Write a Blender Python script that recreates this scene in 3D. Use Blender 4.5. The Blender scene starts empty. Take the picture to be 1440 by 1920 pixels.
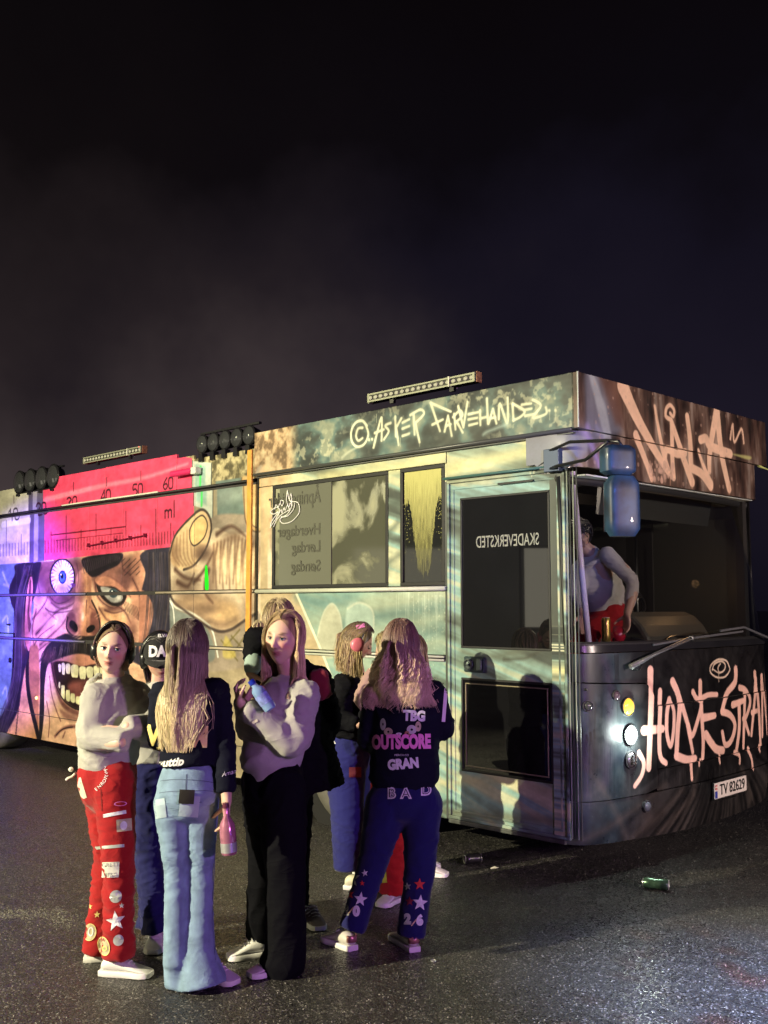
import bpy, bmesh, math, random
import numpy as np
from mathutils import Vector, Matrix, noise
from mathutils.bvhtree import BVHTree
random.seed(7); rng = np.random.default_rng(7)
SC = bpy.context.scene
COL = SC.collection

# ------------------------------------------------------------ camera
CAMH = 1.72; PITCH = math.radians(5.2); FPX = 1950.0
cd = bpy.data.cameras.new('camera'); cam = bpy.data.objects.new('camera', cd); COL.objects.link(cam)
cd.sensor_fit = 'VERTICAL'; cd.sensor_height = 36.0; cd.lens = 36.0*FPX/1920.0
cd.clip_start = 0.05; cd.clip_end = 3000
cam.location = (0, 0, CAMH); cam.rotation_euler = (math.pi/2 + PITCH, 0, 0)
SC.camera = cam

# ------------------------------------------------------------ night sky with lit smoke
W = bpy.data.worlds.new('World'); SC.world = W; W.use_nodes = True
nt = W.node_tree; nt.nodes.clear()
def N(t, typ, **k):
    n = t.nodes.new(typ)
    for a, b in k.items():
        setattr(n, a, b)
    return n
wo = N(nt, 'ShaderNodeOutputWorld'); bg = N(nt, 'ShaderNodeBackground'); tc = N(nt, 'ShaderNodeTexCoord')
sep = N(nt, 'ShaderNodeSeparateXYZ'); nt.links.new(tc.outputs['Generated'], sep.inputs[0])
nz = N(nt, 'ShaderNodeTexNoise'); nz.inputs['Scale'].default_value = 3.0; nz.inputs['Detail'].default_value = 5
nz.inputs['Roughness'].default_value = .55
nt.links.new(tc.outputs['Generated'], nz.inputs['Vector'])
def wm(op, a, b=None, c=None):
    m = N(nt, 'ShaderNodeMath', operation=op)
    for i, v in enumerate((a, b, c)):
        if v is None: continue
        if isinstance(v, (int, float)): m.inputs[i].default_value = v
        else: nt.links.new(v, m.inputs[i])
    return m.outputs[0]
elev = wm('ADD', sep.outputs['Z'], wm('MULTIPLY', wm('SUBTRACT', nz.outputs['Fac'], .5), .34))
r1 = N(nt, 'ShaderNodeValToRGB'); nt.links.new(elev, r1.inputs[0])
e = r1.color_ramp.elements
e[0].position = 0.0; e[0].color = (.074, .056, .057, 1)
e[1].position = .62; e[1].color = (.0020, .0016, .0022, 1)
for p, c in ((.15, (.056, .042, .043, 1)), (.28, (.020, .0145, .0160, 1)), (.42, (.0050, .0036, .0042, 1))):
    k = e.new(p); k.color = c
r2 = N(nt, 'ShaderNodeValToRGB'); nt.links.new(elev, r2.inputs[0])
e = r2.color_ramp.elements
e[0].position = 0.0; e[0].color = (.0050, .0042, .0085, 1)
e[1].position = .62; e[1].color = (.0026, .0016, .0021, 1)
for p, c in ((.16, (.0110, .0088, .0170, 1)), (.33, (.0068, .0055, .0115, 1)), (.42, (.0033, .0025, .0040, 1))):
    k = e.new(p); k.color = c
az = wm('ADD', sep.outputs['X'], wm('MULTIPLY', wm('SUBTRACT', nz.outputs['Fac'], .5), .55))
mp = N(nt, 'ShaderNodeMapRange'); mp.interpolation_type = 'SMOOTHSTEP'
mp.inputs['From Min'].default_value = -.30; mp.inputs['From Max'].default_value = .16
nt.links.new(az, mp.inputs['Value'])
mx = N(nt, 'ShaderNodeMix', data_type='RGBA'); nt.links.new(mp.outputs[0], mx.inputs['Factor'])
nt.links.new(r1.outputs[0], mx.inputs['A']); nt.links.new(r2.outputs[0], mx.inputs['B'])
nt.links.new(mx.outputs['Result'], bg.inputs['Color']); bg.inputs['Strength'].default_value = 1.0
nt.links.new(bg.outputs[0], wo.inputs[0])
SC.view_settings.view_transform = 'Standard'; SC.view_settings.look = 'None'
SC.view_settings.exposure = 0.0; SC.view_settings.gamma = 1.0
SC.cycles.max_bounces = 6; SC.cycles.diffuse_bounces = 2; SC.cycles.glossy_bounces = 3
SC.cycles.transparent_max_bounces = 8; SC.cycles.sample_clamp_indirect = 4.0
SC.cycles.use_denoising = True

# ------------------------------------------------------------ the lamps of the event site
def lamp(name, typ, loc, col, watts, size=.2, aim=None, angle=60, blend=.5, gobo=None):
    d = bpy.data.lights.new(name, typ); o = bpy.data.objects.new(name, d); COL.objects.link(o)
    o.location = loc; d.color = col; d.energy = watts
    if typ in ('POINT', 'SPOT'): d.shadow_soft_size = size
    if typ == 'AREA': d.size = size
    if aim is not None:
        o.rotation_euler = (Vector(aim)-Vector(loc)).to_track_quat('-Z', 'Y').to_euler()
    if typ == 'SPOT':
        d.spot_size = math.radians(angle); d.spot_blend = blend
    if gobo: gobo(d)
    return o
WARM = (1.0, .91, .60)
lamp('floodlight', 'SPOT', (-8.0, 1.2, 4.2), WARM, 8200, .07, (0.0, 7.8, 1.3), 86, .5)
lamp('far_floodlight', 'SPOT', (-10.9, 7.1, 4.37), (1.0, .93, .55), 900, .10, (0, 8.0, 2.2), 60, .6)
lamp('violet_spotlight', 'SPOT', (4.6, -1.2, 2.3), (.80, .34, 1.0), 1000, .10, (-.9, 5.3, .9), 54, .7)
lamp('peach_spotlight', 'SPOT', (7.6, 1.2, 2.6), (1.0, .80, .72), 2500, .2, (2.6, 7.6, 1.9), 46, .7)
lamp('blue_spotlight', 'SPOT', (2.2, 1.2, 3.1), (.05, .20, 1.0), 620, .06, (1.25, 6.2, 2.4), 15, .8)
lamp('blue_wall_spotlight', 'SPOT', (-6.2, 5.0, 4.0), (.14, .03, 1.0), 22000, .06, (-4.3, 12.1, 1.7), 21, 1.0)
lamp('low_blue_spotlight', 'SPOT', (3.6, 1.2, .8), (.10, .08, 1.0), 60, .12, (.2, 5.6, .5), 40, .8)
def red_gobo(d):
    d.use_nodes = True; t = d.node_tree; t.nodes.clear()
    o = N(t, 'ShaderNodeOutputLight'); em = N(t, 'ShaderNodeEmission'); g = N(t, 'ShaderNodeTexCoord')
    n = N(t, 'ShaderNodeTexNoise'); n.inputs['Scale'].default_value = 40; n.inputs['Detail'].default_value = 3
    t.links.new(g.outputs['Normal'], n.inputs['Vector'])
    r = N(t, 'ShaderNodeValToRGB'); t.links.new(n.outputs['Fac'], r.inputs[0])
    r.color_ramp.elements[0].position = .58; r.color_ramp.elements[0].color = (.62, .70, 1, 1)
    r.color_ramp.elements[1].position = .66; r.color_ramp.elements[1].color = (.85, .22, .26, 1)
    t.links.new(r.outputs[0], em.inputs[0]); t.links.new(em.outputs[0], o.inputs[0])
lamp('projector', 'SPOT', (3.4, 2.2, 3.0), (.70, .78, 1), 7500, .05, (2.1, 4.15, 0), 38, 1.0, gobo=red_gobo)

# ------------------------------------------------------------ where a point of the place is
def ray(px, py):
    u = (px-720)/FPX; v = -(py-960)/FPX
    return Vector((u, math.cos(PITCH)-math.sin(PITCH)*v, math.sin(PITCH)+math.cos(PITCH)*v))
def P(px, py, d):
    r = ray(px, py); k = d/r.y
    return Vector((k*r.x, d, CAMH+k*r.z))
AN = math.radians(44.7); P0 = Vector((1.26, 6.66, 0))
CN, SN = math.cos(AN), math.sin(AN)
def bus2w(s, t, z): return Vector((P0.x+s*CN-t*SN, P0.y+s*SN+t*CN, z))
def w2bus(w):
    a = w.x-P0.x; b = w.y-P0.y
    return (a*CN+b*SN, -a*SN+b*CN, w.z)
def side(px, py, x=0.0):      # near side wall -> (t, z)
    r = ray(px, py); k = (x+P0.x*CN+P0.y*SN)/(r.x*CN+r.y*SN)
    b = w2bus(Vector((k*r.x, k*r.y, 0))); return (b[1], CAMH+k*r.z)
def front(px, py, t=0.0):     # front plane -> (s, z)
    r = ray(px, py); k = (t-P0.x*SN+P0.y*CN)/(-r.x*SN+r.y*CN)
    b = w2bus(Vector((k*r.x, k*r.y, 0))); return (b[0], CAMH+k*r.z)

# ------------------------------------------------------------ object helpers
def tag(o, label=None, cat=None, group=None, kind=None):
    if label: o['label'] = label
    if cat: o['category'] = cat
    if group: o['group'] = group
    if kind: o['kind'] = kind
    return o
def empty(name, loc=(0, 0, 0), rz=0, **k):
    o = bpy.data.objects.new(name, None); COL.objects.link(o); o.location = loc; o.rotation_euler = (0, 0, rz)
    o.empty_display_size = .2
    return tag(o, **k)
class MB:
    def __init__(s): s.v = []; s.f = []; s.c = []
    def add(s, vs, fs, col=None):
        b = len(s.v); s.v += [tuple(v) for v in vs]; s.f += [tuple(b+i for i in f) for f in fs]
        if col is not None: s.c += [col]*len(vs)
        return s
    def box(s, x0, x1, y0, y1, z0, z1, col=None):
        return s.add([(x, y, z) for x in (x0, x1) for y in (y0, y1) for z in (z0, z1)],
                     [(0, 1, 3, 2), (4, 6, 7, 5), (0, 4, 5, 1), (2, 3, 7, 6), (0, 2, 6, 4), (1, 5, 7, 3)], col)
    def tube(s, pts, r, n=8, col=None, caps=True):
        pts = [Vector(p) for p in pts]; R = r if hasattr(r, '__len__') else [r]*len(pts)
        vs = []; fs = []; last = None
        for i, p in enumerate(pts):
            T = (pts[min(i+1, len(pts)-1)]-pts[max(i-1, 0)]).normalized()
            S = last if last is not None else (Vector((0, 0, 1)) if abs(T.z) < .9 else Vector((1, 0, 0)))
            S = (S-T*S.dot(T)).normalized(); U = T.cross(S); last = S
            for k in range(n):
                a = 2*math.pi*k/n; vs.append(p+(S*math.cos(a)+U*math.sin(a))*R[i])
        for i in range(len(pts)-1):
            for k in range(n):
                a = i*n+k; b = i*n+(k+1) % n; fs.append((a, b, b+n, a+n))
        if caps:
            fs.append(tuple(range(n-1, -1, -1))); fs.append(tuple(range((len(pts)-1)*n, len(pts)*n)))
        return s.add(vs, fs, col)
    def lathe(s, prof, c=(0, 0, 0), axis=(0, 0, 1), n=24, col=None):   # prof: (r, h)
        A = Vector(axis).normalized(); S = A.orthogonal().normalized(); U = A.cross(S); c = Vector(c)
        vs = []; fs = []
        for r, h in prof:
            for k in range(n):
                a = 2*math.pi*k/n; vs.append(c+A*h+(S*math.cos(a)+U*math.sin(a))*r)
        for i in range(len(prof)-1):
            for k in range(n):
                a = i*n+k; b = i*n+(k+1) % n; fs.append((a, b, b+n, a+n))
        fs.append(tuple(range(n-1, -1, -1))); fs.append(tuple(range((len(prof)-1)*n, len(prof)*n)))
        return s.add(vs, fs, col)
    def prism(s, pts, ax, h0, h1, col=None):
        # pts 2d polygon, extruded along axis ax between h0 and h1
        def q(a, b, h): return (h, a, b) if ax == 0 else ((a, h, b) if ax == 1 else (a, b, h))
        n = len(pts); vs = [q(a, b, h0) for a, b in pts]+[q(a, b, h1) for a, b in pts]
        fs = [tuple(range(n)), tuple(range(2*n-1, n-1, -1))]+[(i, i+n, (i+1) % n+n, (i+1) % n) for i in range(n)]
        return s.add(vs, fs, col)
    def mesh(s, name='mesh', smooth=False):
        me = bpy.data.meshes.new(name); me.from_pydata(s.v, [], s.f); me.update()
        if s.c:
            ca = me.color_attributes.new('Col', 'FLOAT_COLOR', 'POINT')
            ca.data.foreach_set('color', np.array([(c[0], c[1], c[2], 1.0) for c in s.c], dtype=np.float32).ravel())
        bm = bmesh.new(); bm.from_mesh(me); bmesh.ops.recalc_face_normals(bm, faces=bm.faces); bm.to_mesh(me); bm.free()
        if smooth: me.shade_smooth()
        return me
    def build(s, name, mat=None, parent=None, smooth=False, bevel=0, **k):
        me = s.mesh(name, smooth)
        o = bpy.data.objects.new(name, me); COL.objects.link(o)
        if mat: me.materials.append(mat)
        if parent: o.parent = parent
        if bevel:
            m = o.modifiers.new('bevel', 'BEVEL'); m.width = bevel; m.segments = 2; m.limit_method = 'ANGLE'
        if smooth == 'auto':
            me.shade_smooth(); me.set_sharp_from_angle(angle=math.radians(40))
        return tag(o, **k)

# ------------------------------------------------------------ materials
MATS = {}
def mat(name, col=(.5, .5, .5), rough=.6, metal=0, spec=.5, emit=None, es=0, bump=0, bscale=60, var=0, vscale=4,
        sheen=0, coat=0, attr=None, trans=0, sss=0, stretch=None, ior=1.45):
    if name in MATS: return MATS[name]
    m = bpy.data.materials.new(name); m.use_nodes = True; t = m.node_tree; b = t.nodes['Principled BSDF']
    b.inputs['Base Color'].default_value = (*col, 1); b.inputs['Roughness'].default_value = rough
    b.inputs['Metallic'].default_value = metal; b.inputs['Specular IOR Level'].default_value = spec
    b.inputs['Sheen Weight'].default_value = sheen; b.inputs['Coat Weight'].default_value = coat
    b.inputs['Transmission Weight'].default_value = trans; b.inputs['IOR'].default_value = ior
    if sss:
        b.inputs['Subsurface Weight'].default_value = sss; b.inputs['Subsurface Radius'].default_value = (.012, .005, .003)
        b.inputs['Subsurface Scale'].default_value = 1.0
    if emit:
        b.inputs['Emission Color'].default_value = (*emit, 1); b.inputs['Emission Strength'].default_value = es
    tcn = N(t, 'ShaderNodeTexCoord'); src = None
    if attr:
        a = N(t, 'ShaderNodeAttribute', attribute_name=attr); src = a.outputs['Color']
    if var:
        n = N(t, 'ShaderNodeTexNoise'); n.inputs['Scale'].default_value = vscale; n.inputs['Detail'].default_value = 4
        t.links.new(tcn.outputs['Object'], n.inputs['Vector'])
        mr = N(t, 'ShaderNodeMapRange'); mr.inputs['From Min'].default_value = .3; mr.inputs['From Max'].default_value = .7
        mr.inputs['To Min'].default_value = 1-var; mr.inputs['To Max'].default_value = 1+var
        t.links.new(n.outputs['Fac'], mr.inputs['Value'])
        mu = N(t, 'ShaderNodeVectorMath', operation='SCALE'); t.links.new(mr.outputs[0], mu.inputs['Scale'])
        if src: t.links.new(src, mu.inputs[0])
        else: mu.inputs[0].default_value = col
        src = mu.outputs[0]
    if src: t.links.new(src, b.inputs['Base Color'])
    if bump:
        n = N(t, 'ShaderNodeTexNoise'); n.inputs['Scale'].default_value = bscale; n.inputs['Detail'].default_value = 3
        if stretch:
            mpn = N(t, 'ShaderNodeMapping'); mpn.inputs['Scale'].default_value = stretch
            t.links.new(tcn.outputs['Object'], mpn.inputs[0]); t.links.new(mpn.outputs[0], n.inputs['Vector'])
        else: t.links.new(tcn.outputs['Object'], n.inputs['Vector'])
        bp = N(t, 'ShaderNodeBump'); bp.inputs['Strength'].default_value = bump; bp.inputs['Distance'].default_value = .004
        t.links.new(n.outputs['Fac'], bp.inputs['Height']); t.links.new(bp.outputs[0], b.inputs['Normal'])
    MATS[name] = m; return m
def cloth(name, col, rough=.85, sheen=.15, var=.08, bump=.35, spec=.25):
    new = name not in MATS; m = mat(name, col, rough, spec=spec, sheen=sheen, var=var, vscale=9, bump=bump, bscale=220)
    if new: wrinkle(m)
    return m
def wrinkle(m, sc=4.5, dist=.03, st=.22):
    t = m.node_tree; b = t.nodes['Principled BSDF']; tcn = N(t, 'ShaderNodeTexCoord'); mp_ = N(t, 'ShaderNodeMapping'); mp_.inputs['Scale'].default_value = (1, 1, 1.7); mp_.inputs['Rotation'].default_value = (.4, .5, 0)
    n = N(t, 'ShaderNodeTexNoise'); n.inputs['Scale'].default_value = sc; n.inputs['Detail'].default_value = 2; n.inputs['Distortion'].default_value = 1.3
    t.links.new(tcn.outputs['Object'], mp_.inputs[0]); t.links.new(mp_.outputs[0], n.inputs[0]); ab = N(t, 'ShaderNodeMath', operation='SUBTRACT'); t.links.new(n.outputs['Fac'], ab.inputs[0]); ab.inputs[1].default_value = .5
    a2 = N(t, 'ShaderNodeMath', operation='ABSOLUTE'); t.links.new(ab.outputs[0], a2.inputs[0]); a3 = N(t, 'ShaderNodeMath', operation='SQRT'); t.links.new(a2.outputs[0], a3.inputs[0])
    bp_ = N(t, 'ShaderNodeBump'); bp_.invert = True; bp_.inputs['Strength'].default_value = st; bp_.inputs['Distance'].default_value = dist; t.links.new(a3.outputs[0], bp_.inputs['Height'])
    for l in list(t.links):
        if l.to_socket == b.inputs['Normal']: src = l.from_node; t.links.new(bp_.outputs[0], src.inputs['Normal'])
BLACKRUB = mat('black_rubber', (.012, .012, .013), .55, bump=.2, bscale=80)
BLACKPL = mat('black_plastic', (.012, .012, .014), .28, var=.2)
DARKIN = mat('cab_interior_grey', (.035, .033, .032), .7, var=.3, bump=.2)
STEEL = mat('brushed_steel', (.42, .42, .43), .3, 1, bump=.1)
CHROME = mat('chrome', (.75, .75, .76), .08, 1)
WHITEPL = mat('white_plastic', (.75, .75, .74), .35)
LENS = mat('clear_lens', (.55, .58, .6), .05, 0, trans=.0, coat=1)
SOLE = mat('white_sole', (.72, .71, .68), .5, var=.08, bump=.2, bscale=40)
# ------------------------------------------------------------ painting the mural: colour only, on the real panels
def vnoise(h, w, cell, seed=0, aspect=1.0):
    r = np.random.default_rng(seed); gh = int(h/cell)+3; gw = int(w/(cell*aspect))+3
    g = r.random((gh, gw), dtype=np.float32)
    y = np.arange(h, dtype=np.float32)/cell; x = np.arange(w, dtype=np.float32)/(cell*aspect)
    yi = y.astype(int); xi = x.astype(int); fy = y-yi; fx = x-xi
    fy = (fy*fy*(3-2*fy))[:, None]; fx = (fx*fx*(3-2*fx))[None]
    return (g[yi][:, xi]*(1-fy)*(1-fx)+g[yi][:, xi+1]*(1-fy)*fx+g[yi+1][:, xi]*fy*(1-fx)+g[yi+1][:, xi+1]*fy*fx)
def fbm(h, w, cell, seed=0, aspect=1.0, o=4):
    a = np.zeros((h, w), np.float32); s = 0; k = 1.0
    for i in range(o):
        a += k*vnoise(h, w, max(2, cell/2**i), seed+i*17, aspect); s += k; k *= .55
    return a/s
def spline(p, n=6, closed=False):
    p = [np.array(q[:2], float) for q in p]; out = []; m = len(p)
    if m < 3: return [tuple(q) for q in p]
    for i in range(m if closed else m-1):
        if closed: a, b, c, d = p[i-1], p[i], p[(i+1) % m], p[(i+2) % m]
        else: a, b, c, d = p[max(i-1, 0)], p[i], p[i+1], p[min(i+2, m-1)]
        for k in range(n):
            t = k/n; out.append(tuple(.5*((2*b)+(c-a)*t+(2*a-5*b+4*c-d)*t*t+(3*b-a-3*c+d)*t**3)))
    if not closed: out.append(tuple(p[-1]))
    return out
class Canvas:
    """x runs along the wall (flip: decreasing to the right), y up; size in metres, res in px per metre"""
    def __init__(s, x0, x1, y0, y1, res, proj, base):
        s.x0, s.x1, s.y0, s.y1, s.res = x0, x1, y0, y1, res; s.w = int((x1-x0)*res); s.h = int((y1-y0)*res)
        s.a = np.empty((s.h, s.w, 3), np.float32); s.a[:] = base; s.proj = proj
        s.T = lambda x, y: (x, y); s.wk = 1.15
    def crop(s, ox, oy, k): s.T = lambda x, y: (ox+x/k, oy+y/k)
    def px(s, pts):
        o = []
        for q in pts:
            X, Y = s.T(q[0], q[1]); a, b = s.proj(X, Y); o.append(((a-s.x0)*s.res, (b-s.y0)*s.res))
        return o
    def _bb(s, q, m):
        xs = [a for a, b in q]; ys = [b for a, b in q]
        x0 = max(0, int(min(xs)-m)); x1 = min(s.w, int(max(xs)+m)+2); y0 = max(0, int(min(ys)-m)); y1 = min(s.h, int(max(ys)+m)+2)
        if x1 <= x0 or y1 <= y0: return None
        return x0, x1, y0, y1
    def _put(s, bb, m, col, alpha):
        x0, x1, y0, y1 = bb; m = (m*alpha)[..., None]; s.a[y0:y1, x0:x1] = s.a[y0:y1, x0:x1]*(1-m)+np.array(col, np.float32)/255*m
    def poly(s, pts, col, blur=1.0, alpha=1.0, sm=True, tex=None):
        q = s.px(pts)
        if sm: q = spline(q, 5, True)
        bb = s._bb(q, blur*1.5+1)
        if not bb: return
        x0, x1, y0, y1 = bb; Y, X = np.mgrid[y0:y1, x0:x1].astype(np.float32)
        ins = np.zeros(X.shape, bool); n = len(q)
        dist = np.full(X.shape, 1e9, np.float32)
        for i in range(n):
            ax, ay = q[i]; bx, by = q[(i+1) % n]
            if ay != by:
                c = ((ay > Y) != (by > Y)); xx = (bx-ax)*(Y-ay)/(by-ay)+ax; ins ^= c & (X < xx)
            dx, dy = bx-ax, by-ay; L = dx*dx+dy*dy+1e-9
            t = np.clip(((X-ax)*dx+(Y-ay)*dy)/L, 0, 1); dd = (X-ax-t*dx)**2+(Y-ay-t*dy)**2
            np.minimum(dist, dd, out=dist)
        sd = np.sqrt(dist); sd = np.where(ins, sd, -sd)
        m = np.clip(.5+sd/(2*max(blur, .5)), 0, 1); m = m*m*(3-2*m)
        if tex is not None: m = m*tex[y0:y1, x0:x1]
        s._put(bb, m, col, alpha)
    def line(s, pts, w, col, blur=.8, alpha=1.0, sm=True, w1=None):
        w = w*s.wk; w1 = None if w1 is None else w1*s.wk
        """w in photo pixels at that place; tapers to w1"""
        X, Y = s.T(pts[0][0], pts[0][1]); a = s.proj(X, Y); b = s.proj(X, Y+10); k = math.hypot(a[0]-b[0], a[1]-b[1])*s.res/10
        q = s.px(pts)
        if sm and len(q) > 2: q = spline(q, 5)
        w0 = w*k/2; we = w0 if w1 is None else w1*k/2; n = len(q)-1
        bb = s._bb(q, max(w0, we)+blur*2+1)
        if not bb: return
        M = np.zeros((bb[3]-bb[2], bb[1]-bb[0]), np.float32)
        for i in range(n):
            r0 = w0+(we-w0)*i/n; r1 = w0+(we-w0)*(i+1)/n
            b2 = s._bb([q[i], q[i+1]], max(r0, r1)+blur*2+1)
            if not b2: continue
            x0, x1, y0, y1 = b2; Yg, Xg = np.mgrid[y0:y1, x0:x1].astype(np.float32)
            ax, ay = q[i]; dx, dy = q[i+1][0]-ax, q[i+1][1]-ay; L = dx*dx+dy*dy+1e-9
            t = np.clip(((Xg-ax)*dx+(Yg-ay)*dy)/L, 0, 1); d = np.sqrt((Xg-ax-t*dx)**2+(Yg-ay-t*dy)**2)
            m = np.clip(.5+(r0+(r1-r0)*t-d)/(2*max(blur, .5)), 0, 1)
            sl = M[y0-bb[2]:y1-bb[2], x0-bb[0]:x1-bb[0]]; np.maximum(sl, m, out=sl)
        s._put(bb, M, col, alpha)
    def ell(s, cx, cy, rx, ry, col, blur=1, alpha=1, rot=0):
        r = math.radians(rot)
        s.poly([(cx+rx*math.cos(a)*math.cos(r)-ry*math.sin(a)*math.sin(r), cy+rx*math.cos(a)*math.sin(r)+ry*math.sin(a)*math.cos(r))
                for a in [2*math.pi*i/20 for i in range(20)]], col, blur, alpha, sm=False)
    def soft(s, cx, cy, rx, ry, col, alpha=.5):
        q = s.px([(cx-rx, cy), (cx+rx, cy), (cx, cy-ry), (cx, cy+ry)])
        bb = s._bb(q, 2)
        if not bb: return
        x0, x1, y0, y1 = bb; Y, X = np.mgrid[y0:y1, x0:x1].astype(np.float32)
        mx_, my_ = (q[0][0]+q[1][0])/2, (q[2][1]+q[3][1])/2
        d = ((X-mx_)/(abs(q[1][0]-q[0][0])/2+1e-6))**2+((Y-my_)/(abs(q[3][1]-q[2][1])/2+1e-6))**2
        s._put(bb, np.clip(1-d, 0, 1)**1.5, col, alpha)
    def image(s, name):
        im = bpy.data.images.new(name, s.w, s.h); b = np.ones((s.h, s.w, 4), np.float32); b[..., :3] = np.clip(s.a, 0, 1)
        im.pixels.foreach_set(b.ravel()); im.update(); im.pack(); return im
def drips(c, xs, y, seed, col, n, l0, l1, alpha=.6, w=1.2):
    r = random.Random(seed)
    for i in range(n):
        x = r.uniform(*xs); yy = y+r.uniform(-8, 8); c.line([(x, yy), (x+r.uniform(-1, 1), yy+r.uniform(l0, l1))], w, col, .5, alpha, sm=False, w1=w*.6)
def specks(c, box, n, seed, col, s0=.5, s1=1.6, alpha=.8):
    r = random.Random(seed)
    for i in range(n):
        x = r.uniform(box[0], box[2]); y = r.uniform(box[1], box[3]); k = r.uniform(s0, s1); c.line([(x, y), (x+.4, y+k)], k, col, .5, alpha*r.uniform(.5, 1), sm=False)

# ---- the near side
S = Canvas(-.05, 9.6, .12, 3.35, 230, side, (118/255, 124/255, 108/255))
f1 = fbm(S.h, S.w, 60, 3, 2.2); f2 = fbm(S.h, S.w, 14, 9, 1.0); f3 = fbm(S.h, S.w, 110, 21, 3.5, 3)
# diagonal streaks of teal, cream and olive over the cab side
yy, xx = np.mgrid[0:S.h, 0:S.w].astype(np.float32)
big = fbm(S.h+900, S.w, 26, 31, 14.0, 4)
yi = np.clip((yy-xx*.30+700).astype(int), 0, S.h+899); st = big[yi, xx.astype(int)]
def lerp3(t, stops):
    o = np.zeros(t.shape+(3,), np.float32); xs = [a for a, _ in stops]
    for k in range(3): o[..., k] = np.interp(t, xs, [c[k]/255 for _, c in stops])
    return o
cab = lerp3(np.clip((st-.5)*2.1+.5+(f1-.5)*.5, 0, 1), [(0, (66, 74, 70)), (.25, (98, 112, 104)), (.45, (126, 150, 142)), (.6, (140, 176, 172)), (.78, (176, 182, 158)), (1, (206, 206, 176))])
S.a[:] = cab*(.93+.14*f2[..., None])
t_of = S.x0+xx/S.res; z_of = S.y0+yy/S.res
# creamier top above the windows, darker bottom of the door area
k = np.clip(1-np.abs(z_of-2.74)/.16, 0, 1)[..., None]*.75; S.a = S.a*(1-k)+lerp3(st, [(.3, (150, 150, 118)), (.7, (214, 210, 172))])*k
# fascia: mottled teal, cream and black
fa = np.clip((z_of-2.855)/.015, 0, 1)*(t_of < 3.40)
fc = lerp3(np.clip((fbm(S.h, S.w, 40, 77, 1.4)-.5)*2.2+.5, 0, 1), [(0, (36, 42, 42)), (.4, (62, 72, 70)), (.7, (88, 112, 110)), (1, (136, 144, 128))])
mot = np.clip((fbm(S.h, S.w, 9, 55, 1, 3)-.56)*9, 0, 1)*np.clip((f3-.42)*6, 0, 1)
fc = fc*(1-mot[..., None]*.55)+np.array((206, 202, 172), np.float32)/255*mot[..., None]*.55
lf = np.clip((t_of-2.75)/.12, 0, 1)[..., None]
tanm = lerp3(np.clip((f2-.5)*3+.5, 0, 1), [(0, (120, 98, 74)), (.5, (186, 158, 124)), (1, (206, 186, 152))])
fc = fc*(1-lf)+tanm*lf
S.a = S.a*(1-fa[..., None])+fc*fa[..., None]
# rear part ground colour
rr = (t_of > 3.36)[..., None]
S.a = np.where(rr, lerp3(f1, [(.2, (150, 138, 116)), (.8, (182, 170, 146))]), S.a)
up = ((t_of > 3.36) & (t_of < 4.62) & (z_of > 2.83))[..., None]
S.a = np.where(up, lerp3(np.clip((f2-.5)*3+.5, 0, 1), [(0, (104, 98, 76)), (1, (196, 186, 152))]), S.a)
SKIN = (226, 188, 162); SK2 = (190, 140, 122); SK3 = (116, 74, 74); INK = (44, 34, 38); TAN = (216, 200, 178)
# sky-blue ground at the far left
S.poly([(-60, 1040), (62, 1040), (60, 1400), (-60, 1400)], (120, 146, 150), 2, sm=False)
S.crop(0, 1040, 4.8)
for p in ([(0, 160), (30, 240), (80, 330)], [(10, 270), (60, 300), (70, 420)], [(0, 600), (40, 560), (50, 700)], [(0, 1250), (30, 1200), (40, 1350)]):
    S.line(p, 5, (190, 208, 210), 3, .7)
# face
S.crop(0, 0, 1)
S.poly([(64, 1050), (150, 1038), (262, 1030), (264, 1100), (278, 1150), (272, 1240), (258, 1330), (215, 1420), (140, 1415), (40, 1400), (34, 1330), (48, 1240), (58, 1150)], SKIN, 2)
S.crop(0, 780, 2.88)
S.poly([(180, 790), (420, 770), (430, 900), (400, 1000), (330, 1020), (250, 990), (200, 900)], SK3, 16, .8)
S.poly([(470, 790), (640, 760), (740, 790), (700, 900), (640, 1020), (560, 1000), (480, 900)], SK3, 14, .7)
S.poly([(200, 1040), (330, 1120), (380, 1190), (260, 1250), (190, 1290), (150, 1200), (160, 1080)], (226, 176, 138), 12, .8)
S.poly([(530, 1040), (640, 1080), (690, 1180), (620, 1180), (530, 1130)], (232, 184, 146), 12, .8)
S.poly([(700, 760), (760, 760), (760, 1000), (720, 1100), (690, 980)], SK2, 8, .7)
for p, w in (([(240, 960), (290, 1012), (350, 1000), (392, 960)], 6), ([(262, 1010), (310, 1040), (380, 1015), (420, 950)], 3), ([(160, 1100), (230, 1010), (250, 930)], 3), ([(180, 1180), (290, 1060), (350, 1040)], 5), ([(200, 1240), (310, 1140), (350, 1080)], 4),
             ([(210, 820), (190, 880), (200, 960)], 4), ([(520, 1040), (560, 1100), (600, 1120)], 3), ([(620, 1030), (660, 1060), (690, 1120)], 3), ([(700, 880), (740, 980), (730, 1100)], 4), ([(430, 870), (440, 900), (470, 880)], 3),
             ([(500, 900), (505, 960), (540, 1010), (600, 1040), (650, 1010)], 5), ([(520, 890), (580, 880), (650, 930), (690, 980)], 4), ([(180, 1050), (160, 1150), (170, 1250)], 4), ([(640, 760), (650, 830), (690, 860)], 4), ([(170, 1290), (240, 1230), (300, 1200)], 4)):
    S.line(p, w*1.3, SK3, 4.5, .8, w1=w*.3); S.line(p, w*.3, INK, .8, .5, w1=.4)
for i in range(9): S.line([(650+i*9, 1000+i*4), (665+i*10, 1050+i*8)], 1.5, INK, .7, .6)
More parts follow.
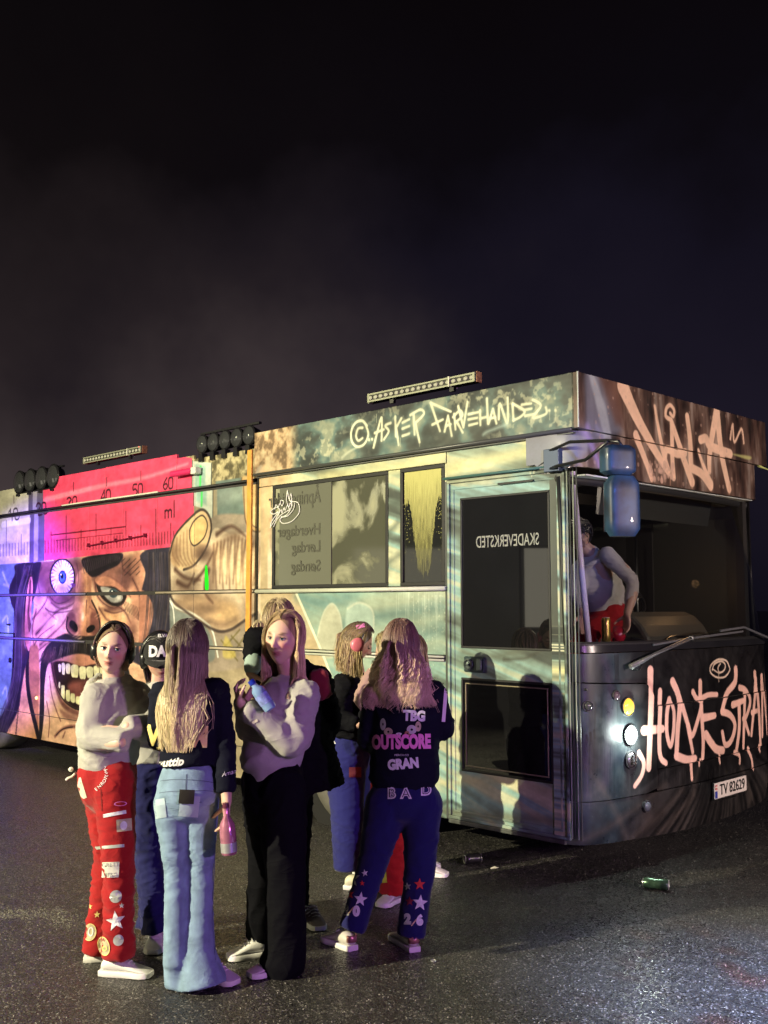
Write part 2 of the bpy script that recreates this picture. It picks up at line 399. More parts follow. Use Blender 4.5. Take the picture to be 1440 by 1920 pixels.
for i in range(16): S.line([(640+(i*37) % 90, 790+(i*23) % 90), (660+(i*37) % 90, 770+(i*23) % 90)], 1.6, INK, 1, .6)
S.line([(130, 790), (170, 830), (160, 860)], 5, (150, 110, 120), 4, .5)
# nose
S.poly([(390, 985), (400, 860), (440, 830), (478, 870), (480, 990), (525, 1080), (525, 1160), (490, 1200), (430, 1196), (385, 1190), (345, 1150), (342, 1085), (375, 1040)], SK2, 3)
S.poly([(352, 1080), (380, 1060), (395, 1110), (390, 1180), (350, 1150)], SK3, 7, .8); S.poly([(480, 1060), (520, 1080), (522, 1160), (490, 1190), (470, 1140)], SK3, 7, .8)
S.poly([(425, 850), (450, 850), (462, 1000), (440, 1150), (418, 1130)], (226, 172, 140), 8, .9); S.soft(432, 1085, 14, 34, (250, 226, 206), .95)
S.ell(382, 1138, 20, 34, (30, 22, 28), 2, rot=-25); S.ell(474, 1152, 27, 17, (30, 22, 28), 2, rot=-35)
S.line([(350, 1090), (345, 1150), (380, 1190), (430, 1196), (490, 1198), (524, 1150), (512, 1070), (480, 1000)], 4, INK, 1.5, .8)
# wild eye
S.ell(322, 872, 70, 102, INK, 2); S.ell(322, 872, 62, 94, (228, 216, 232), 1.5)
for i in range(26):
    a = 2*math.pi*i/26; k = .62+.1*((i*7) % 3)
    S.line([(322+60*math.cos(a), 872+92*math.sin(a)), (322+60*k*math.cos(a+.06), 872+92*k*math.sin(a+.06))], 2.4, (124, 84, 130), .8, .8, w1=.5)
S.soft(322, 940, 60, 40, (170, 140, 190), .6); S.poly([(372, 905), (394, 912), (376, 930)], (120, 70, 130), 1.5)
S.ell(322, 872, 21, 36, (40, 50, 110), 1.2); S.ell(322, 872, 16, 29, (92, 126, 200), 1.2); S.ell(320, 868, 7, 14, (12, 12, 30), 1); S.ell(315, 858, 3, 5, (250, 250, 255), .8)
# drooping eye
S.poly([(505, 900), (560, 890), (640, 930), (668, 975), (640, 1022), (590, 1026), (530, 980)], INK, 3)
S.poly([(528, 925), (580, 930), (640, 962), (642, 1000), (592, 1010), (548, 972)], (160, 158, 156), 3); S.soft(560, 955, 24, 22, (214, 216, 208), .8); S.soft(626, 985, 16, 16, (206, 204, 198), .8); S.ell(597, 958, 24, 26, (70, 84, 92), 1.5); S.ell(597, 958, 9, 11, (14, 14, 20), 1); S.ell(590, 948, 4, 4, (240, 240, 240), .8)
S.poly([(500, 880), (570, 870), (660, 935), (655, 962), (600, 925), (520, 918)], SK2, 3)
S.poly([(425, 780), (500, 752), (640, 742), (628, 800), (560, 836), (500, 870), (462, 856)], (38, 30, 44), 3)
for i in range(20): S.line([(440+i*10, 850-i*4), (425+i*11, 785-i*2)], 2.2, (92, 76, 90), 1, .7)
# moustache and mouth
S.crop(0, 1040, 4.8)
S.poly([(500, 900), (700, 880), (900, 900), (1000, 980), (960, 1080), (700, 1060), (480, 1000)], SK2, 8)
S.poly([(440, 985), (560, 965), (700, 1010), (830, 990), (960, 1010), (1010, 1150), (940, 1340), (760, 1400), (640, 1380), (540, 1290), (480, 1160)], (52, 30, 34), 3)
S.poly([(600, 1160), (760, 1130), (900, 1180), (880, 1300), (700, 1330), (600, 1240)], (132, 82, 80), 10)
for a, b, c, d in ((500, 992, 27, 70), (530, 985, 33, 100), (567, 990, 42, 88), (615, 1002, 66, 108), (690, 1018, 60, 106), (755, 1018, 58, 98), (818, 1010, 50, 92), (872, 1010, 44, 84)):
    S.poly([(a, b), (a+c-3, b+3), (a+c-5, b+d-8), (a+c*.5, b+d), (a+4, b+d-12)], (222, 218, 188), 1.5)
for a, b, c, d in ((500, 1148, 20, 60), (524, 1180, 36, 120), (566, 1222, 40, 100), (608, 1252, 42, 84), (655, 1280, 50, 74), (712, 1300, 56, 70), (775, 1296, 56, 74), (836, 1270, 50, 84)):
    S.poly([(a+3, b+6), (a+c*.5, b), (a+c-3, b+10), (a+c-4, b+d), (a+2, b+d-14)], (216, 212, 176), 1.5)
S.line([(440, 985), (470, 1150), (530, 1330), (640, 1420), (780, 1440), (940, 1380)], 9, SK3, 4, .8); S.line([(440, 985), (475, 1170), (545, 1310), (650, 1390), (780, 1410)], 2.5, INK, 1)
S.poly([(520, 1400), (640, 1450), (700, 1490), (600, 1500), (540, 1460)], SK3, 8, .6)
S.line([(470, 1640), (530, 1580), (620, 1550), (720, 1570)], 5, SK3, 3, .8); S.line([(480, 1630), (540, 1575), (630, 1556)], 1.5, INK, 1)
for p in ([(420, 1100), (440, 1260), (480, 1400), (520, 1500)], [(395, 1330), (420, 1480), (410, 1640)], [(560, 1600), (540, 1650)]): S.line(p, 3, SK3, 2, .7)
S.poly([(340, 1000), (360, 890), (430, 790), (560, 715), (640, 745), (700, 760), (790, 735), (900, 760), (1020, 860), (1120, 1000), (1150, 1200), (1060, 1100), (980, 990), (860, 940), (700, 895), (560, 920), (450, 965), (400, 1010), (375, 1200), (370, 1450), (340, 1690), (300, 1680), (330, 1400), (330, 1150)], (46, 40, 44), 3)
r = random.Random(4)
for i in range(150):
    t_ = r.random(); cx = 350+t_*720; cy = 780+abs(t_-.5)*260; L = r.uniform(50, 110); dx = (t_-.5)*90
    S.line([(cx, cy-r.uniform(-10, 30)), (cx+dx*.4, cy+L*.5), (cx+dx, cy+L)], r.uniform(1.0, 2.6), r.choice([(24, 20, 26), (30, 26, 30), (122, 108, 92), (86, 76, 74)]), .6, .75, w1=.5)
# neck, beard strand, ear and long hair on the left
S.poly([(160, 960), (240, 860), (330, 1000), (330, 1400), (310, 1700), (200, 1690), (-60, 1660), (40, 1560), (110, 1400), (150, 1200)], (214, 166, 122), 3)
S.poly([(230, 850), (310, 820), (330, 1000), (320, 1500), (320, 1700), (280, 1500), (232, 1300), (212, 1050)], (168, 122, 84), 6)
S.line([(222, 900), (222, 1150), (250, 1350), (300, 1560), (330, 1690)], 12, (40, 32, 36), 2.5)
S.poly([(120, 90), (330, 60), (330, 160), (300, 330), (270, 420), (225, 520), (195, 640), (195, 820), (240, 880), (205, 1010), (170, 1200), (140, 1400), (60, 1560), (0, 1660), (-120, 1680), (-40, 1500), (50, 1330), (80, 1100), (90, 860), (110, 560), (70, 420), (60, 300), (110, 180)], (48, 40, 56), 4)
for i in range(70):
    x = r.uniform(90, 190); S.line([(x+90, 90+r.random()*100), (x+20, 420), (x, 800), (x-20, 1150), (x-110-r.random()*90, 1600)], r.uniform(1, 2.6), r.choice([(28, 22, 34), (84, 74, 92), (110, 96, 100)]), 1, .55, w1=.6)
S.poly([(200, 560), (215, 350), (240, 210), (262, 195), (272, 300), (262, 440), (252, 640), (240, 860), (205, 830), (196, 700)], (206, 150, 132), 2)
S.poly([(240, 250), (255, 250), (250, 400), (238, 520), (255, 640), (235, 700), (222, 560), (232, 400)], SK3, 3); S.line([(262, 195), (240, 210), (215, 350), (197, 560), (200, 780), (225, 870)], 2, INK, 1)
for i in range(9): S.ell(140-i*3, 1400+i*30, 7, 14, (60, 44, 36), 1.2, .9); S.ell(140-i*3, 1400+i*30, 3, 8, (190, 150, 110), 1, .9)
S.crop(0, 780, 2.88)
for cx, cy, rx, ry, c, a in ((260, 1120, 90, 60, (236, 196, 164), .6), (600, 1130, 70, 50, (238, 200, 168), .6), (200, 930, 40, 100, (96, 62, 84), .55), (430, 940, 26, 110, (120, 76, 76), .5), (660, 880, 60, 90, (104, 70, 76), .5), (320, 990, 90, 26, (110, 70, 84), .6), (590, 1046, 80, 22, (110, 70, 74), .6),
    (120, 1180, 30, 160, (150, 96, 84), .6), (700, 1160, 50, 130, (120, 78, 76), .6), (440, 1010, 20, 60, (240, 206, 180), .5), (250, 1300, 60, 60, (120, 80, 72), .5)): S.soft(cx, cy, rx, ry, c, a)
for p in ([(230, 1040), (260, 1060), (320, 1062), (380, 1050)], [(550, 1050), (600, 1066), (660, 1050)], [(130, 830), (150, 900), (140, 980)], [(400, 800), (410, 870), (402, 930)], [(452, 1000), (448, 1080)], [(170, 1240), (200, 1190), (280, 1130)], [(560, 1180), (640, 1210), (700, 1200)]): S.line(p, 3, (92, 54, 62), 2, .7, w1=1)
for i in range(26):
    x = 160+(i*53) % 540; y = 1010+(i*37) % 190; S.line([(x, y), (x+(-1)**i*26, y+18)], 2.6, (236, 198, 168) if i % 2 else (132, 88, 84), 2.2, .5, w1=.8)
S.crop(0, 0, 1)
# right hair
S.crop(0, 780, 2.88)
S.poly([(752, 740), (1000, 700), (1000, 1330), (700, 1330), (745, 1200), (790, 1050), (750, 960), (770, 850)], (62, 58, 76), 3)
S.poly([(745, 950), (800, 1000), (812, 1080), (780, 1200), (740, 1300), (735, 1160)], SK2, 3)
for i in range(40):
    x = r.uniform(770, 900); S.line([(x, 740), (x+r.uniform(-10, 10), 950), (x-20, 1150), (x-50, 1320)], r.uniform(1, 3), r.choice([(40, 36, 52), (92, 88, 108), (120, 104, 96)]), 1, .5, w1=.6)
# the syringe: pink barrel with its scale
S.crop(0, 0, 1)
S.poly([(-80, 905), (95, 880), (95, 1052), (-80, 1064)], (206, 204, 184), 1, sm=False)
S.poly([(52, 890), (80, 886), (78, 1052), (50, 1056)], (110, 104, 120), 2, sm=False)
S.poly([(60, 890), (68, 888), (66, 1052), (58, 1056)], (170, 166, 176), 3, sm=False)
PINK = (232, 92, 128)
S.poly([(79, 880), (95, 860), (335, 830), (335, 855), (358, 860), (358, 970), (338, 992), (318, 1026), (78, 1052)], PINK, 1, sm=False)
S.line([(82, 938), (180, 914), (270, 896), (350, 870)], 9, (248, 150, 174), 3, .85, w1=4)
S.line([(0, 984), (50, 976)], 10, (238, 236, 228), 2, .8)
def glyph(c, ch, x, y, w, h, lw, col):
    G = {'0': [[(0, .5), (.1, .1), (.5, 0), (.9, .1), (1, .5), (.9, .9), (.5, 1), (.1, .9), (0, .5)]], '1': [[(.2, .25), (.6, 0), (.6, 1)]], '2': [[(0, .25), (.3, 0), (.8, .05), (.95, .3), (.1, 1), (1, 1)]],
         '3': [[(0, .1), (.5, 0), (.95, .25), (.4, .48), (1, .75), (.5, 1), (0, .88)]], '4': [[(.8, 1), (.8, 0), (0, .7), (1, .7)]], '5': [[(.9, 0), (.15, 0), (.05, .45), (.6, .4), (1, .7), (.5, 1), (0, .9)]],
         '6': [[(.8, 0), (.2, .4), (0, .7), (.4, 1), (.95, .8), (.7, .5), (.1, .6)]], 'm': [[(0, 1), (0, .4)], [(0, .5), (.25, .38), (.5, .5), (.5, 1)], [(.5, .5), (.8, .38), (1, .5), (1, 1)]], 'l': [[(.5, 0), (.5, 1)]]}
    for p in G[ch]: c.line([(x+a*w, y+b*h-(a*w)*.16) for a, b in p], lw, col, .8, .85, sm=len(p) > 5)
SCI = (60, 16, 38)
for (x, y), tx in (((13, 956), '10'), ((66, 945), '20'), ((124, 934), '30'), ((187, 921), '40'), ((247, 910), '50'), ((304, 898), '60')):
    col = (70, 66, 64) if x < 60 else SCI
    for i, ch in enumerate(tx): glyph(S, ch, x+i*10, y-i*1.5, 8, 21, 2.9, col)
glyph(S, 'm', 304, 948, 12, 24, 3, SCI); glyph(S, 'l', 318, 940, 6, 30, 3, SCI)
for i in range(62):
    x = -10+i*5.6; base = 1044-(x+10)*.076
    L = 22
    if i % 10 == 3: L = 66
    elif i % 5 == 3: L = 38
    if x > 322: break
    if 52 < x < 78: continue
    S.line([(x, base-L), (x, base)], 1.9, (84, 80, 74) if x < 60 else SCI, .6, .85, sm=False)
for x, y0, y1 in ((136, 905, 922), (198, 896, 912), (262, 884, 902), (24, 930, 944)): S.line([(x, y0), (x, y1)], 1.6, SCI, .6, .9)
S.line([(90, 1004), (230, 988)], 2, (120, 24, 56), .6); S.line([(100, 1014), (225, 1000)], 1, (120, 24, 56), .6)
# flange, blue-grey plate, hand
S.crop(300, 820, 2.5714)
S.poly([(150, 115), (245, 125), (240, 400), (196, 398), (200, 350), (150, 330)], (202, 208, 198), 1.5, sm=False)
S.poly([(165, 130), (215, 140), (210, 330), (160, 310)], (160, 186, 178), 5, sm=False); S.line([(150, 115), (148, 330)], 2, (60, 60, 60), 1); S.line([(243, 128), (240, 400)], 2, (70, 70, 66), 1)
S.poly([(262, 215), (395, 195), (395, 375), (262, 378)], (120, 136, 132), 2, sm=False); S.poly([(262, 260), (395, 230), (395, 300), (262, 330)], (160, 172, 166), 14, .8, sm=False)
S.poly([(250, 380), (400, 375), (450, 400), (470, 200), (530, 195), (540, 900), (420, 1100), (100, 1100), (40, 800), (60, 560), (150, 480)], (166, 154, 140), 4)
S.poly([(32, 560), (60, 470), (140, 380), (190, 350), (225, 385), (232, 450), (210, 530), (250, 440), (330, 470), (400, 460), (470, 450), (520, 470), (560, 800), (440, 860), (380, 900), (300, 935), (230, 915), (150, 855), (60, 800), (34, 690)], TAN, 3)
S.poly([(60, 800), (150, 855), (230, 915), (300, 935), (380, 900), (350, 800), (250, 760), (120, 760)], (178, 150, 122), 16, .8)
S.soft(300, 850, 90, 70, (214, 184, 142), .7); S.soft(400, 640, 70, 180, (224, 196, 150), .6); S.soft(260, 560, 60, 90, (222, 190, 154), .6)
for i in range(15):
    x = 238+i*17; S.line([(x+8, 480+abs(i-6)*7), (x+(-1)**i*5, 600), (x+4-i, 700+(i*31) % 60)], 6, (112, 82, 66), 4, .7, w1=2); S.line([(x+16, 500+(i*13) % 40), (x+14, 640), (x+8, 720)], 4, (236, 214, 180), 3, .6, w1=2)
S.poly([(32, 560), (60, 470), (140, 380), (190, 350), (225, 385), (232, 450), (205, 540), (150, 620), (100, 640), (50, 620)], (222, 196, 160), 3)
S.soft(60, 560, 40, 90, (150, 120, 98), .7); S.soft(185, 560, 60, 50, (136, 106, 88), .6)
S.line([(34, 560), (62, 470), (140, 382), (190, 350), (224, 385), (232, 450), (206, 540), (150, 618), (100, 640)], 4, (60, 50, 50), 1.6, .9)
S.poly([(128, 450), (150, 405), (190, 378), (214, 420), (198, 485), (152, 524), (132, 500)], (226, 200, 150), 2); S.line([(128, 450), (150, 405), (190, 378), (214, 420), (198, 485), (152, 524), (130, 495), (128, 450)], 2.5, (80, 66, 60), 1.2)
for i in range(6): S.line([(52+i*16, 500-i*12), (48+i*18, 570), (80+i*16, 620)], 3, (140, 108, 84), 2.5, .5)
for cx, cy, rx, ry, c, a in ((110, 720, 90, 90, (112, 90, 78), .7), (230, 700, 40, 160, (120, 96, 82), .6), (200, 560, 60, 60, (104, 84, 76), .7), (450, 500, 60, 60, (120, 98, 84), .6), (340, 480, 70, 40, (130, 106, 90), .6), (200, 830, 120, 40, (126, 104, 88), .6), (420, 820, 60, 90, (140, 116, 96), .5), (300, 620, 40, 100, (232, 210, 176), .6), (370, 700, 30, 110, (236, 214, 176), .5), (430, 640, 20, 110, (230, 206, 168), .5), (150, 640, 50, 30, (226, 196, 160), .5)): S.soft(cx, cy, rx, ry, c, a)
for p in ([(60, 640), (110, 680), (180, 690)], [(70, 700), (120, 720), (150, 660)], [(150, 700), (200, 640), (240, 560)], [(220, 640), (200, 740), (240, 800)], [(260, 470), (330, 430), (400, 480)]): S.line(p, 8, (92, 66, 56), 4, .85, w1=2)
S.poly([(386, 205), (440, 196), (530, 190), (524, 400), (500, 450), (440, 455), (398, 400)], (206, 178, 132), 2.5); S.line([(388, 200), (392, 330), (400, 410), (440, 455), (500, 450), (530, 400)], 3, (110, 90, 74), 1.5, .8)
S.poly([(425, 350), (470, 330), (505, 360), (500, 430), (440, 435)], (224, 202, 156), 3); S.line([(425, 350), (430, 420), (460, 440)], 2, (120, 98, 80), 1)
S.line([(35, 780), (60, 820), (140, 850), (200, 890), (240, 940), (265, 1060)], 4, (226, 230, 222), 1); S.poly([(32, 790), (60, 830), (140, 862), (190, 900), (230, 960), (240, 1080), (60, 1080)], (140, 146, 142), 4); S.line([(34, 790), (52, 850), (60, 1060)], 3, (232, 232, 226), 1)
S.line([(32, 560), (34, 690), (42, 780), (120, 848), (200, 905), (270, 938), (330, 928), (380, 895), (440, 858), (470, 846)], 4.5, (74, 62, 60), 2, .85)
S.line([(60, 800), (140, 838), (220, 890), (290, 905), (350, 880)], 8, (140, 118, 100), 6, .6)
S.line([(190, 145), (186, 330)], 5, (60, 220, 90), 2, .7, sm=False); S.poly([(203, 628), (214, 630), (220, 730), (203, 734)], (30, 235, 40), 1.5)  # green strokes: projected laser light put into the paint
for p in ([(300, 1010), (370, 930)], [(330, 1060), (400, 950)], [(280, 980), (360, 1080)], [(330, 960), (400, 1040)]): S.line(p, 3, (120, 110, 70), 1.5, .7)
S.poly([(300, 960), (330, 1000), (350, 1060), (290, 1060)], (206, 190, 110), 4, .7)
# right of the strap: tan to the white diagonal, then ice shapes on teal
S.poly([(485, 190), (520, 190), (520, 740), (650, 745), (790, 1060), (900, 1400), (485, 1400)], (184, 166, 134), 3, sm=False)
S.poly([(480, 770), (640, 770), (700, 900), (560, 900)], (206, 188, 156), 14, .6); S.poly([(500, 180), (545, 175), (535, 500), (505, 540)], (216, 186, 148), 8, .8)
S.soft(590, 205, 70, 40, (206, 176, 134), .8)
S.poly([(655, 742), (900, 720), (1370, 700), (1370, 1100), (1100, 1400), (960, 1400), (790, 1060)], (134, 164, 156), 4, sm=False, alpha=.75)
for p in ([(700, 900), (900, 860), (1360, 760)], [(800, 1000), (1100, 930), (1360, 860)], [(900, 1080), (1360, 980)], [(1000, 790), (1360, 740)]): S.line(p, 26, (172, 178, 156), 16, .6)
for p in ([(850, 900), (1100, 860), (1360, 820)], [(1000, 1030), (1360, 930)], [(660, 770), (760, 800), (900, 780)]): S.line(p, 14, (96, 128, 128), 10, .6)
S.poly([(760, 960), (790, 850), (830, 805), (865, 850), (880, 930), (850, 1050), (780, 1060)], (182, 184, 164), 4); S.poly([(900, 1000), (905, 820), (960, 800), (1020, 830), (1032, 900), (1000, 990)], (166, 186, 176), 4)
for p in ([(760, 960), (790, 850), (830, 805), (865, 850), (880, 930), (905, 1010)], [(905, 830), (960, 800), (1020, 830), (1032, 900), (1020, 1010)]): S.line(p, 2.4, (206, 208, 190), 2, .8)
S.line([(652, 742), (700, 850), (790, 1060), (840, 1200)], 5, (226, 224, 200), 1)
S.crop(0, 0, 1)
drips(S, (740, 830), 1110, 3, (196, 208, 192), 26, 20, 90, .6); specks(S, (770, 1100, 836, 1230), 150, 5, (212, 216, 196)); specks(S, (700, 1100, 836, 1500), 120, 8, (206, 212, 190)); specks(S, (840, 1230, 1060, 1560), 160, 6, (190, 196, 172), .4, 1.2, .5)
# below: darker smear on the door and sill
S.crop(780, 1100, 2.1818)
for p, c in (([(20, 820), (180, 800), (380, 800), (560, 840)], (190, 186, 150)), ([(80, 900), (200, 930), (560, 960)], (120, 124, 104)), ([(10, 880), (160, 890)], (130, 166, 160)), ([(190, 270), (320, 290), (560, 220)], (90, 96, 84))): S.line(p, 12, c, 6, .7)
S.line([(360, 300), (440, 296), (500, 270), (560, 240)], 5, (60, 60, 52), 3, .8, w1=1)
S.line([(20, 905), (60, 915), (100, 895), (140, 880), (180, 900)], 6, (64, 74, 70), 2, .7)
# streaks over the door
S.crop(480, 680, 2.3226)
for p, c, w in (([(320, 500), (560, 470), (820, 400)], (226, 222, 170), 12), ([(840, 470), (1060, 420), (1290, 350)], (216, 212, 160), 18), ([(850, 520), (1100, 470), (1300, 420)], (110, 120, 100), 12), ([(570, 640), (640, 600), (720, 580)], (72, 84, 78), 8), ([(560, 760), (620, 700)], (72, 84, 78), 8), ([(570, 880), (625, 840)], (90, 102, 94), 6), ([(280, 500), (420, 470), (560, 440)], (190, 188, 146), 10)): S.line(p, w, c, 7, .75)
S.line([(1200, 450), (1200, 500)], 1.4, (226, 220, 180), .6); S.line([(1216, 420), (1216, 490)], 1.6, (226, 220, 180), .6)
# lettering on the fascia
S.crop(640, 760, 3.13)
def strokes(c, L, w, col, blur=1.2, al=.93, halo=True):
    for p in L:
        if halo: c.line(p, w*1.9, col, w*.8, .16, sm=len(p) > 3)
    for p in L: c.line(p, w, col, blur, al, sm=len(p) > 3, w1=w*.85)
ASK = [[(175, 130), (150, 100), (110, 110), (84, 160), (88, 220), (118, 250), (160, 235), (184, 180), (172, 130)], [(150, 140), (125, 145), (112, 185), (125, 215), (150, 200)], [(188, 210), (189, 212)], [(206, 207), (207, 209)],
       [(215, 255), (238, 160), (262, 80), (262, 215)], [(222, 170), (275, 150)], [(315, 112), (284, 128), (304, 160), (276, 208)], [(342, 75), (346, 190)], [(378, 85), (348, 138), (362, 240)], [(385, 110), (425, 90)], [(385, 145), (425, 130)], [(385, 188), (425, 174)],
       [(450, 60), (456, 180)], [(430, 66), (490, 34), (510, 60), (460, 112)], [(460, 112), (485, 225)], [(550, -5), (605, 160)], [(550, -5), (668, 46)], [(560, 122), (622, 92)], [(632, 162), (652, 70), (674, 188)], [(640, 130), (668, 120)],
       [(688, 60), (696, 150)], [(682, 78), (722, 40), (736, 70), (700, 106)], [(704, 106), (738, 168)], [(712, 15), (742, 138), (766, -10)], [(772, 62), (828, 50)], [(772, 92), (824, 82)], [(776, 126), (824, 114)],
       [(840, 40), (842, 125)], [(880, -30), (886, 116)], [(842, 86), (884, 76)], [(890, 116), (916, 30), (936, 116)], [(898, 86), (930, 80)], [(950, 90), (956, 0), (1000, 114), (1002, -36)], [(1030, 0), (1036, 100)], [(1032, 0), (1100, 42), (1078, 76), (1034, 98)],
       [(1085, 6), (1140, -1)], [(1098, 37), (1142, 29)], [(1105, 72), (1152, 62)], [(1150, -22), (1196, 12), (1150, 82), (1226, 60), (1226, 22)], [(1246, 40), (1248, 42)], [(1282, 40), (1284, 42)]]
strokes(S, ASK, 4.8, (222, 222, 196), blur=.9)
for x, y in ((1248, 45), (1283, 45), (372, 200), (232, 60), (1122, 70), (1140, 60), (485, 200)): S.line([(x, y), (x, y+50)], 1.2, (200, 202, 176), .6, .8, sm=False)
S.line([(30, 315), (70, 280), (120, 255)], 5, (196, 200, 178), 2, .7, w1=2); S.line([(860, 180), (880, 165), (960, 135), (1000, 120)], 5, (176, 196, 190), 3, .7)
bt_ = (fbm(S.h, S.w, 7, 301, 1.8, 3)-.5)*.12+(fbm(S.h, S.w, 44, 302, 2.4, 4)-.5)*.26
S.a *= (1+bt_)[..., None]
face_m = (np.clip((t_of-4.55)/.2, 0, 1)*np.clip((2.52-z_of)/.05, 0, 1)); hand_m = np.clip((4.62-t_of)/.1, 0, 1)*np.clip((t_of-3.3)/.05, 0, 1)*np.clip((2.75-z_of)/.1, 0, 1)
mo = (fbm(S.h, S.w, 30, 401, 1.7, 4)-.5)*.5+(fbm(S.h, S.w, 8, 402, 1.8, 3)-.5)*.16; S.a *= (1+mo*np.clip(face_m*.8+hand_m*.4, 0, 1))[..., None]
gm = np.where(rr, 1.26, 1.08); S.a = np.clip(S.a, 0, 1)**gm*.97
IMG_S = S.image('near_side_paint')

# ---- the front: lower body, unrolled in s
Fc = Canvas(-.3, 2.85, .1, 1.6, 300, lambda a, b: front(a, b, -.06), (60/255, 56/255, 56/255))
yy, xx = np.mgrid[0:Fc.h, 0:Fc.w].astype(np.float32); sx = Fc.x0+xx/Fc.res; sz = Fc.y0+yy/Fc.res
g1 = fbm(Fc.h, Fc.w, 70, 5, .8); g2 = fbm(Fc.h, Fc.w, 30, 15, .4)
ang = np.arctan2(sz-.85, sx-1.55); an = np.interp(((ang+math.pi)/(2*math.pi)*180), np.arange(181), np.random.default_rng(5).random(181)).astype(np.float32)
ray_m = np.clip(an*1.3-.35, 0, 1)*np.clip((np.hypot(sx-1.55, sz-.85)-.32)*2.2, 0, 1)
Fc.a[:] = lerp3(g1, [(.25, (20, 19, 23)), (.75, (46, 43, 45))])
low = np.clip((.62-sz)/.3, 0, 1)
rc = lerp3(low, [(0, (92, 88, 90)), (1, (140, 128, 122))]); m = (ray_m*(.35+.45*low))[..., None]; Fc.a = Fc.a*(1-m)+rc*m
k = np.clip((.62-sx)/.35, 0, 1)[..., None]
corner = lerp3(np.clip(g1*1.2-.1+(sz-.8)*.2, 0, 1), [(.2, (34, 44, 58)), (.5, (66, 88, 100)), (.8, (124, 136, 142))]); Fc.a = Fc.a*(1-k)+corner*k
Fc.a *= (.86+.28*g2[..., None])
Fc.crop(780, 1100, 2.1818)
for p, c, w in (([(570, 440), (640, 430), (700, 440)], (120, 116, 92), 14), ([(570, 530), (640, 500), (720, 520)], (92, 140, 138), 14), ([(580, 630), (680, 640), (820, 640)], (40, 50, 66), 20), ([(600, 700), (700, 720), (900, 700)], (44, 52, 74), 20), ([(780, 300), (800, 380), (790, 800)], (118, 98, 132), 14), ([(860, 420), (900, 440)], (150, 140, 140), 20)): Fc.line(p, w, c, 12, .65)
for i in range(14):
    x = 640+i*9; Fc.line([(x, 575+(i*29) % 40), (x+1, 600+(i*29) % 40+8)], 3.2, (14, 18, 24), .8, .9)
Fc.crop(0, 0, 1)
drips(Fc, (1080, 1200), 1400, 13, (150, 150, 160), 40, 30, 120, .35, 1); drips(Fc, (1200, 1420), 1440, 23, (150, 146, 140), 40, 10, 60, .4, 1); drips(Fc, (1070, 1190), 1320, 14, (24, 28, 36), 24, 30, 140, .5, 1)
for a, b, w in (((1100, 1400), (1180, 1570), 8), ((1240, 1470), (1110, 1590), 12), ((1270, 1480), (1180, 1590), 12), ((1290, 1490), (1235, 1565), 12), ((1385, 1440), (1410, 1500), 12), ((1300, 1440), (1290, 1480), 10)):
    Fc.line([a, b], w*.8, (176, 156, 142), 8, .4, w1=w*1.2)
specks(Fc, (1060, 1480, 1200, 1570), 160, 3, (150, 150, 150), .4, 1.4, .6)
Fc.crop(1180, 1160, 4.365)
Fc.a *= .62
Fc.wk = 1.6
PE = (246, 196, 178); HL = [([(150, 425), (146, 700), (130, 1220)], 12), ([(222, 595), (212, 1080), (262, 1180)], 9), ([(95, 915), (235, 900)], 12), ([(292, 660), (270, 760), (268, 930), (296, 1040), (318, 930), (322, 760), (292, 660)], 8),
  ([(318, 515), (368, 660), (352, 900), (342, 1120)], 11), ([(342, 1120), (420, 1150), (490, 1140)], 11), ([(460, 1160), (470, 1310)], 7), ([(372, 650), (430, 860), (470, 950), (540, 720)], 9), ([(430, 870), (470, 1090)], 8), ([(538, 520), (540, 720), (556, 990), (550, 1140)], 9),
  ([(478, 600), (520, 660), (600, 625), (680, 620)], 8), ([(560, 810), (655, 790)], 10), ([(580, 950), (660, 1060), (725, 1075)], 12), ([(845, 415), (838, 520), (760, 620), (716, 760)], 10), ([(716, 760), (790, 790), (830, 870), (800, 990), (745, 1030), (720, 930)], 9),
  ([(810, 705), (905, 672)], 9), ([(868, 690), (868, 900), (840, 1090)], 9), ([(880, 565), (940, 590), (975, 680), (935, 800), (905, 820)], 8), ([(925, 590), (906, 1050)], 8), ([(915, 820), (960, 940)], 8), ([(1040, 500), (1010, 740), (985, 950)], 8), ([(1030, 450), (1062, 740), (1078, 1040)], 9), ([(990, 770), (1060, 750)], 7),
  ([(1104, 475), (1100, 960)], 8), ([(1108, 480), (1140, 700), (1172, 940)], 9), ([(1180, 470), (1176, 940)], 8), ([(1215, 480), (1215, 930)], 8), ([(1215, 480), (1275, 640), (1260, 820), (1215, 930)], 8),
  ([(825, 1090), (875, 1120), (878, 1180)], 6), ([(950, 1060), (990, 1140), (1004, 1230)], 6), ([(690, 1090), (704, 1180)], 5), ([(1060, 1040), (1080, 1090)], 5), ([(530, 1150), (528, 1200)], 4), ([(60, 1100), (95, 1180), (80, 1280), (30, 1370)], 8)]
for p, w in HL: Fc.line(p, w, PE, 1.2, .97, sm=len(p) > 2, w1=w*.8)
Fc.line([(790, 400), (760, 345), (690, 335), (630, 380), (625, 440), (680, 480), (750, 475), (792, 420), (780, 380)], 2.6, (214, 190, 168), .8)
Fc.line([(640, 420), (660, 370), (720, 350), (752, 380), (740, 425), (700, 440), (690, 400), (710, 370)], 2.6, (214, 190, 168), .8); Fc.line([(640, 410), (700, 445), (745, 420)], 2, (214, 190, 168), .8); Fc.line([(694, 430), (696, 515)], 1.6, (214, 190, 168), .6)
IMG_F = Fc.image('front_paint')

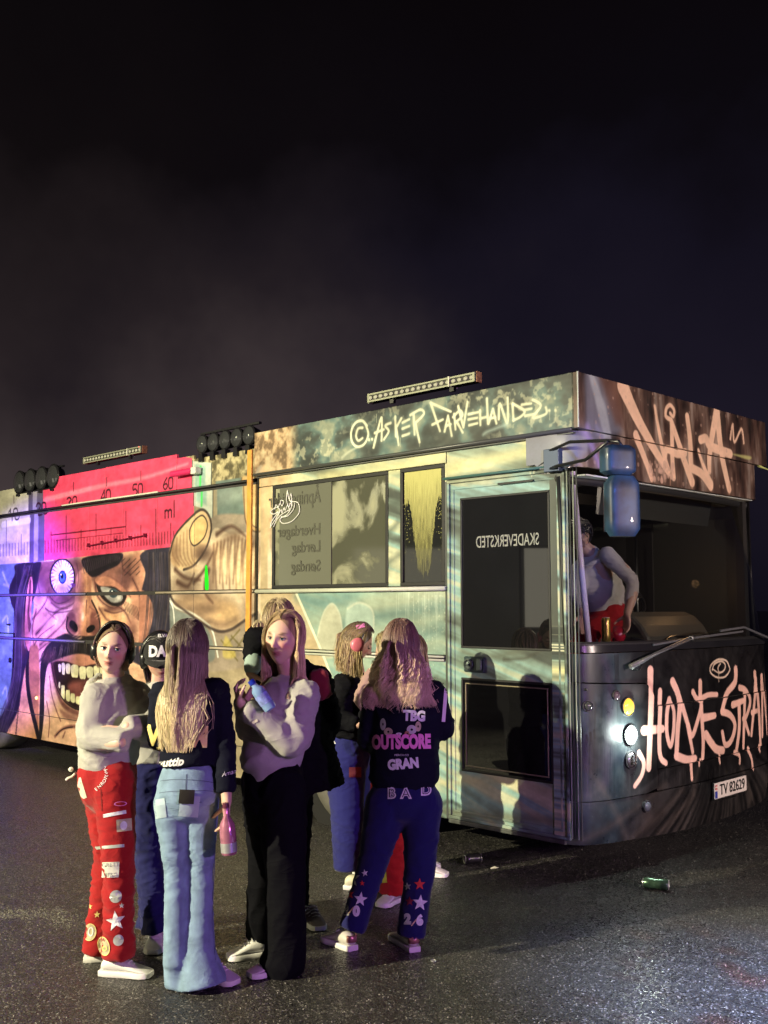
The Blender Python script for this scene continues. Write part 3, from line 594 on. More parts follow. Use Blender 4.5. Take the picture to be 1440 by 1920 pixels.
# ---- the sign box over the windscreen
G = Canvas(-.1, 2.7, 2.45, 3.35, 300, lambda a, b: front(a, b, 0.0), (80/255, 60/255, 50/255))
h1 = fbm(G.h, G.w, 120, 41, .18); h2 = fbm(G.h, G.w, 30, 42, .5)
G.a[:] = lerp3(np.clip((h1-.5)*2+.5, 0, 1), [(0, (34, 26, 24)), (.45, (70, 50, 43)), (.75, (96, 76, 66)), (1, (130, 114, 104))])*(.8+.4*h2[..., None])
G.crop(1030, 680, 3.429)
G.poly([(205, 60), (300, 80), (380, 200), (440, 440), (300, 500), (150, 700), (150, 440), (205, 400)], (116, 122, 138), 12, .8); G.poly([(225, 70), (262, 78), (340, 300), (380, 500), (330, 500)], (168, 176, 182), 6, .8, sm=False)
G.poly([(290, 80), (420, 120), (450, 420), (400, 400)], (96, 64, 52), 14, .8, sm=False); G.line([(220, 420), (330, 740)], 12, (158, 140, 190), 6, .7); G.line([(280, 420), (360, 560)], 10, (148, 150, 180), 6, .6)  # lilac strokes: violet light on this corner put into the paint
PN = (238, 198, 168)
G.wk = 1.85
for p, w, w1 in (([(448, 160), (560, 400), (745, 712)], 20, 8), ([(532, 470), (600, 640), (636, 750)], 10, 7), ([(653, 285), (672, 400), (700, 540), (745, 700)], 4, 8), ([(760, 372), (725, 350), (728, 300), (752, 278), (778, 310), (772, 350), (752, 330)], 5, 4),
                 ([(762, 390), (766, 560), (778, 740)], 7, 8), ([(764, 392), (820, 560), (896, 770)], 7, 11), ([(722, 606), (735, 560), (800, 590), (850, 582)], 8, 9), ([(862, 350), (880, 500), (890, 680)], 8, 9), ([(890, 680), (960, 720), (1015, 795)], 9, 11), ([(934, 565), (975, 680), (1020, 780)], 4, 8),
                 ([(1052, 310), (1010, 560), (1008, 700)], 11, 7), ([(1055, 320), (1080, 560), (1135, 815)], 11, 9), ([(948, 500), (985, 492), (1010, 540), (1140, 590)], 9, 10), ([(1140, 495), (1156, 400), (1166, 515), (1212, 430), (1227, 520)], 3, 3)):
    G.line(p, w*1.9, PN, w, .15); G.line(p, w, PN, 1.3, .97, w1=w1)
G.poly([(1160, 590), (1270, 606), (1260, 628), (1180, 604)], (190, 190, 120), 3, .8)
for x, y in ((756, 740), (640, 720), (1135, 800), (896, 760), (765, 690)): G.line([(x, y-20), (x, y+50)], 1.3, (206, 160, 130), .6, .8, sm=False)
specks(G, (620, 640, 780, 760), 60, 2, (206, 170, 150), 2, 6, .8); specks(G, (250, 80, 1250, 800), 120, 9, (190, 160, 140), 1, 4, .6)
IMG_G = G.image('sign_paint')

def mural(name, img, rough=.32):
    m = bpy.data.materials.new(name); m.use_nodes = True; t = m.node_tree; b = t.nodes['Principled BSDF']
    im = N(t, 'ShaderNodeTexImage'); im.image = img; im.interpolation = 'Cubic'; im.extension = 'EXTEND'
    tcn = N(t, 'ShaderNodeTexCoord'); n = N(t, 'ShaderNodeTexNoise'); n.inputs['Scale'].default_value = 7; n.inputs['Detail'].default_value = 8; n.inputs['Roughness'].default_value = .7
    t.links.new(tcn.outputs['Object'], n.inputs['Vector'])
    mr = N(t, 'ShaderNodeMapRange'); mr.inputs['From Min'].default_value = .3; mr.inputs['From Max'].default_value = .7; mr.inputs['To Min'].default_value = .80; mr.inputs['To Max'].default_value = 1.1
    t.links.new(n.outputs['Fac'], mr.inputs['Value']); mu = N(t, 'ShaderNodeVectorMath', operation='SCALE')
    t.links.new(im.outputs['Color'], mu.inputs[0]); t.links.new(mr.outputs[0], mu.inputs['Scale']); t.links.new(mu.outputs[0], b.inputs['Base Color'])
    m2 = N(t, 'ShaderNodeMapRange'); m2.inputs['From Min'].default_value = .35; m2.inputs['From Max'].default_value = .7; m2.inputs['To Min'].default_value = rough-.08; m2.inputs['To Max'].default_value = rough+.2
    t.links.new(n.outputs['Fac'], m2.inputs['Value']); t.links.new(m2.outputs[0], b.inputs['Roughness'])
    n3 = N(t, 'ShaderNodeTexNoise'); n3.inputs['Scale'].default_value = 1.7; n3.inputs['Detail'].default_value = 2; t.links.new(tcn.outputs['Object'], n3.inputs['Vector'])
    bp = N(t, 'ShaderNodeBump'); bp.inputs['Strength'].default_value = .35; bp.inputs['Distance'].default_value = .02; t.links.new(n3.outputs['Fac'], bp.inputs['Height'])
    b2 = N(t, 'ShaderNodeBump'); b2.inputs['Strength'].default_value = .15; b2.inputs['Distance'].default_value = .001; t.links.new(n.outputs['Fac'], b2.inputs['Height']); t.links.new(bp.outputs[0], b2.inputs['Normal'])
    t.links.new(b2.outputs[0], b.inputs['Normal']); b.inputs['Specular IOR Level'].default_value = .4
    return m
M_S = mural('painted_side', IMG_S, .42); M_F = mural('painted_front', IMG_F, .34); M_G = mural('painted_sign', IMG_G, .45)
def uvset(o, cv, ax, off=0):
    me = o.data; uv = me.uv_layers.new(name='UVMap'); n = len(me.vertices)
    co = np.empty(n*3, np.float32); me.vertices.foreach_get('co', co); co = co.reshape(-1, 3)
    li = np.empty(len(me.loops), np.int32); me.loops.foreach_get('vertex_index', li)
    q = np.stack([(co[:, ax]-cv.x0)/(cv.x1-cv.x0), (co[:, 2]-cv.y0)/(cv.y1-cv.y0)], 1)[li]
    uv.data.foreach_set('uv', q.astype(np.float32).ravel()); return o
# ------------------------------------------------------------ the party bus
bus = empty('party_bus', (P0.x, P0.y, 0), AN, label='large party bus with graffiti mural, lit headlight and name sign over the windscreen', cat='bus')
def part(name, mb, m, parent=None, **k): return mb.build(name, m, parent or bus, **k)
def panel(y0, y1, z0, z1, x=0.0, th=.03, name='body_panel', m=None, bev=.004, holes=None):
    """sheet panel on the near side between lengths y0..y1"""
    if holes is None:
        o = MB().box(x, x+th, y0, y1, z0, z1).build(name, m or M_S, bus, bevel=bev)
    else:
        b = MB(); hy0, hy1, hz0, hz1 = holes
        b.box(x, x+th, y0, hy0, z0, z1).box(x, x+th, hy1, y1, z0, z1).box(x, x+th, hy0, hy1, z0, hz0).box(x, x+th, hy0, hy1, hz1, z1)
        o = b.build(name, m or M_S, bus)
    return uvset(o, S, 1)
G_ = .004
# inner shell (dark box behind every skin), open over the cab
shell = MB()
shell.box(.04, 2.5, 3.30, 9.9, .35, 3.03)
shell.box(.04, 2.5, 1.30, 3.30, .35, .74)
shell.box(.06, 2.44, .34, 1.30, .35, .74)
shell.box(.05, 2.46, .12, 3.32, 2.88, 3.0)
shell.box(2.44, 2.5, 1.2, 3.30, .74, 2.88)
shell.box(.06, 2.44, 1.75, 1.79, .74, 2.88)
part('body_shell', shell, DARKIN)
part('cab_floor', MB().box(.06, 2.44, .10, 1.75, .745, .78), mat('floor_rubber', (.02, .02, .02), .6))
# fascia, with its own thickness
uvset(part('fascia_panel', MB().box(-.045, .0, .0, 3.36, 2.868, 3.235), M_S, bevel=.004), S, 1)
part('fascia_rail', MB().tube([(-.052, .02, 2.862), (-.052, 3.35, 2.862)], .014), mat('dark_trim', (.06, .065, .065), .35), smooth=True)
part('fascia_drip_strip', MB().box(-.03, .0, .02, 3.35, 2.838, 2.848), mat('dark_trim', (0, 0, 0)))
# cab side panels
panel(1.15+G_, 3.345, 2.76, 2.838)
panel(.12, 1.15-G_, 2.625, 2.838)
panel(3.15, 3.345, 1.872, 2.755); panel(1.615, 1.745, 1.872, 2.755); panel(1.135, 1.165, 1.872, 2.755)
panel(1.165, 3.345, 1.345+.03, 1.83)
# wheel arch panel by strips
WC = (2.20, .50); WR = .60
arch = MB(); n = 40; y0, y1, zb, zt = 1.165, 3.345, .235, 1.335
def archz(y):
    d = abs(y-WC[0]); return max(zb, WC[1]+math.sqrt(WR*WR-d*d)) if d < WR else zb
ys = sorted(set([y0+(y1-y0)*i/n for i in range(n+1)]+[WC[0]-WR, WC[0]+WR]))
for a, b in zip(ys[:-1], ys[1:]):
    za, zb2 = archz(a), archz(b)
    arch.add([(x, yy_, z) for x in (0, .03) for (yy_, z) in ((a, za), (b, zb2), (b, zt), (a, zt))], [(0, 1, 2, 3), (7, 6, 5, 4), (0, 4, 5, 1), (2, 6, 7, 3)])
uvset(part('wheel_arch_panel', arch, M_S), S, 1)
part('wheel_arch_rim', MB().tube([(-.008, WC[0]+(WR+.01)*math.cos(a), WC[1]+(WR+.01)*math.sin(a)) for a in [math.pi*i/24-.3+.6*i/24 for i in range(25)]], .014), mat('dark_trim', ()), smooth=True)
part('wheel_well', MB().lathe([(.62, 0), (.62, .5), (.1, .5)], (.03, WC[0], WC[1]), (1, 0, 0), 32), mat('well_black', (.01, .01, .01), .9))
# rails
RAIL = mat('pale_rail', (.52, .54, .46), .35, var=.15, vscale=3)
part('window_sill_rail', MB().tube([(-.022, 1.145, 1.851), (-.022, 3.345, 1.851)], .017), RAIL, smooth=True)
part('waist_moulding', MB().tube([(-.010, 1.17, 1.362), (-.010, 3.345, 1.362)], .009).tube([(-.010, 1.17, 1.338), (-.010, 3.345, 1.338)], .009), RAIL, smooth=True)
part('door_post_strip', MB().box(-.006, .02, 1.140, 1.160, .24, 2.62), mat('dark_trim', ()))
# windows of the cab side
def window(y0, y1, z0, z1, glassm):
    fr = MB(); w = .028
    for a in ((y0, y1, z0, z0+w), (y0, y1, z1-w, z1), (y0, y0+w, z0+w, z1-w), (y1-w, y1, z0+w, z1-w)): fr.box(-.006, .03, *a)
    f = part('window_frame', fr, BLACKRUB, bevel=.003)
    g = MB().box(.008, .014, y0+w, y1-w, z0+w, z1-w).build('pane', glassm, f); return f, g
def sprayglass(name, base, spray, spec_, seed, sx_):
    m = mat(name, base, .07, spec=.8); t = m.node_tree; b = t.nodes['Principled BSDF']
    tcn = N(t, 'ShaderNodeTexCoord'); n = N(t, 'ShaderNodeTexNoise'); mpn = N(t, 'ShaderNodeMapping'); mpn.inputs['Location'].default_value = (seed, seed, 0); mpn.inputs['Scale'].default_value = (1, sx_, 1)
    n.inputs['Scale'].default_value = 2.2; n.inputs['Detail'].default_value = 7; n.inputs['Distortion'].default_value = .6
    t.links.new(tcn.outputs['Object'], mpn.inputs[0]); t.links.new(mpn.outputs[0], n.inputs[0])
    r = N(t, 'ShaderNodeValToRGB'); e = r.color_ramp.elements; e[0].position = spec_; e[0].color = (*base, 1); e[1].position = spec_+.12; e[1].color = (*spray, 1)
    t.links.new(n.outputs['Fac'], r.inputs[0]); t.links.new(r.outputs[0], b.inputs['Base Color'])
    mr = N(t, 'ShaderNodeMapRange'); mr.inputs['From Min'].default_value = spec_; mr.inputs['From Max'].default_value = spec_+.1; mr.inputs['To Min'].default_value = .06; mr.inputs['To Max'].default_value = .45
    t.links.new(n.outputs['Fac'], mr.inputs['Value']); t.links.new(mr.outputs[0], b.inputs['Roughness']); return m
w1, _ = window(1.745, 3.15, 1.872, 2.755, sprayglass('window_glass_frosted', (.075, .078, .056), (.26, .26, .17), .50, 3.1, 1))
part('pane_divider', MB().box(-.002, .006, 2.395, 2.41, 1.90, 2.727), mat('grey_glass', (.13, .135, .105), .12), parent=w1)
part('sliding_pane', MB().box(.002, .007, 2.41, 3.06, 1.90, 2.727), mat('grey_glass', (.13, .135, .105), .12), parent=w1)
w2, _ = window(1.165, 1.615, 1.872, 2.755, mat('dark_glass', (.014, .015, .014), .04, spec=.9))
# yellow overspray and its runs on the narrow pane
def spraymat():
    m = mat('yellow_overspray', (.42, .40, .13), .45); t = m.node_tree; b_ = t.nodes['Principled BSDF']; tcn = N(t, 'ShaderNodeTexCoord'); mp_ = N(t, 'ShaderNodeMapping'); mp_.inputs['Scale'].default_value = (1, 60, 5)
    n = N(t, 'ShaderNodeTexNoise'); n.inputs['Scale'].default_value = 1.5; n.inputs['Detail'].default_value = 4; t.links.new(tcn.outputs['Object'], mp_.inputs[0]); t.links.new(mp_.outputs[0], n.inputs[0])
    sx_ = N(t, 'ShaderNodeSeparateXYZ'); t.links.new(tcn.outputs['Object'], sx_.inputs[0]); g_ = N(t, 'ShaderNodeMapRange'); g_.inputs['From Min'].default_value = 1.95; g_.inputs['From Max'].default_value = 2.7; g_.inputs['To Min'].default_value = -.42; g_.inputs['To Max'].default_value = .55; t.links.new(sx_.outputs['Z'], g_.inputs['Value'])
    a_ = N(t, 'ShaderNodeMath', operation='ADD'); t.links.new(n.outputs['Fac'], a_.inputs[0]); t.links.new(g_.outputs[0], a_.inputs[1]); a_.use_clamp = True; t.links.new(a_.outputs[0], b_.inputs['Alpha']); return m
sp = MB(); r = random.Random(9)
top = 2.725; Lw = 0
for i in range(76):
    yv = 1.205+i*.0049; Lw = .8*Lw+r.uniform(-.045, .045)
    L = .22+.56*math.exp(-((i-36)/22.0)**4)+Lw*.6
    sp.add([(.0055, yv, top), (.0055, yv+.0049, top), (.0055, yv+.0046, top-L), (.0055, yv+.0006, top-L-.01)], [(0, 1, 2, 3)])
for i in range(420):
    yv = r.uniform(1.2, 1.585); z = 2.7-abs(r.gauss(0, .34)); k = r.uniform(.0012, .0035)
    if z > 1.91: sp.add([(.005, yv-k, z), (.005, yv+k, z), (.005, yv+k, z-k*2.2), (.005, yv-k, z-k*2.2)], [(0, 1, 2, 3)])
part('paint_overspray', sp, spraymat(), parent=w2, kind='stuff')
# mural continues behind the cab
RX = .035
ysec = [3.372, 4.37, 5.02, 5.66, 6.36, 7.14, 8.05, 8.95, 9.85]
for a, b in zip(ysec[:-1], ysec[1:]):
    for z0, z1 in ((.225, .50), (.50, 1.33), (1.36, 1.84), (1.87, 2.80)):
        if b > 8.0 and z0 == .225: pass
        panel(a+.003, b-.003, z0+.003, z1-.003, x=RX)
for a, b, z in ((3.372, 4.37, 3.115), (4.37, 4.66, 3.15), (4.66, 6.0, 3.19), (6.0, 7.11, 3.185), (7.11, 8.05, 3.06), (8.05, 9.85, 3.14)):
    panel(a+.003, b-.003, 2.845, z, x=RX-.02, name='upper_board')
MOUL = mat('body_moulding', (.42, .36, .28), .4, var=.2)
for a, b, z in ((3.372, 5.00, 1.855), (3.372, 4.37, 1.345), (6.38, 9.85, 1.855), (6.38, 9.85, 1.345)):
    part('body_moulding', MB().tube([(RX-.006, a, z), (RX-.006, b, z)], .011), MOUL if a < 5 else mat('moulding_dark', (.10, .09, .13), .5), smooth=True)
part('gutter_rail', MB().tube([(RX-.024, 3.4, 2.832), (RX-.024, 6.0, 2.834), (RX-.024, 9.8, 2.828)], .012), BLACKRUB, smooth=True)
part('awning_rail', MB().box(RX-.045, RX-.01, 4.95, 6.9, 2.838, 2.852), mat('pale_rail', ()))
rod = part('hatch_rod', MB().tube([(RX-.02, 5.18, 2.43), (RX-.02, 6.36, 2.37)], .007), mat('dark_red', (.14, .008, .03), .4))
for i in range(5):
    part('hatch_rod_clip', MB().box(RX-.032, RX, 5.20+i*.28, 5.22+i*.28, 2.41-i*.013, 2.45-i*.013), mat('dark_red', ()), parent=rod)
part('awning_arm', MB().tube([(-.05, 4.30, 2.99), (-.06, 4.62, 2.985)], .03, n=14), mat('pink_paint', (.62, .03, .13), .35), smooth='auto')
part('arm_bracket', MB().box(-.07, .0, 4.22, 4.30, 2.955, 3.02), mat('white_paint', (.6, .62, .56), .4), bevel=.006)
part('roof', MB().box(.03, 2.5, .05, 9.85, 3.035, 3.06), mat('roof_grey', (.10, .10, .10), .7, var=.3))
part('rear_wall', MB().box(.04, 2.5, 9.87, 9.90, .25, 3.05), mat('roof_grey', ()))
part('far_wall', MB().box(2.505, 2.53, 1.2, 9.85, .25, 3.05), mat('roof_grey', ()))
# orange strap over the joint
part('orange_strap', MB().box(-.066, -.044, 3.372, 3.432, 1.2, 3.09), mat('orange_wood', (.62, .29, .05), .5, var=.2, vscale=12, bump=.3, bscale=30), bevel=.003)
part('joint_gap', MB().box(.0, .03, 3.347, 3.370, .25, 3.1), mat('well_black', ()))
# door
dr = part('door', MB().box(.004, .03, .135, 1.125, .26, .58).box(.004, .03, .135, 1.125, 1.225, 1.43).box(.004, .03, .135, .24, .58, 1.225).box(.004, .03, 1.02, 1.125, .58, 1.225)
          .box(.004, .03, .135, .24, 1.43, 2.6).box(.004, .03, 1.02, 1.125, 1.43, 2.6).box(.004, .03, .24, 1.02, 2.49, 2.6), M_S); uvset(dr, S, 1)
def frame(y0, y1, z0, z1, w, x0, x1, nm, m, par, uv=True):
    b = MB(); b.box(x0, x1, y0, y1, z0, z0+w).box(x0, x1, y0, y1, z1-w, z1).box(x0, x1, y0, y0+w, z0+w, z1-w).box(x0, x1, y1-w, y1, z0+w, z1-w)
    o = part(nm, b, m, parent=par, bevel=.004)
    return uvset(o, S, 1) if uv else o
frame(.11, 1.137, .245, 2.625, .022, -.012, .03, 'door_frame', M_S, None)
frame(.165, 1.095, .29, 2.572, .018, -.004, .02, 'door_lip', M_S, dr)
part('door_rain_rail', MB().tube([(-.03, .06, 2.638), (-.03, 1.15, 2.638)], .010), mat('teal_trim', (.05, .12, .12), .35), smooth=True)
DG = mat('door_glass', (.006, .006, .007), .015, spec=1.0, coat=.6)
for z0, z1 in ((1.43, 2.49), (.58, 1.225)):
    f = frame(.24, 1.02, z0, z1, .016, -.003, .02, 'glass_gasket', BLACKRUB, dr, False)
    part('pane', MB().box(.006, .012, .256, 1.004, z0+.016, z1-.016), DG, parent=dr)
frame(.275, .985, .615, 1.19, .009, -.001, .008, 'inner_strip', mat('brass_strip', (.22, .19, .12), .4), dr, False)
for i, yv in enumerate((.022, .048, .074, .096)): part('post_strip', MB().tube([(-.003, yv, .26), (-.003, yv, 2.62)], .0045, n=6), mat('post_strip_grey', (.30, .34, .30), .3) if i % 2 else mat('dark_trim', ()))
hp = part('handle_plate', MB().box(-.016, .006, .80, .985, 1.265, 1.375), mat('handle_black', (.03, .05, .055), .3), parent=dr, bevel=.012)
part('handle_dial', MB().lathe([(.040, 0), (.040, .012), (.030, .016), (.030, .004), (.012, .004), (.012, .02), (.004, .022)], (-.016, .935, 1.32), (-1, 0, 0), 24), mat('handle_steel', (.20, .24, .24), .25, .7), parent=hp, smooth='auto')
part('handle_lever', MB().box(-.030, -.016, .815, .862, 1.28, 1.36), mat('handle_steel', ()), parent=hp, bevel=.006)
part('door_hinge_wire', MB().tube([(-.02, .13, 2.66), (-.05, .20, 2.69), (-.03, .32, 2.64), (-.01, .33, 2.62)], .004).tube([(-.02, .10, 2.63), (-.05, .16, 2.60), (-.03, .24, 2.61)], .004), BLACKRUB)
part('door_closer', MB().box(-.02, .0, .36, .66, 2.555, 2.568), BLACKRUB, parent=dr)
# cab corner and front, one plan curve for all of them
CURV = [(0, .55), (0, .30), (0, .135), (.014, .085), (.05, .035), (.11, .0), (.21, -.030), (.36, -.052), (.55, -.070), (.8, -.088), (1.25, -.10), (1.8, -.088), (2.09, -.070), (2.28, -.052), (2.43, -.030), (2.53, 0), (2.59, .035), (2.626, .085), (2.64, .135), (2.64, .3), (2.64, .55)]
CV = spline(CURV, 5); AL = [0]
for p, q in zip(CV[:-1], CV[1:]): AL.append(AL[-1]+math.hypot(q[0]-p[0], q[1]-p[1]))
def curve_at(s_val, inset=0.0):       # s coordinate -> plan point (monotone part)
    best = None
    for (p, q) in zip(CV[:-1], CV[1:]):
        if (p[0] <= s_val <= q[0]) and q[0] > p[0]:
            k = (s_val-p[0])/(q[0]-p[0]); x = s_val; y = p[1]+k*(q[1]-p[1]); T = (q[0]-p[0], q[1]-p[1]); best = (x, y, T); break
    if best is None: best = (s_val, CV[0][1] if s_val < 1 else CV[-1][1], (0, -1))
    x, y, T = best; L = math.hypot(*T); nx, ny = -T[1]/L, T[0]/L      # inward normal
    return x+nx*inset, y+ny*inset
def lean(z): return max(0, z-1.42)*.15-(.03 if z < .3 else 0)*0
def arclist(a0, a1, n):               # points by arc length
    out = []
    for i in range(n+1):
        a = a0+(a1-a0)*i/n
        for j in range(len(AL)-1):
            if AL[j] <= a <= AL[j+1]+1e-9:
                k = (a-AL[j])/max(1e-9, AL[j+1]-AL[j]); p, q = CV[j], CV[j+1]
                T = (q[0]-p[0], q[1]-p[1]); L = math.hypot(*T); out.append((p[0]+k*T[0], p[1]+k*T[1], -T[1]/L, T[0]/L)); break
    return out
def a_of_s(sv):
    for j in range(len(CV)-1):
        if CV[j][0] <= sv <= CV[j+1][0] and CV[j+1][0] > CV[j][0]+1e-6: return AL[j]+(AL[j+1]-AL[j])*(sv-CV[j][0])/(CV[j+1][0]-CV[j][0])
    return 0
A135 = .55-.135
def skin(a0, a1, zfun0, zfun1, th=.02, off=0.0, n=40, nz=6, name='front_panel', m=None, leanf=lean, bow=0, **k):
    pts = arclist(a0, a1, n); vs = []; fs = []
    for lay in (off, off+th):
        for i, (x, y, nx, ny) in enumerate(pts):
            z0, z1 = zfun0(i/n), zfun1(i/n)
            for j in range(nz+1):
                z = z0+(z1-z0)*j/nz; vs.append((x+nx*lay, y+ny*lay+leanf(z)*max(0, ny)**.6, z))
    M = (n+1)*(nz+1)
    for i in range(n):
        for j in range(nz):
            a = i*(nz+1)+j; b = a+nz+1; fs.append((a, b, b+1, a+1)); fs.append((M+a, M+a+1, M+b+1, M+b))
    for i in range(n):
        a = i*(nz+1); b = a+nz+1; fs.append((a, M+a, M+b, b)); a += nz; b += nz; fs.append((a, b, M+b, M+a))
    for j in range(nz):
        fs.append((j, j+1, M+j+1, M+j)); a = n*(nz+1)+j; fs.append((a, M+a, M+a+1, a+1))
    b = MB().add(vs, fs); o = part(name, b, m or M_F, smooth='auto', **k); return uvset(o, Fc, 0)
A7 = a_of_s(.715); AE = AL[-1]-A135; AEND = AL[-1]-.02
c_ = lambda v: (lambda u: v)
def tuck(z): return lean(z)+(max(0, .42-z)**1.5)*.35      # bumper curls under
skin(A135, AEND, lambda u: .205+.03*math.cos(u*math.pi*2)*.5-.02*math.sin(u*math.pi), c_(.485), name='bumper', leanf=tuck, off=-.004, n=60)
skin(A135, A7-.004, lambda u: .492+.02*max(0, u-.85)/.15, lambda u: 1.235-.10*max(0, (u-.86)/.14)**2-.035*u, name='lamp_panel', off=-.010, n=30)
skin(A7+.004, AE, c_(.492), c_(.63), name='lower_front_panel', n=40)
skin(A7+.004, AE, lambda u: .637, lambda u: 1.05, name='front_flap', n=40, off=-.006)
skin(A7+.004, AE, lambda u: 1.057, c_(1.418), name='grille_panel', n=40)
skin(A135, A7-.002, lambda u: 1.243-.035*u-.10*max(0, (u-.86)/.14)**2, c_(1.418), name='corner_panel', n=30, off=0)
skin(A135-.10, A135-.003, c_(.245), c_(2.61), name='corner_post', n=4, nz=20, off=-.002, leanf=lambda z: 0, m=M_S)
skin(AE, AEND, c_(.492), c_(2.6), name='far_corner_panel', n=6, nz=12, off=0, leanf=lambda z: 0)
skin(A135+.01, AE, lambda u: 1.425, c_(1.47), th=.05, off=-.012, name='windscreen_ledge', m=mat('black_plastic', ()), nz=2)
for i in range(4):
    a = a_of_s(.30+.012*i); x, y, nx, ny = arclist(a, a, 1)[0]
    part('panel_seam', MB().tube([(x-nx*.001, y-ny*.001, 1.245), (x-nx*.001, y-ny*.001, 1.41)], .0018, n=5), BLACKRUB)
# windscreen
gl = bpy.data.materials.new('windscreen_glass'); gl.use_nodes = True; t = gl.node_tree; t.nodes.clear()
o_ = N(t, 'ShaderNodeOutputMaterial'); mxs = N(t, 'ShaderNodeMixShader'); tr = N(t, 'ShaderNodeBsdfTransparent'); tr.inputs[0].default_value = (.84, .86, .84, 1)
gs = N(t, 'ShaderNodeBsdfGlossy'); gs.inputs['Roughness'].default_value = .02; gs.inputs[0].default_value = (.9, .9, .9, 1); fr = N(t, 'ShaderNodeLayerWeight'); fr.inputs[0].default_value = .5; pw = N(t, 'ShaderNodeMath', operation='POWER'); t.links.new(fr.outputs['Facing'], pw.inputs[0]); pw.inputs[1].default_value = 4.5
pa = N(t, 'ShaderNodeMath', operation='MULTIPLY_ADD'); t.links.new(pw.outputs[0], pa.inputs[0]); pa.inputs[1].default_value = .8; pa.inputs[2].default_value = .035
t.links.new(pa.outputs[0], mxs.inputs[0]); t.links.new(tr.outputs[0], mxs.inputs[1]); t.links.new(gs.outputs[0], mxs.inputs[2]); t.links.new(mxs.outputs[0], o_.inputs[0])
ws = skin(A135+.015, AE-.01, c_(1.46), c_(2.60), th=.006, off=.012, n=60, nz=10, name='windscreen', m=gl)
def rub(a0, a1, z, r, nm, par): 
    return part(nm, MB().tube([(p[0]+p[2]*.006, p[1]+p[3]*.006+lean(z)*max(0, p[3])**.6, z) for p in arclist(a0, a1, 40)], r), BLACKRUB, parent=par, smooth=True)
rub(A135+.01, AE, 1.475, .018, 'windscreen_rubber', ws); rub(A135+.01, AE, 2.56, .03, 'windscreen_rubber', ws)
for a in (A135+.012, AE-.006):
    p = arclist(a, a, 1)[0]; part('windscreen_rubber', MB().tube([(p[0]+p[2]*.004, p[1]+p[3]*.004+lean(z)*max(0, p[3])**.6, z) for z in (1.47, 1.8, 2.2, 2.57)], .018), BLACKRUB, parent=ws, smooth=True)
# sign box: sharp upper box, lower board with a rounded corner
sb = part('sign_box', MB().box(-.045, 2.63, -.03, .02, 2.868, 3.235), M_G, bevel=.004); uvset(sb, G, 0)
lowc = spline([(-.035, .40), (-.035, .20), (-.012, .075), (.05, .01), (.15, -.018), (.4, -.024), (1.3, -.026), (2.3, -.024), (2.45, .0), (2.53, .08), (2.54, .2)], 5)
vs = []; fs = []; NL = len(lowc)
for lay in (0, .03):
    for i, (x, y) in enumerate(lowc):
        bot = 2.625-.0 if x < .36 else 2.625-.045*min(1, (x-.36)/.35)
        if y > .3 and x < 0: bot = 2.66
        for z in (bot, (bot+2.86)/2, 2.861): vs.append((x+(lay if y > .05 and x < 1 else 0)-(lay if x > 2.4 else 0), y+(lay if y < .1 else 0), z))
M3 = NL*3
for i in range(NL-1):
    for j in range(2):
        a = i*3+j; b = a+3; fs += [(a, b, b+1, a+1), (M3+a, M3+a+1, M3+b+1, M3+b)]
    a = i*3; fs += [(a, M3+a, M3+a+3, a+3), (a+2, a+5, M3+a+5, M3+a+2)]
lb = part('sign_lower_board', MB().add(vs, fs), M_G, smooth='auto'); uvset(lb, G, 0)
part('sign_soffit', MB().box(.10, 2.45, .02, .20, 2.575, 2.585), mat('soffit_white', (.55, .60, .56), .5))
part('sign_edge_trim', MB().tube([(2.50, -.02, 2.862), (2.70, -.02, 2.845)], [.012, .003]), mat('lime_paint', (.55, .6, .2), .5))
part('fascia_corner_bead', MB().tube([(-.046, -.031, 2.87), (-.046, -.031, 3.233)], .005), mat('pale_bead', (.42, .46, .46), .4))
# lamps on the front
def lampat(sv, z, r, name, m, ring=None, em=None, bulge=.02):
    x, y = curve_at(sv, -.012); x2, y2 = curve_at(sv, .5); n = Vector((x-x2, y-y2, 0)).normalized()
    L = part(name, MB().lathe([(r, -.01), (r*1.0, .004), (r*.94, .010), (r*.80, .010+bulge*.5), (r*.45, .010+bulge*.9), (.001, .010+bulge)], (x, y, z), n, 28), m, smooth='auto')
    part('lamp_ring', MB().lathe([(r*1.02, -.012), (r*1.16, .006), (r*1.13, .013), (r*1.02, .013), (r*.98, .006)], (x, y, z), n, 28), mat('lamp_ring', (.05, .05, .055), .3), parent=L, smooth='auto')
    return L, Vector((x, y, z))+n*.03, n
hs, hz = front(1181, 1378, -.07); is_, iz = front(1177, 1325, -.07)
HEADL = mat('headlight_lit', (.9, .95, .95), .1, emit=(.88, 1, .93), es=22.0)
AMBER = mat('amber_lit', (.9, .5, .05), .2, emit=(1.0, .60, .07), es=1.1)
h_, hp_, hn = lampat(hs, hz, .058, 'headlight', HEADL)
tag(h_, label='lit round white headlight')
a_, _, _ = lampat(is_, iz, .056, 'indicator_lamp', AMBER); tag(a_, label='lit amber indicator lamp')
fs_, fz = front(1182, 1424, -.07)
fg, _, _ = lampat(fs_, fz, .052, 'fog_lamp', mat('fog_glass', (.18, .17, .19), .12, .6))
for i in range(7):
    x, y = curve_at(fs_, -.035); part('lamp_flute', MB().lathe([(.010, 0), (.008, .008), (.002, .012)], (x+(-.02 if i % 2 else .012), y-.004, fz-.03+i*.01), (0, -1, 0), 8), CHROME, parent=fg)
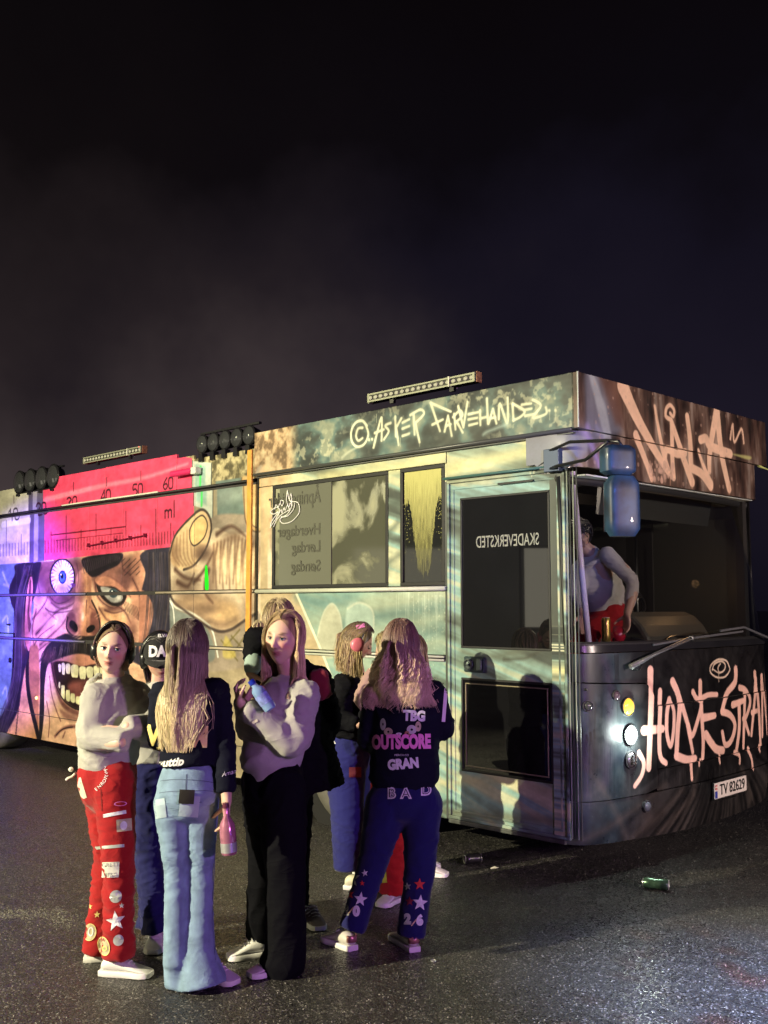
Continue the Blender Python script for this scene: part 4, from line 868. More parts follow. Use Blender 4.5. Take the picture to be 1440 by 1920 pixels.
for (px, py, r, nm, c) in ((1141, 1303, .030, 'corner_lamp', (.10, .07, .09)), (1088, 1326, .030, 'side_marker', (.05, .055, .055)), (1191, 1508, .034, 'bumper_cap', (.10, .11, .14))):
    q = front(px, py, .0); q = (q[0], q[1]) if q[0] > .06 else (.07, q[1])
    lampat(q[0], q[1], r, nm, mat(nm, c, .2), bulge=.015)
q = front(1083, 1293, .05); lampat(.06, q[1], .008, 'corner_bolt', STEEL)
for nm_, q_, w_, c_2 in (('headlight_spill', hp_+hn*.055, 13.0, (.85, 1, .9)), ):
    lamp(nm_, 'POINT', bus2w(q_.x, q_.y, q_.z), c_2, w_, .03)
ld = bpy.data.lights.new('headlight_beam', 'SPOT'); lo = bpy.data.objects.new('headlight_beam', ld); COL.objects.link(lo)
lo.location = bus2w(hp_.x, hp_.y-.02, hp_.z); dv = bus2w(hp_.x+hn.x, hp_.y+hn.y, hp_.z-.12)-bus2w(hp_.x, hp_.y, hp_.z)
lo.rotation_euler = dv.to_track_quat('-Z', 'Y').to_euler(); ld.energy = 60; ld.color = (.85, 1, .95); ld.spot_size = math.radians(100); ld.spot_blend = 1; ld.shadow_soft_size = .05
# number plate
x0_, y0_ = curve_at(1.42, -.02); x1_, y1_ = curve_at(1.94, -.02)
pl = empty('number_plate', ((x0_+x1_)/2, (y0_+y1_)/2, .405), math.atan2(y1_-y0_, x1_-x0_)); pl.parent = bus
MB().box(-.26, .26, -.010, .004, -.056, .056).build('plate_board', mat('plate_white', (.74, .66, .62), .4), pl, bevel=.004)
MB().box(-.268, .268, -.004, .012, -.064, .064).build('plate_holder', BLACKPL, pl, bevel=.004)
MB().box(-.258, -.222, -.0112, -.0105, -.05, .0).build('flag_band', mat('plate_blue', (.03, .05, .35), .4), pl)
MB().box(-.258, -.222, -.0112, -.0105, .012, .044).build('flag', mat('plate_red', (.55, .04, .06), .4), pl)
MB().box(-.258, -.222, -.0122, -.0115, .024, .032).box(-.248, -.242, -.0124, -.0116, .012, .044).build('flag_cross', mat('plate_white', ()), pl)
def text(s, size, mt, loc, rot, parent=None, name='lettering', ext=.0008, align='CENTER', bold=0, sx=1.0, subdiv=0, space=1.0, shear=0):
    c = bpy.data.curves.new(name, 'FONT'); c.body = s; c.size = size; c.align_x = align; c.align_y = 'CENTER'; c.extrude = ext; c.offset = bold; c.space_character = space; c.shear = shear; c.resolution_u = 3
    o = bpy.data.objects.new(name, c); COL.objects.link(o); dg = bpy.context.evaluated_depsgraph_get(); me = bpy.data.meshes.new_from_object(o.evaluated_get(dg)); bpy.data.objects.remove(o)
    o = bpy.data.objects.new(name, me); COL.objects.link(o); me.materials.clear(); me.materials.append(mt)
    o.matrix_basis = Matrix.Translation(loc) @ rot @ Matrix.Diagonal((sx, 1, 1, 1))
    if parent: o.parent = parent
    return o
RF = Matrix.Rotation(math.pi/2, 4, 'X')
text('TV 82629', .105, mat('ink_black', (.012, .012, .012), .5), (.02, -.0125, 0), RF, pl, bold=.0008, sx=.98)
text('MAUR BUSS NORGE', .018, mat('ink_black', ()), (.0, -.008, -.073), RF, pl); 
# wipers
def bp(px, py, t): a = front(px, py, t); return (a[0], t, a[1])
wp = part('wiper_arm', MB().tube([bp(1183, 1250, -.11), bp(1225, 1228, -.13), bp(1290, 1197, -.14)], [.020, .013, .009]).tube([bp(1205, 1237, -.14), bp(1296, 1199, -.16)], .006), mat('wiper_grey', (.10, .10, .11), .35), smooth=True)
part('wiper_blade', MB().tube([bp(1225, 1209, -.10), bp(1300, 1196, -.12), bp(1392, 1184, -.10)], .008), mat('wiper_grey', ()), parent=wp)
part('wiper_pivot', MB().lathe([(.036, 0), (.036, .03), (.018, .05), (.001, .055)], (bp(1190, 1248, -.07)), (-.2, -1, .2), 16), BLACKPL, parent=wp, smooth='auto')
part('wiper_hub', MB().lathe([(.022, -.01), (.022, .02), (.004, .028)], (bp(1296, 1197, -.13)), (0, -1, .1), 14), STEEL, parent=wp, smooth='auto')
part('wiper_arm', MB().tube([bp(1350, 1183, -.12), bp(1395, 1176, -.13), bp(1450, 1200, -.09)], .009), mat('wiper_grey', ()))
# mirror
def bw(px, py, d): return Vector(w2bus(P(px, py, d)))
m0 = empty('wing_mirror', (0, 0, 0)); m0.parent = bus
ms = (-.16, -.33)   # mirror centre in plan
MBL = mat('mirror_shell', (.010, .032, .065), .5, var=.8, vscale=7, coat=.12)
def shellbox(cx, cy, z0, z1, w, d, ang, nm, m):
    vs = []; n = 24; prof = []
    H_ = z1-z0
    for k in range(9):
        a = k/8; ins = .030*(1-math.sqrt(max(0, 1-(abs(a-.5)*2)**8)))
        prof.append((z0+H_*a, ins))
    b = MB()
    for z, ins in prof:
        for k in range(n):
            th = 2*math.pi*k/n; c, s_ = math.cos(th), math.sin(th)
            x = (w/2-ins)*math.copysign(abs(c)**.5, c); y = (d/2-ins*.6)*math.copysign(abs(s_)**.5, s_)
            vs.append((cx+x*math.cos(ang)-y*math.sin(ang), cy+x*math.sin(ang)+y*math.cos(ang), z))
    fs = [(i*n+k, i*n+(k+1) % n, (i+1)*n+(k+1) % n, (i+1)*n+k) for i in range(8) for k in range(n)]+[tuple(range(n-1, -1, -1)), tuple(range(8*n, 9*n))]
    return b.add(vs, fs).build(nm, m, m0, smooth='auto')
mc = Vector(w2bus(P(1166, 950, 6.12))); mz0 = P(1166, 1006, 6.12).z; mz1 = P(1166, 893, 6.12).z; uz0 = P(1160, 888, 6.12).z; uz1 = P(1160, 836, 6.12).z
big_m = shellbox(mc.x, mc.y, mz0, mz1, .205, .12, -.5, 'main_mirror', MBL); uc = Vector(w2bus(P(1158, 860, 6.12))); uz0 = mz1+.004
shellbox(uc.x, uc.y, uz0, uz1, .205, .13, -.5, 'kerb_mirror', MBL)
part('mirror_glass', MB().box(-.088, .088, .056, .062, mz0+.03-1, mz1-.03-1), CHROME, parent=m0).matrix_basis = Matrix.Translation((mc.x, mc.y, 1)) @ Matrix.Rotation(-.5, 4, 'Z')
part('mirror_stem', MB().tube([(mc.x, mc.y, mz1-.02), (uc.x, uc.y, uz0+.02)], .014), BLACKPL, parent=m0)
BR = (-.055, .20)
zt = side(1043, 846)[1]; zl = side(1043, 880)[1]
part('mirror_bracket', MB().box(-.06, -.01, .12, .24, zl-.02, zt+.01), mat('bracket_blue', (.05, .07, .12), .35, .3), parent=m0, bevel=.004)
part('mirror_arm', MB().tube([(-.05, .19, zt), (-.10, 0.0, zt+.03), tuple(Vector(w2bus(P(1135, 826, 6.2)))), tuple(Vector(w2bus(P(1160, 828, 6.12)))), tuple(Vector(w2bus(P(1170, 842, 6.12))))], .011), BLACKPL, parent=m0, smooth=True)
part('mirror_arm', MB().tube([(-.05, .19, zl), (-.10, .10, zl+.005), tuple(Vector(w2bus(P(1098, 862, 6.4)))), tuple(Vector(w2bus(P(1140, 828, 6.15))))], .011), BLACKPL, parent=m0, smooth=True)
# interior of the cab
IN = mat('cab_interior_grey', ())
part('dashboard', MB().prism([(.05, 1.30), (.30, 1.42), (.62, 1.38), (.70, 1.2), (.62, .8), (.10, .8)], 0, .62, 2.40), mat('dashboard_grey', (.06, .055, .05), .55, bump=.3, bscale=100), bevel=.01)
part('instrument_hood', MB().prism([(.24, 1.42), (.26, 1.50), (.31, 1.58), (.38, 1.645), (.47, 1.68), (.56, 1.675), (.63, 1.63), (.66, 1.54), (.66, 1.40)], 0, 1.20, 2.15), mat('dashboard_grey', ()), bevel=.03)
sw = part('steering_wheel', MB().tube([Vector((1.62+.23*math.cos(a), .70+.10*math.sin(a), 1.80+.14*math.sin(a))) for a in [2*math.pi*i/28 for i in range(29)]], .014, caps=False), BLACKPL, smooth=True)
part('steering_column', MB().tube([(1.62, .56, 1.35), (1.62, .70, 1.80)], .03).tube([(1.40, .70, 1.80), (1.84, .70, 1.80)], .014), BLACKPL, parent=sw)
seat = part('driver_seat', MB().box(1.38, 1.86, 1.05, 1.45, 1.18, 1.30), mat('seat_fabric', (.03, .03, .035), .9), bevel=.04)
part('seat_back', MB().box(1.40, 1.84, 1.42, 1.54, 1.28, 2.05), mat('seat_fabric', ()), parent=seat, bevel=.05); part('seat_post', MB().box(1.5, 1.74, 1.15, 1.35, .78, 1.18), BLACKPL, parent=seat)
b = MB(); b.box(2.44, 2.5, .1, .17, .75, 2.9).box(2.44, 2.5, .94, 1.2, .75, 2.9).box(2.44, 2.5, .17, .94, .75, 1.50).box(2.44, 2.5, .17, .94, 2.44, 2.9)
part('far_cab_wall', b, mat('cab_wall_dark', (.016, .014, .013), .8))
part('side_window', MB().box(2.46, 2.468, .17, .94, 1.50, 2.44), mat('hazy_glass', (.045, .045, .040), .3, spec=.3))
part('grab_rail', MB().tube([(.60, .62, .8), (.60, .60, 2.6)], .014), STEEL, smooth=True)
part('grab_rail', MB().tube([(2.2, .95, 1.3), (2.2, .95, 2.3)], .012), STEEL, smooth=True)
for i in range(5): part('vent_bar', MB().tube([(.47+i*.05, .10, 1.22), (.46+i*.05, .20, 1.50)], .008), mat('vent_brown', (.10, .06, .04), .5))
part('corner_reflection_rod', MB().tube([(.27, .13, 1.44), (.22, .15, 2.0), (.18, .18, 2.62)], .022), mat('reflection_lilac', (.80, .72, .95), .12, coat=1), smooth=True)  # added rod in place of the reflection strip on the bent glass
r = random.Random(31)
for i in range(9):
    s0 = .75+i*.18+r.uniform(-.05, .05); h_i = r.uniform(.01, .06); part('dash_paper' if i % 3 else 'dash_box', MB().box(s0, s0+r.uniform(.05, .14), .16, .26, 1.425, 1.425+h_i), mat('dash_thing_%d' % (i % 4), [(.30, .28, .22), (.05, .04, .04), (.22, .12, .06), (.12, .12, .14)][i % 4], .6), bevel=.003)
part('dash_cable', MB().tube(spline([(.9, .2, ), (1.2, .14), (1.5, .24), (1.9, .15)], 5) and [(a_, b_, 1.47+.03*math.sin(a_*9)) for a_, b_ in spline([(.9, .2), (1.2, .14), (1.5, .24), (1.9, .15)], 5)], .006), BLACKPL)
part('roof_hatch_beam', MB().box(.3, 2.3, .7, .76, 2.50, 2.58), mat('beam_dark', (.02, .018, .016), .6), kind='stuff')
part('curtain', MB().prism([(.1+i*.03, .80+(.02 if i % 2 else 0)) for i in range(12)]+[(.1+(11-i)*.03, .83+(.02 if i % 2 else 0)) for i in range(12)], 2, 1.5, 2.6), mat('curtain_dark', (.03, .026, .024), .9))
part('sun_visor', MB().prism([(.32, 2.60), (.36, 2.38), (.38, 2.39), (.36, 2.6)], 0, .75, 2.35), mat('visor_grey', (.03, .03, .03), .7))
il = lamp('cab_reading_lamp', 'POINT', bus2w(1.95, .26, 1.90), (1.0, .52, .22), 2.6, .03)
il2 = lamp('cab_ceiling_lamp', 'POINT', bus2w(.55, .55, 2.55), (1.0, .80, .66), 17, .06)
part('ceiling_lamp', MB().lathe([(.06, 0), (.055, .02), (.02, .035)], (.55, .55, 2.72), (0, 0, -1), 16), mat('lamp_dome', (.6, .58, .5), .4))
# front wheel
wh = empty('wheel', (.06, WC[0], WC[1])); wh.parent = bus
tyr = MB().lathe([(.30, .0), (.34, -.035), (.40, -.05), (.455, -.045), (.485, -.02), (.50, .02), (.50, .24), (.48, .28), (.3, .28)], (0, 0, 0), (1, 0, 0), 48).build('tyre', mat('tyre_rubber', (.10, .095, .08), .75, var=.25, vscale=8, bump=.5, bscale=60), wh, smooth='auto')
for i, ch in enumerate('NOISIVNOC'):
    a = math.radians(-64-9*i)
    o = text(ch, .05, mat('tyre_letters', (.05, .048, .04), .6), (-.048, .40*math.cos(a), .40*math.sin(a)), Matrix.Rotation(a+math.pi/2, 4, 'X') @ Matrix.Rotation(math.pi/2, 4, 'X') @ Matrix.Rotation(-math.pi/2, 4, 'Y'), tyr, 'tyre_letter')
rim = MB().lathe([(.315, .02), (.318, -.03), (.305, -.04), (.29, -.03), (.285, .04), (.20, .06), (.13, .03), (.11, -.05), (.10, -.07), (.02, -.08)], (0, 0, 0), (1, 0, 0), 40).build('rim', mat('rim_silver', (.62, .60, .54), .3, .6), wh, smooth='auto')
for i in range(10):
    a = 2*math.pi*i/10; MB().lathe([(.016, 0), (.016, -.03), (.006, -.04)], (.04, .17*math.cos(a), .17*math.sin(a)), (1, 0, 0), 8).build('wheel_nut', CHROME, rim)
for ly in (2.62, 2.0, 3.0): pass
part('wheel_axle_beam', MB().box(.4, 2.2, 2.1, 2.3, .40, .55), mat('well_black', ()))
w2o = wh.copy(); COL.objects.link(w2o); w2o.location = (.06, 7.9, WC[1])
def copy_children(src, dst):
    for ch in list(src.children):
        c = ch.copy(); COL.objects.link(c); c.parent = dst
        for g in ch.children:
            d = g.copy(); COL.objects.link(d); d.parent = c
copy_children(wh, w2o)
for l in (w2o,): l.location = (.09, 8.6, WC[1])
# sticker on the window; reflections of the yard signs modelled as mirrored letters
def bx(px, py, x=-.008): a = side(px, py); return Vector((x, a[0], a[1]))
def crp(ox, oy, k): return lambda X, Y: (ox+X/k, oy+Y/k)
c2 = crp(480, 680, 2.3226); st_ = MB()
for L in ([(140, 555), (150, 600), (185, 610), (192, 650), (160, 690), (120, 700), (108, 680), (140, 660), (160, 620), (150, 600)], [(66, 720), (72, 690), (100, 650), (80, 660), (66, 650), (90, 630), (105, 640), (95, 670), (66, 715)], [(85, 640), (90, 620), (100, 628), (108, 612), (116, 624), (124, 606), (118, 600)],
          [(100, 665), (112, 640), (116, 655), (126, 632), (130, 645), (140, 620), (146, 632), (152, 612), (160, 625), (156, 570), (148, 600)], [(80, 715), (90, 690), (110, 665), (150, 640)], [(112, 672), (140, 668), (165, 640), (172, 612)], [(140, 555), (136, 600), (150, 640)], [(118, 600), (112, 600), (108, 612)]):
    pts = spline([c2(*q) for q in L], 4); st_.tube([bx(a, b) for a, b in pts], .0042, n=4)
part('white_sticker', st_, mat('sticker_white', (.8, .8, .76), .5), parent=w1)
RS = Matrix(((0, 0, -1, 0), (-1, 0, 0, 0), (0, 1, 0, 0), (0, 0, 0, 1)))       # text facing -x, reading left to right
MIR = Matrix.Diagonal((-1, 1, 1, 1)); LT = mat('faint_reflected_letters', (.060, .060, .046), .4); LL = mat('pale_reflected_letters', (.22, .22, .20), .4)
for s_, X, Y, h in (('Åpningstider', 282, 580, .17), ('Hverdager', 282, 725, .13), ('Lørdag', 282, 800, .13), ('Søndag', 282, 885, .13)):
    q = c2(X, Y); p = bx(*q, .0); w = text(s_, h, LT, (-.0008, p.y, p.z), RS @ MIR, None, 'reflected_lettering', align='LEFT', bold=.002, sx=1.0); w.parent = w1
    if s_[0] == 'Å':
        w.matrix_basis = w.matrix_basis @ Matrix.Diagonal((.78, 1, 1, 1))
q = c2(1210, 770); p = bx(*q, .0); w = text('SKADEVERKSTED', .115, LL, (.0045, .33, p.z+.0), RS @ MIR, dr, 'reflected_lettering', align='LEFT', sx=.62, bold=.001)
# pull handle ledges under the door, reflector
part('door_sill_step', MB().box(-.02, .03, .14, 1.13, .215, .245), mat('sill_dark', (.06, .065, .06), .5, var=.4, vscale=12), bevel=.006)
part('small_amber_marker', MB().lathe([(.018, 0), (.012, .012), (.002, .016)], bx(64, 1309, .03), (-1, 0, 0), 12), mat('amber_small', (.9, .5, .1), .3, emit=(1, .62, .15), es=6))
# fuel cap, latches on rear panels
part('panel_latch', MB().lathe([(.03, 0), (.03, .012), (.01, .02)], bx(15, 1238, .03), (-1, 0, 0), 14).box(.015, .033, 8.16, 8.24, 1.50, 1.52), BLACKPL)
part('panel_frame', MB().box(.022, .034, 8.05, 8.5, 1.40, 1.41).box(.022, .034, 8.05, 8.06, 1.0, 1.40), BLACKPL)

# lights on the roof: bars and round lamps
def led_bar(t0, t1, z, label, n=18, tilt=0, on_red=True):
    L = t1-t0; root = empty('led_light_bar', bus2w(-.02, (t0+t1)/2, z), AN, label=label, cat='light bar', group='long LED bars bolted to the roof edge of the bus')
    AL_ = mat('bar_aluminium', (.26, .27, .20), .4, .3)
    hb = MB().box(-.03, .05, -L/2, L/2, -.045, .045).build('housing', mat('bar_black', (.03, .03, .03), .4, .3), root, bevel=.005)
    MB().box(-.040, -.030, -L/2, L/2, .028, .045).box(-.040, -.030, -L/2, L/2, -.045, -.028).box(-.040, -.030, -L/2, -L/2+.02, -.028, .028).box(-.040, -.030, L/2-.02, L/2, -.028, .028).build('bezel', AL_, root)
    me = MB().lathe([(.021, 0), (.020, .006), (.013, .010), (.002, .012)], (0, 0, 0), (-1, 0, 0), 14).mesh('led', False); me.materials.append(mat('led_lens', (.36, .36, .30), .25))
    for i in range(n):
        o = bpy.data.objects.new('led', me); COL.objects.link(o); o.parent = hb; o.location = (-.031, -L/2+L*(i+.5)/n, 0)
    for sgn in (-1, 1):
        MB().box(-.02, .04, sgn*(L/2+.004)-.004, sgn*(L/2+.004)+.004, -.05, .055).build('end_plate', mat('rusty_plate', (.22, .10, .06), .6, .3, var=.4, vscale=30) if sgn < 0 else AL_, root)
        MB().box(-.01, .02, sgn*L*.28-.02, sgn*L*.28+.02, -.09, -.045).build('bracket', BLACKPL, root)
    MB().box(-.046, .055, -L*.28-.006, -L*.28+.006, -.05, .05).build('clamp_band', mat('zip_tie_white', (.5, .5, .42), .5), root)
    root.scale = (.9, 1, .74)
    if on_red: MB().box(-.043, -.038, -L/2+.03, -L/2+.036, .035, .041).build('status_light', mat('red_lit', (.9, .1, .1), .3, emit=(1, .1, .1), es=5), root)
    return root
led_bar(.83, 1.92, 3.335, 'long LED light bar with rusty end above the lettered fascia near the front corner', 19, on_red=False)
led_bar(5.20, 6.36, 3.29, 'long LED light bar above the pink syringe panel', 19)
def round_lamps(t0, t1, z, n, label):
    root = empty('round_lamp_cluster', bus2w(.03, (t0+t1)/2, z), AN, label=label, cat='spotlight row', group='rows of round black lamps on the bus roof')
    L = t1-t0; MB().box(.0, .05, -L/2, L/2, -.15, -.12).box(.02, .05, -L/2, L/2, .10, .12).build('mounting_rail', BLACKPL, root)
    R_ = L/n*.5
    for i in range(n):
        y = -L/2+L*(i+.5)/n
        h = MB().lathe([(R_*.25, .12), (R_*.7, .08), (R_*.98, .0), (R_*1.02, -.02), (R_*.92, -.03)], (0, y, 0), (1, 0, 0), 24).build('lamp_body', mat('lamp_black', (.012, .012, .014), .2, coat=.6), root, smooth='auto')
        MB().lathe([(R_*.90, -.012), (R_*.86, -.03), (R_*.5, -.045), (.002, -.05)], (0, y, 0), (1, 0, 0), 24).build('lens', mat('lamp_lens_dark', (.035, .037, .04), .05, coat=1), h, smooth='auto')
        MB().box(-.04, .02, y-.03, y+.03, -.17, -R_).build('foot', BLACKPL, h)
    return root
round_lamps(3.42, 4.32, 3.24, 5, 'row of five round black lamps on the roof left of the orange strap')
round_lamps(7.02, 8.15, 3.20, 4, 'row of four round black lamps on the roof over the cream barrel end')
# ------------------------------------------------------------ asphalt
def asphalt():
    m = bpy.data.materials.new('coarse_asphalt'); m.use_nodes = True; t = m.node_tree; b = t.nodes['Principled BSDF']
    tcn = N(t, 'ShaderNodeTexCoord'); P_ = tcn.outputs['Object']
    def noise_(sc, det=4, ro=.5):
        n = N(t, 'ShaderNodeTexNoise'); n.inputs['Scale'].default_value = sc; n.inputs['Detail'].default_value = det; n.inputs['Roughness'].default_value = ro; t.links.new(P_, n.inputs['Vector']); return n.outputs['Fac']
    def mr(src, a, b_, c, d):
        n = N(t, 'ShaderNodeMapRange'); n.inputs['From Min'].default_value = a; n.inputs['From Max'].default_value = b_; n.inputs['To Min'].default_value = c; n.inputs['To Max'].default_value = d; t.links.new(src, n.inputs['Value']); return n.outputs[0]
    def ma(op, x, y):
        n = N(t, 'ShaderNodeMath', operation=op)
        for i, v in enumerate((x, y)):
            if isinstance(v, (int, float)): n.inputs[i].default_value = v
            else: t.links.new(v, n.inputs[i])
        return n.outputs[0]
    v = N(t, 'ShaderNodeTexVoronoi'); v.inputs['Scale'].default_value = 125; t.links.new(P_, v.inputs['Vector'])
    v2 = N(t, 'ShaderNodeTexVoronoi'); v2.inputs['Scale'].default_value = 56; t.links.new(P_, v2.inputs['Vector'])
    sepc = N(t, 'ShaderNodeSeparateColor'); t.links.new(v.outputs['Color'], sepc.inputs[0])
    sepd = N(t, 'ShaderNodeSeparateColor'); t.links.new(v2.outputs['Color'], sepd.inputs[0])
    patch = noise_(.55, 5, .6); fine = noise_(6, 4)
    base = ma('MULTIPLY', mr(patch, .3, .7, .55, 1.35), mr(fine, .3, .7, .85, 1.15))
    stone = mr(sepc.outputs[0], 0, 1, .010, .052)
    lite = ma('MULTIPLY', mr(sepd.outputs[1], .955, .97, 0, 1), mr(v2.outputs['Distance'], .0, .42, 1, 0))
    lite2 = ma('MULTIPLY', mr(sepc.outputs[1], .93, .95, 0, 1), .16)
    g = ma('ADD', ma('ADD', ma('MULTIPLY', stone, base), ma('MULTIPLY', lite, .30)), lite2)  # pale specks lightened: sparkle of the stones put into the colour
    cc = N(t, 'ShaderNodeCombineColor'); t.links.new(g, cc.inputs[0]); t.links.new(ma('MULTIPLY', g, .95), cc.inputs[1]); t.links.new(ma('MULTIPLY', g, .88), cc.inputs[2])
    t.links.new(cc.outputs[0], b.inputs['Base Color'])
    # wet, glinting stone tops
    ro = ma('ADD', mr(sepc.outputs[2], 0, 1, .14, .60), mr(patch, .35, .6, -.10, .14)); t.links.new(ro, b.inputs['Roughness'])
    b.inputs['Specular IOR Level'].default_value = .55
    hgt = ma('ADD', mr(v.outputs['Distance'], 0, .6, 1, 0), ma('MULTIPLY', mr(v2.outputs['Distance'], 0, .6, 1, 0), ma('MULTIPLY', sepd.outputs[0], 1.4)))
    bp_ = N(t, 'ShaderNodeBump'); bp_.inputs['Strength'].default_value = .9; bp_.inputs['Distance'].default_value = .0045; t.links.new(hgt, bp_.inputs['Height'])
    b3 = N(t, 'ShaderNodeBump'); b3.inputs['Strength'].default_value = .5; b3.inputs['Distance'].default_value = .03; t.links.new(noise_(1.6, 2), b3.inputs['Height']); t.links.new(b3.outputs[0], bp_.inputs['Normal'])
    t.links.new(bp_.outputs[0], b.inputs['Normal']); return m
ga = MB().add([(-150, -60, 0), (150, -60, 0), (150, 400, 0), (-150, 400, 0)], [(0, 1, 2, 3)]).build('asphalt_ground', asphalt(), kind='structure')
# loose grit and chips near the camera
g = MB(); r = random.Random(12)
for i in range(5200):
    if i < 1500:
        u = r.random(); x = -2.95+u*1.25+r.gauss(0, .05); y = 6.62-u*.85+r.gauss(0, .07)+.12*math.sin(u*9)
    else:
        y = 4.0+4.5*r.random()**1.2; x = r.uniform(-.40, .40)*y
    k = r.uniform(.0018, .0046); a = r.uniform(0, 3.1); c, s_ = math.cos(a)*k, math.sin(a)*k; h = k*r.uniform(.5, 1.0)
    g.add([(x+c, y+s_, 0), (x-s_, y+c, 0), (x-c, y-s_, 0), (x+s_, y-c, 0), (x+c*.2, y+s_*.2, h)], [(0, 1, 4), (1, 2, 4), (2, 3, 4), (3, 0, 4)])
g.build('loose_grit', mat('grit_stone', (.26, .25, .22), .4, var=.5, vscale=60), kind='stuff')
# puddle at the left edge
pd = [(-3.9, 6.75), (-3.2, 6.72), (-2.72, 6.55), (-2.55, 6.28), (-2.58, 6.05), (-2.9, 5.98), (-3.4, 6.02), (-3.9, 6.15)]
q = spline(pd, 6, True); MB().add([(x, y, .004) for x, y in q], [tuple(range(len(q)))]).build('puddle', mat('still_water', (.010, .009, .009), .03, spec=.8, bump=.08, bscale=6), kind='structure')
# cans and litter
def can(loc, ax, r_, L, name, m, label, cat, crush=0):
    e = empty(name, loc, label=label, cat=cat); A = Vector(ax).normalized(); c = -A*L/2
    b = MB().lathe([(r_*.80, 0), (r_*.86, .004), (r_, .012), (r_, L*.3), (r_*(1-crush), L*.5), (r_, L*.7), (r_, L-.014), (r_*.82, L-.002)], c, A, 24).build('can_body', m, e, smooth='auto')
    MB().lathe([(r_*.82, 0), (r_*.80, .003), (r_*.74, .001), (r_*.70, -.003), (.002, -.003)], c+A*(L-.002), A, 24).build('can_lid', mat('can_metal', (.7, .7, .68), .3, .8), e, smooth='auto')
    MB().lathe([(r_*.82, 0), (r_*.80, .003), (r_*.7, .000), (r_*.66, -.004), (.002, -.006)], c, -A, 24).build('can_bottom', mat('can_metal', ()), e, smooth='auto')
    MB().box(-.009, .009, -.004, .004, -.001, .001).build('pull_tab', mat('can_metal', ()), e).location = c+A*(L+.0015)
    return e
can((.595, 7.165, .036), (.97, .30, .0), .034, .115, 'drink_can', mat('can_black', (.02, .02, .02), .3, .4), 'crushed black and silver drink can lying on the asphalt below the bus door', 'can', .1)
can((1.66, 6.53, .036), (-.92, .38, 0), .034, .15, 'drink_can', mat('can_green', (.05, .10, .06), .25, .5, var=.5, vscale=30), 'green drink can lying on the asphalt right of the group', 'can', .12)
MB().add([(0, 0, .001), (.05, .01, .004), (.06, .03, .002), (.03, .045, .008), (.005, .03, .003)], [(0, 1, 3, 4), (1, 2, 3)]).build('paper_scrap', mat('paper', (.6, .58, .48), .8), label='small pale scrap of paper on the asphalt beside the black can', cat='litter').location = (.70, 7.02, .002)
MB().lathe([(.014, 0), (.015, .004), (.012, .006), (.010, .003), (.001, .003)], (0, 0, 0), (.1, 0, 1), 16).build('bottle_cap', mat('can_metal', ()), label='tiny silver bottle cap on the asphalt in front of the starred trousers', cat='bottle cap', smooth='auto').location = (.24, 5.24, .001)
can(bus2w(.47, .13, 1.565), (0, 0, 1), .030, .165, 'beer_can', mat('can_gold', (.50, .36, .10), .25, .8, var=.3, vscale=40), 'tall gold beer can standing inside the windscreen by the leaning person', 'can')
e = empty('red_speaker', bus2w(.66, .16, 1.53), AN, label='small shiny red round speaker lying on the dashboard beside the gold can', cat='speaker')
MB().lathe([(.03, -.03), (.055, -.02), (.062, .0), (.055, .03), (.03, .05), (.01, .052)], (0, 0, 0), (.4, -.8, .2), 20).build('red_shell', mat('red_gloss', (.35, .012, .03), .15, coat=.8), e, smooth='auto')
MB().lathe([(.028, .05), (.026, .056), (.004, .058)], (0, 0, 0), (.4, -.8, .2), 16).build('grille_disc', BLACKPL, e, smooth='auto')
# ------------------------------------------------------------ people
def rings(path, hint, n=18, sub=4, f0=False, f1=False):
    """path: [(point, ra, rb)], ra along hint; returns verts, faces with rounded ends"""
    H_ = Vector(hint); pts = [(Vector(p[0]), p[1], p[2] if len(p) > 2 else p[1]) for p in path]; fine = []
    m = len(pts)
    for i in range(m-1):
        a, b, c, d = pts[max(i-1, 0)], pts[i], pts[i+1], pts[min(i+2, m-1)]
        for k in range(sub):
            t = k/sub
            f = lambda w, x, y, z: .5*((2*x)+(y-w)*t+(2*w-5*x+4*y-z)*t*t+(3*x-w-3*y+z)*t**3)
            fine.append((f(a[0], b[0], c[0], d[0]), max(.002, f(a[1], b[1], c[1], d[1])), max(.002, f(a[2], b[2], c[2], d[2]))))
    fine.append(pts[-1])
    full = []
    T0 = (fine[1][0]-fine[0][0]).normalized(); T1 = (fine[-1][0]-fine[-2][0]).normalized()
    for f, s in (((.85, .45), (.55, .8)) if not f0 else ()): full.append((fine[0][0]-T0*f*min(fine[0][1], fine[0][2]), fine[0][1]*s, fine[0][2]*s))
    full += fine
    for f, s in (((.55, .8), (.85, .45)) if not f1 else ()): full.append((fine[-1][0]+T1*f*min(fine[-1][1], fine[-1][2]), fine[-1][1]*s, fine[-1][2]*s))
    vs = []; fs = []; last = H_
    for i, (p, ra, rb) in enumerate(full):
        T = (full[min(i+1, len(full)-1)][0]-full[max(i-1, 0)][0]).normalized()
        S_ = H_-T*H_.dot(T)
        if S_.length < .25: S_ = last-T*last.dot(T)
        S_.normalize(); last = S_; U = T.cross(S_)
        for k in range(n):
            a = 2*math.pi*k/n; vs.append(p+S_*(math.cos(a)*ra)+U*(math.sin(a)*rb))
    L = len(full)
    for i in range(L-1):
        for k in range(n):
            a = i*n+k; b = i*n+(k+1) % n; fs.append((a, b, b+n, a+n))
    fs.append(tuple(range(n-1, -1, -1))); fs.append(tuple(range((L-1)*n, L*n)))
    return vs, fs
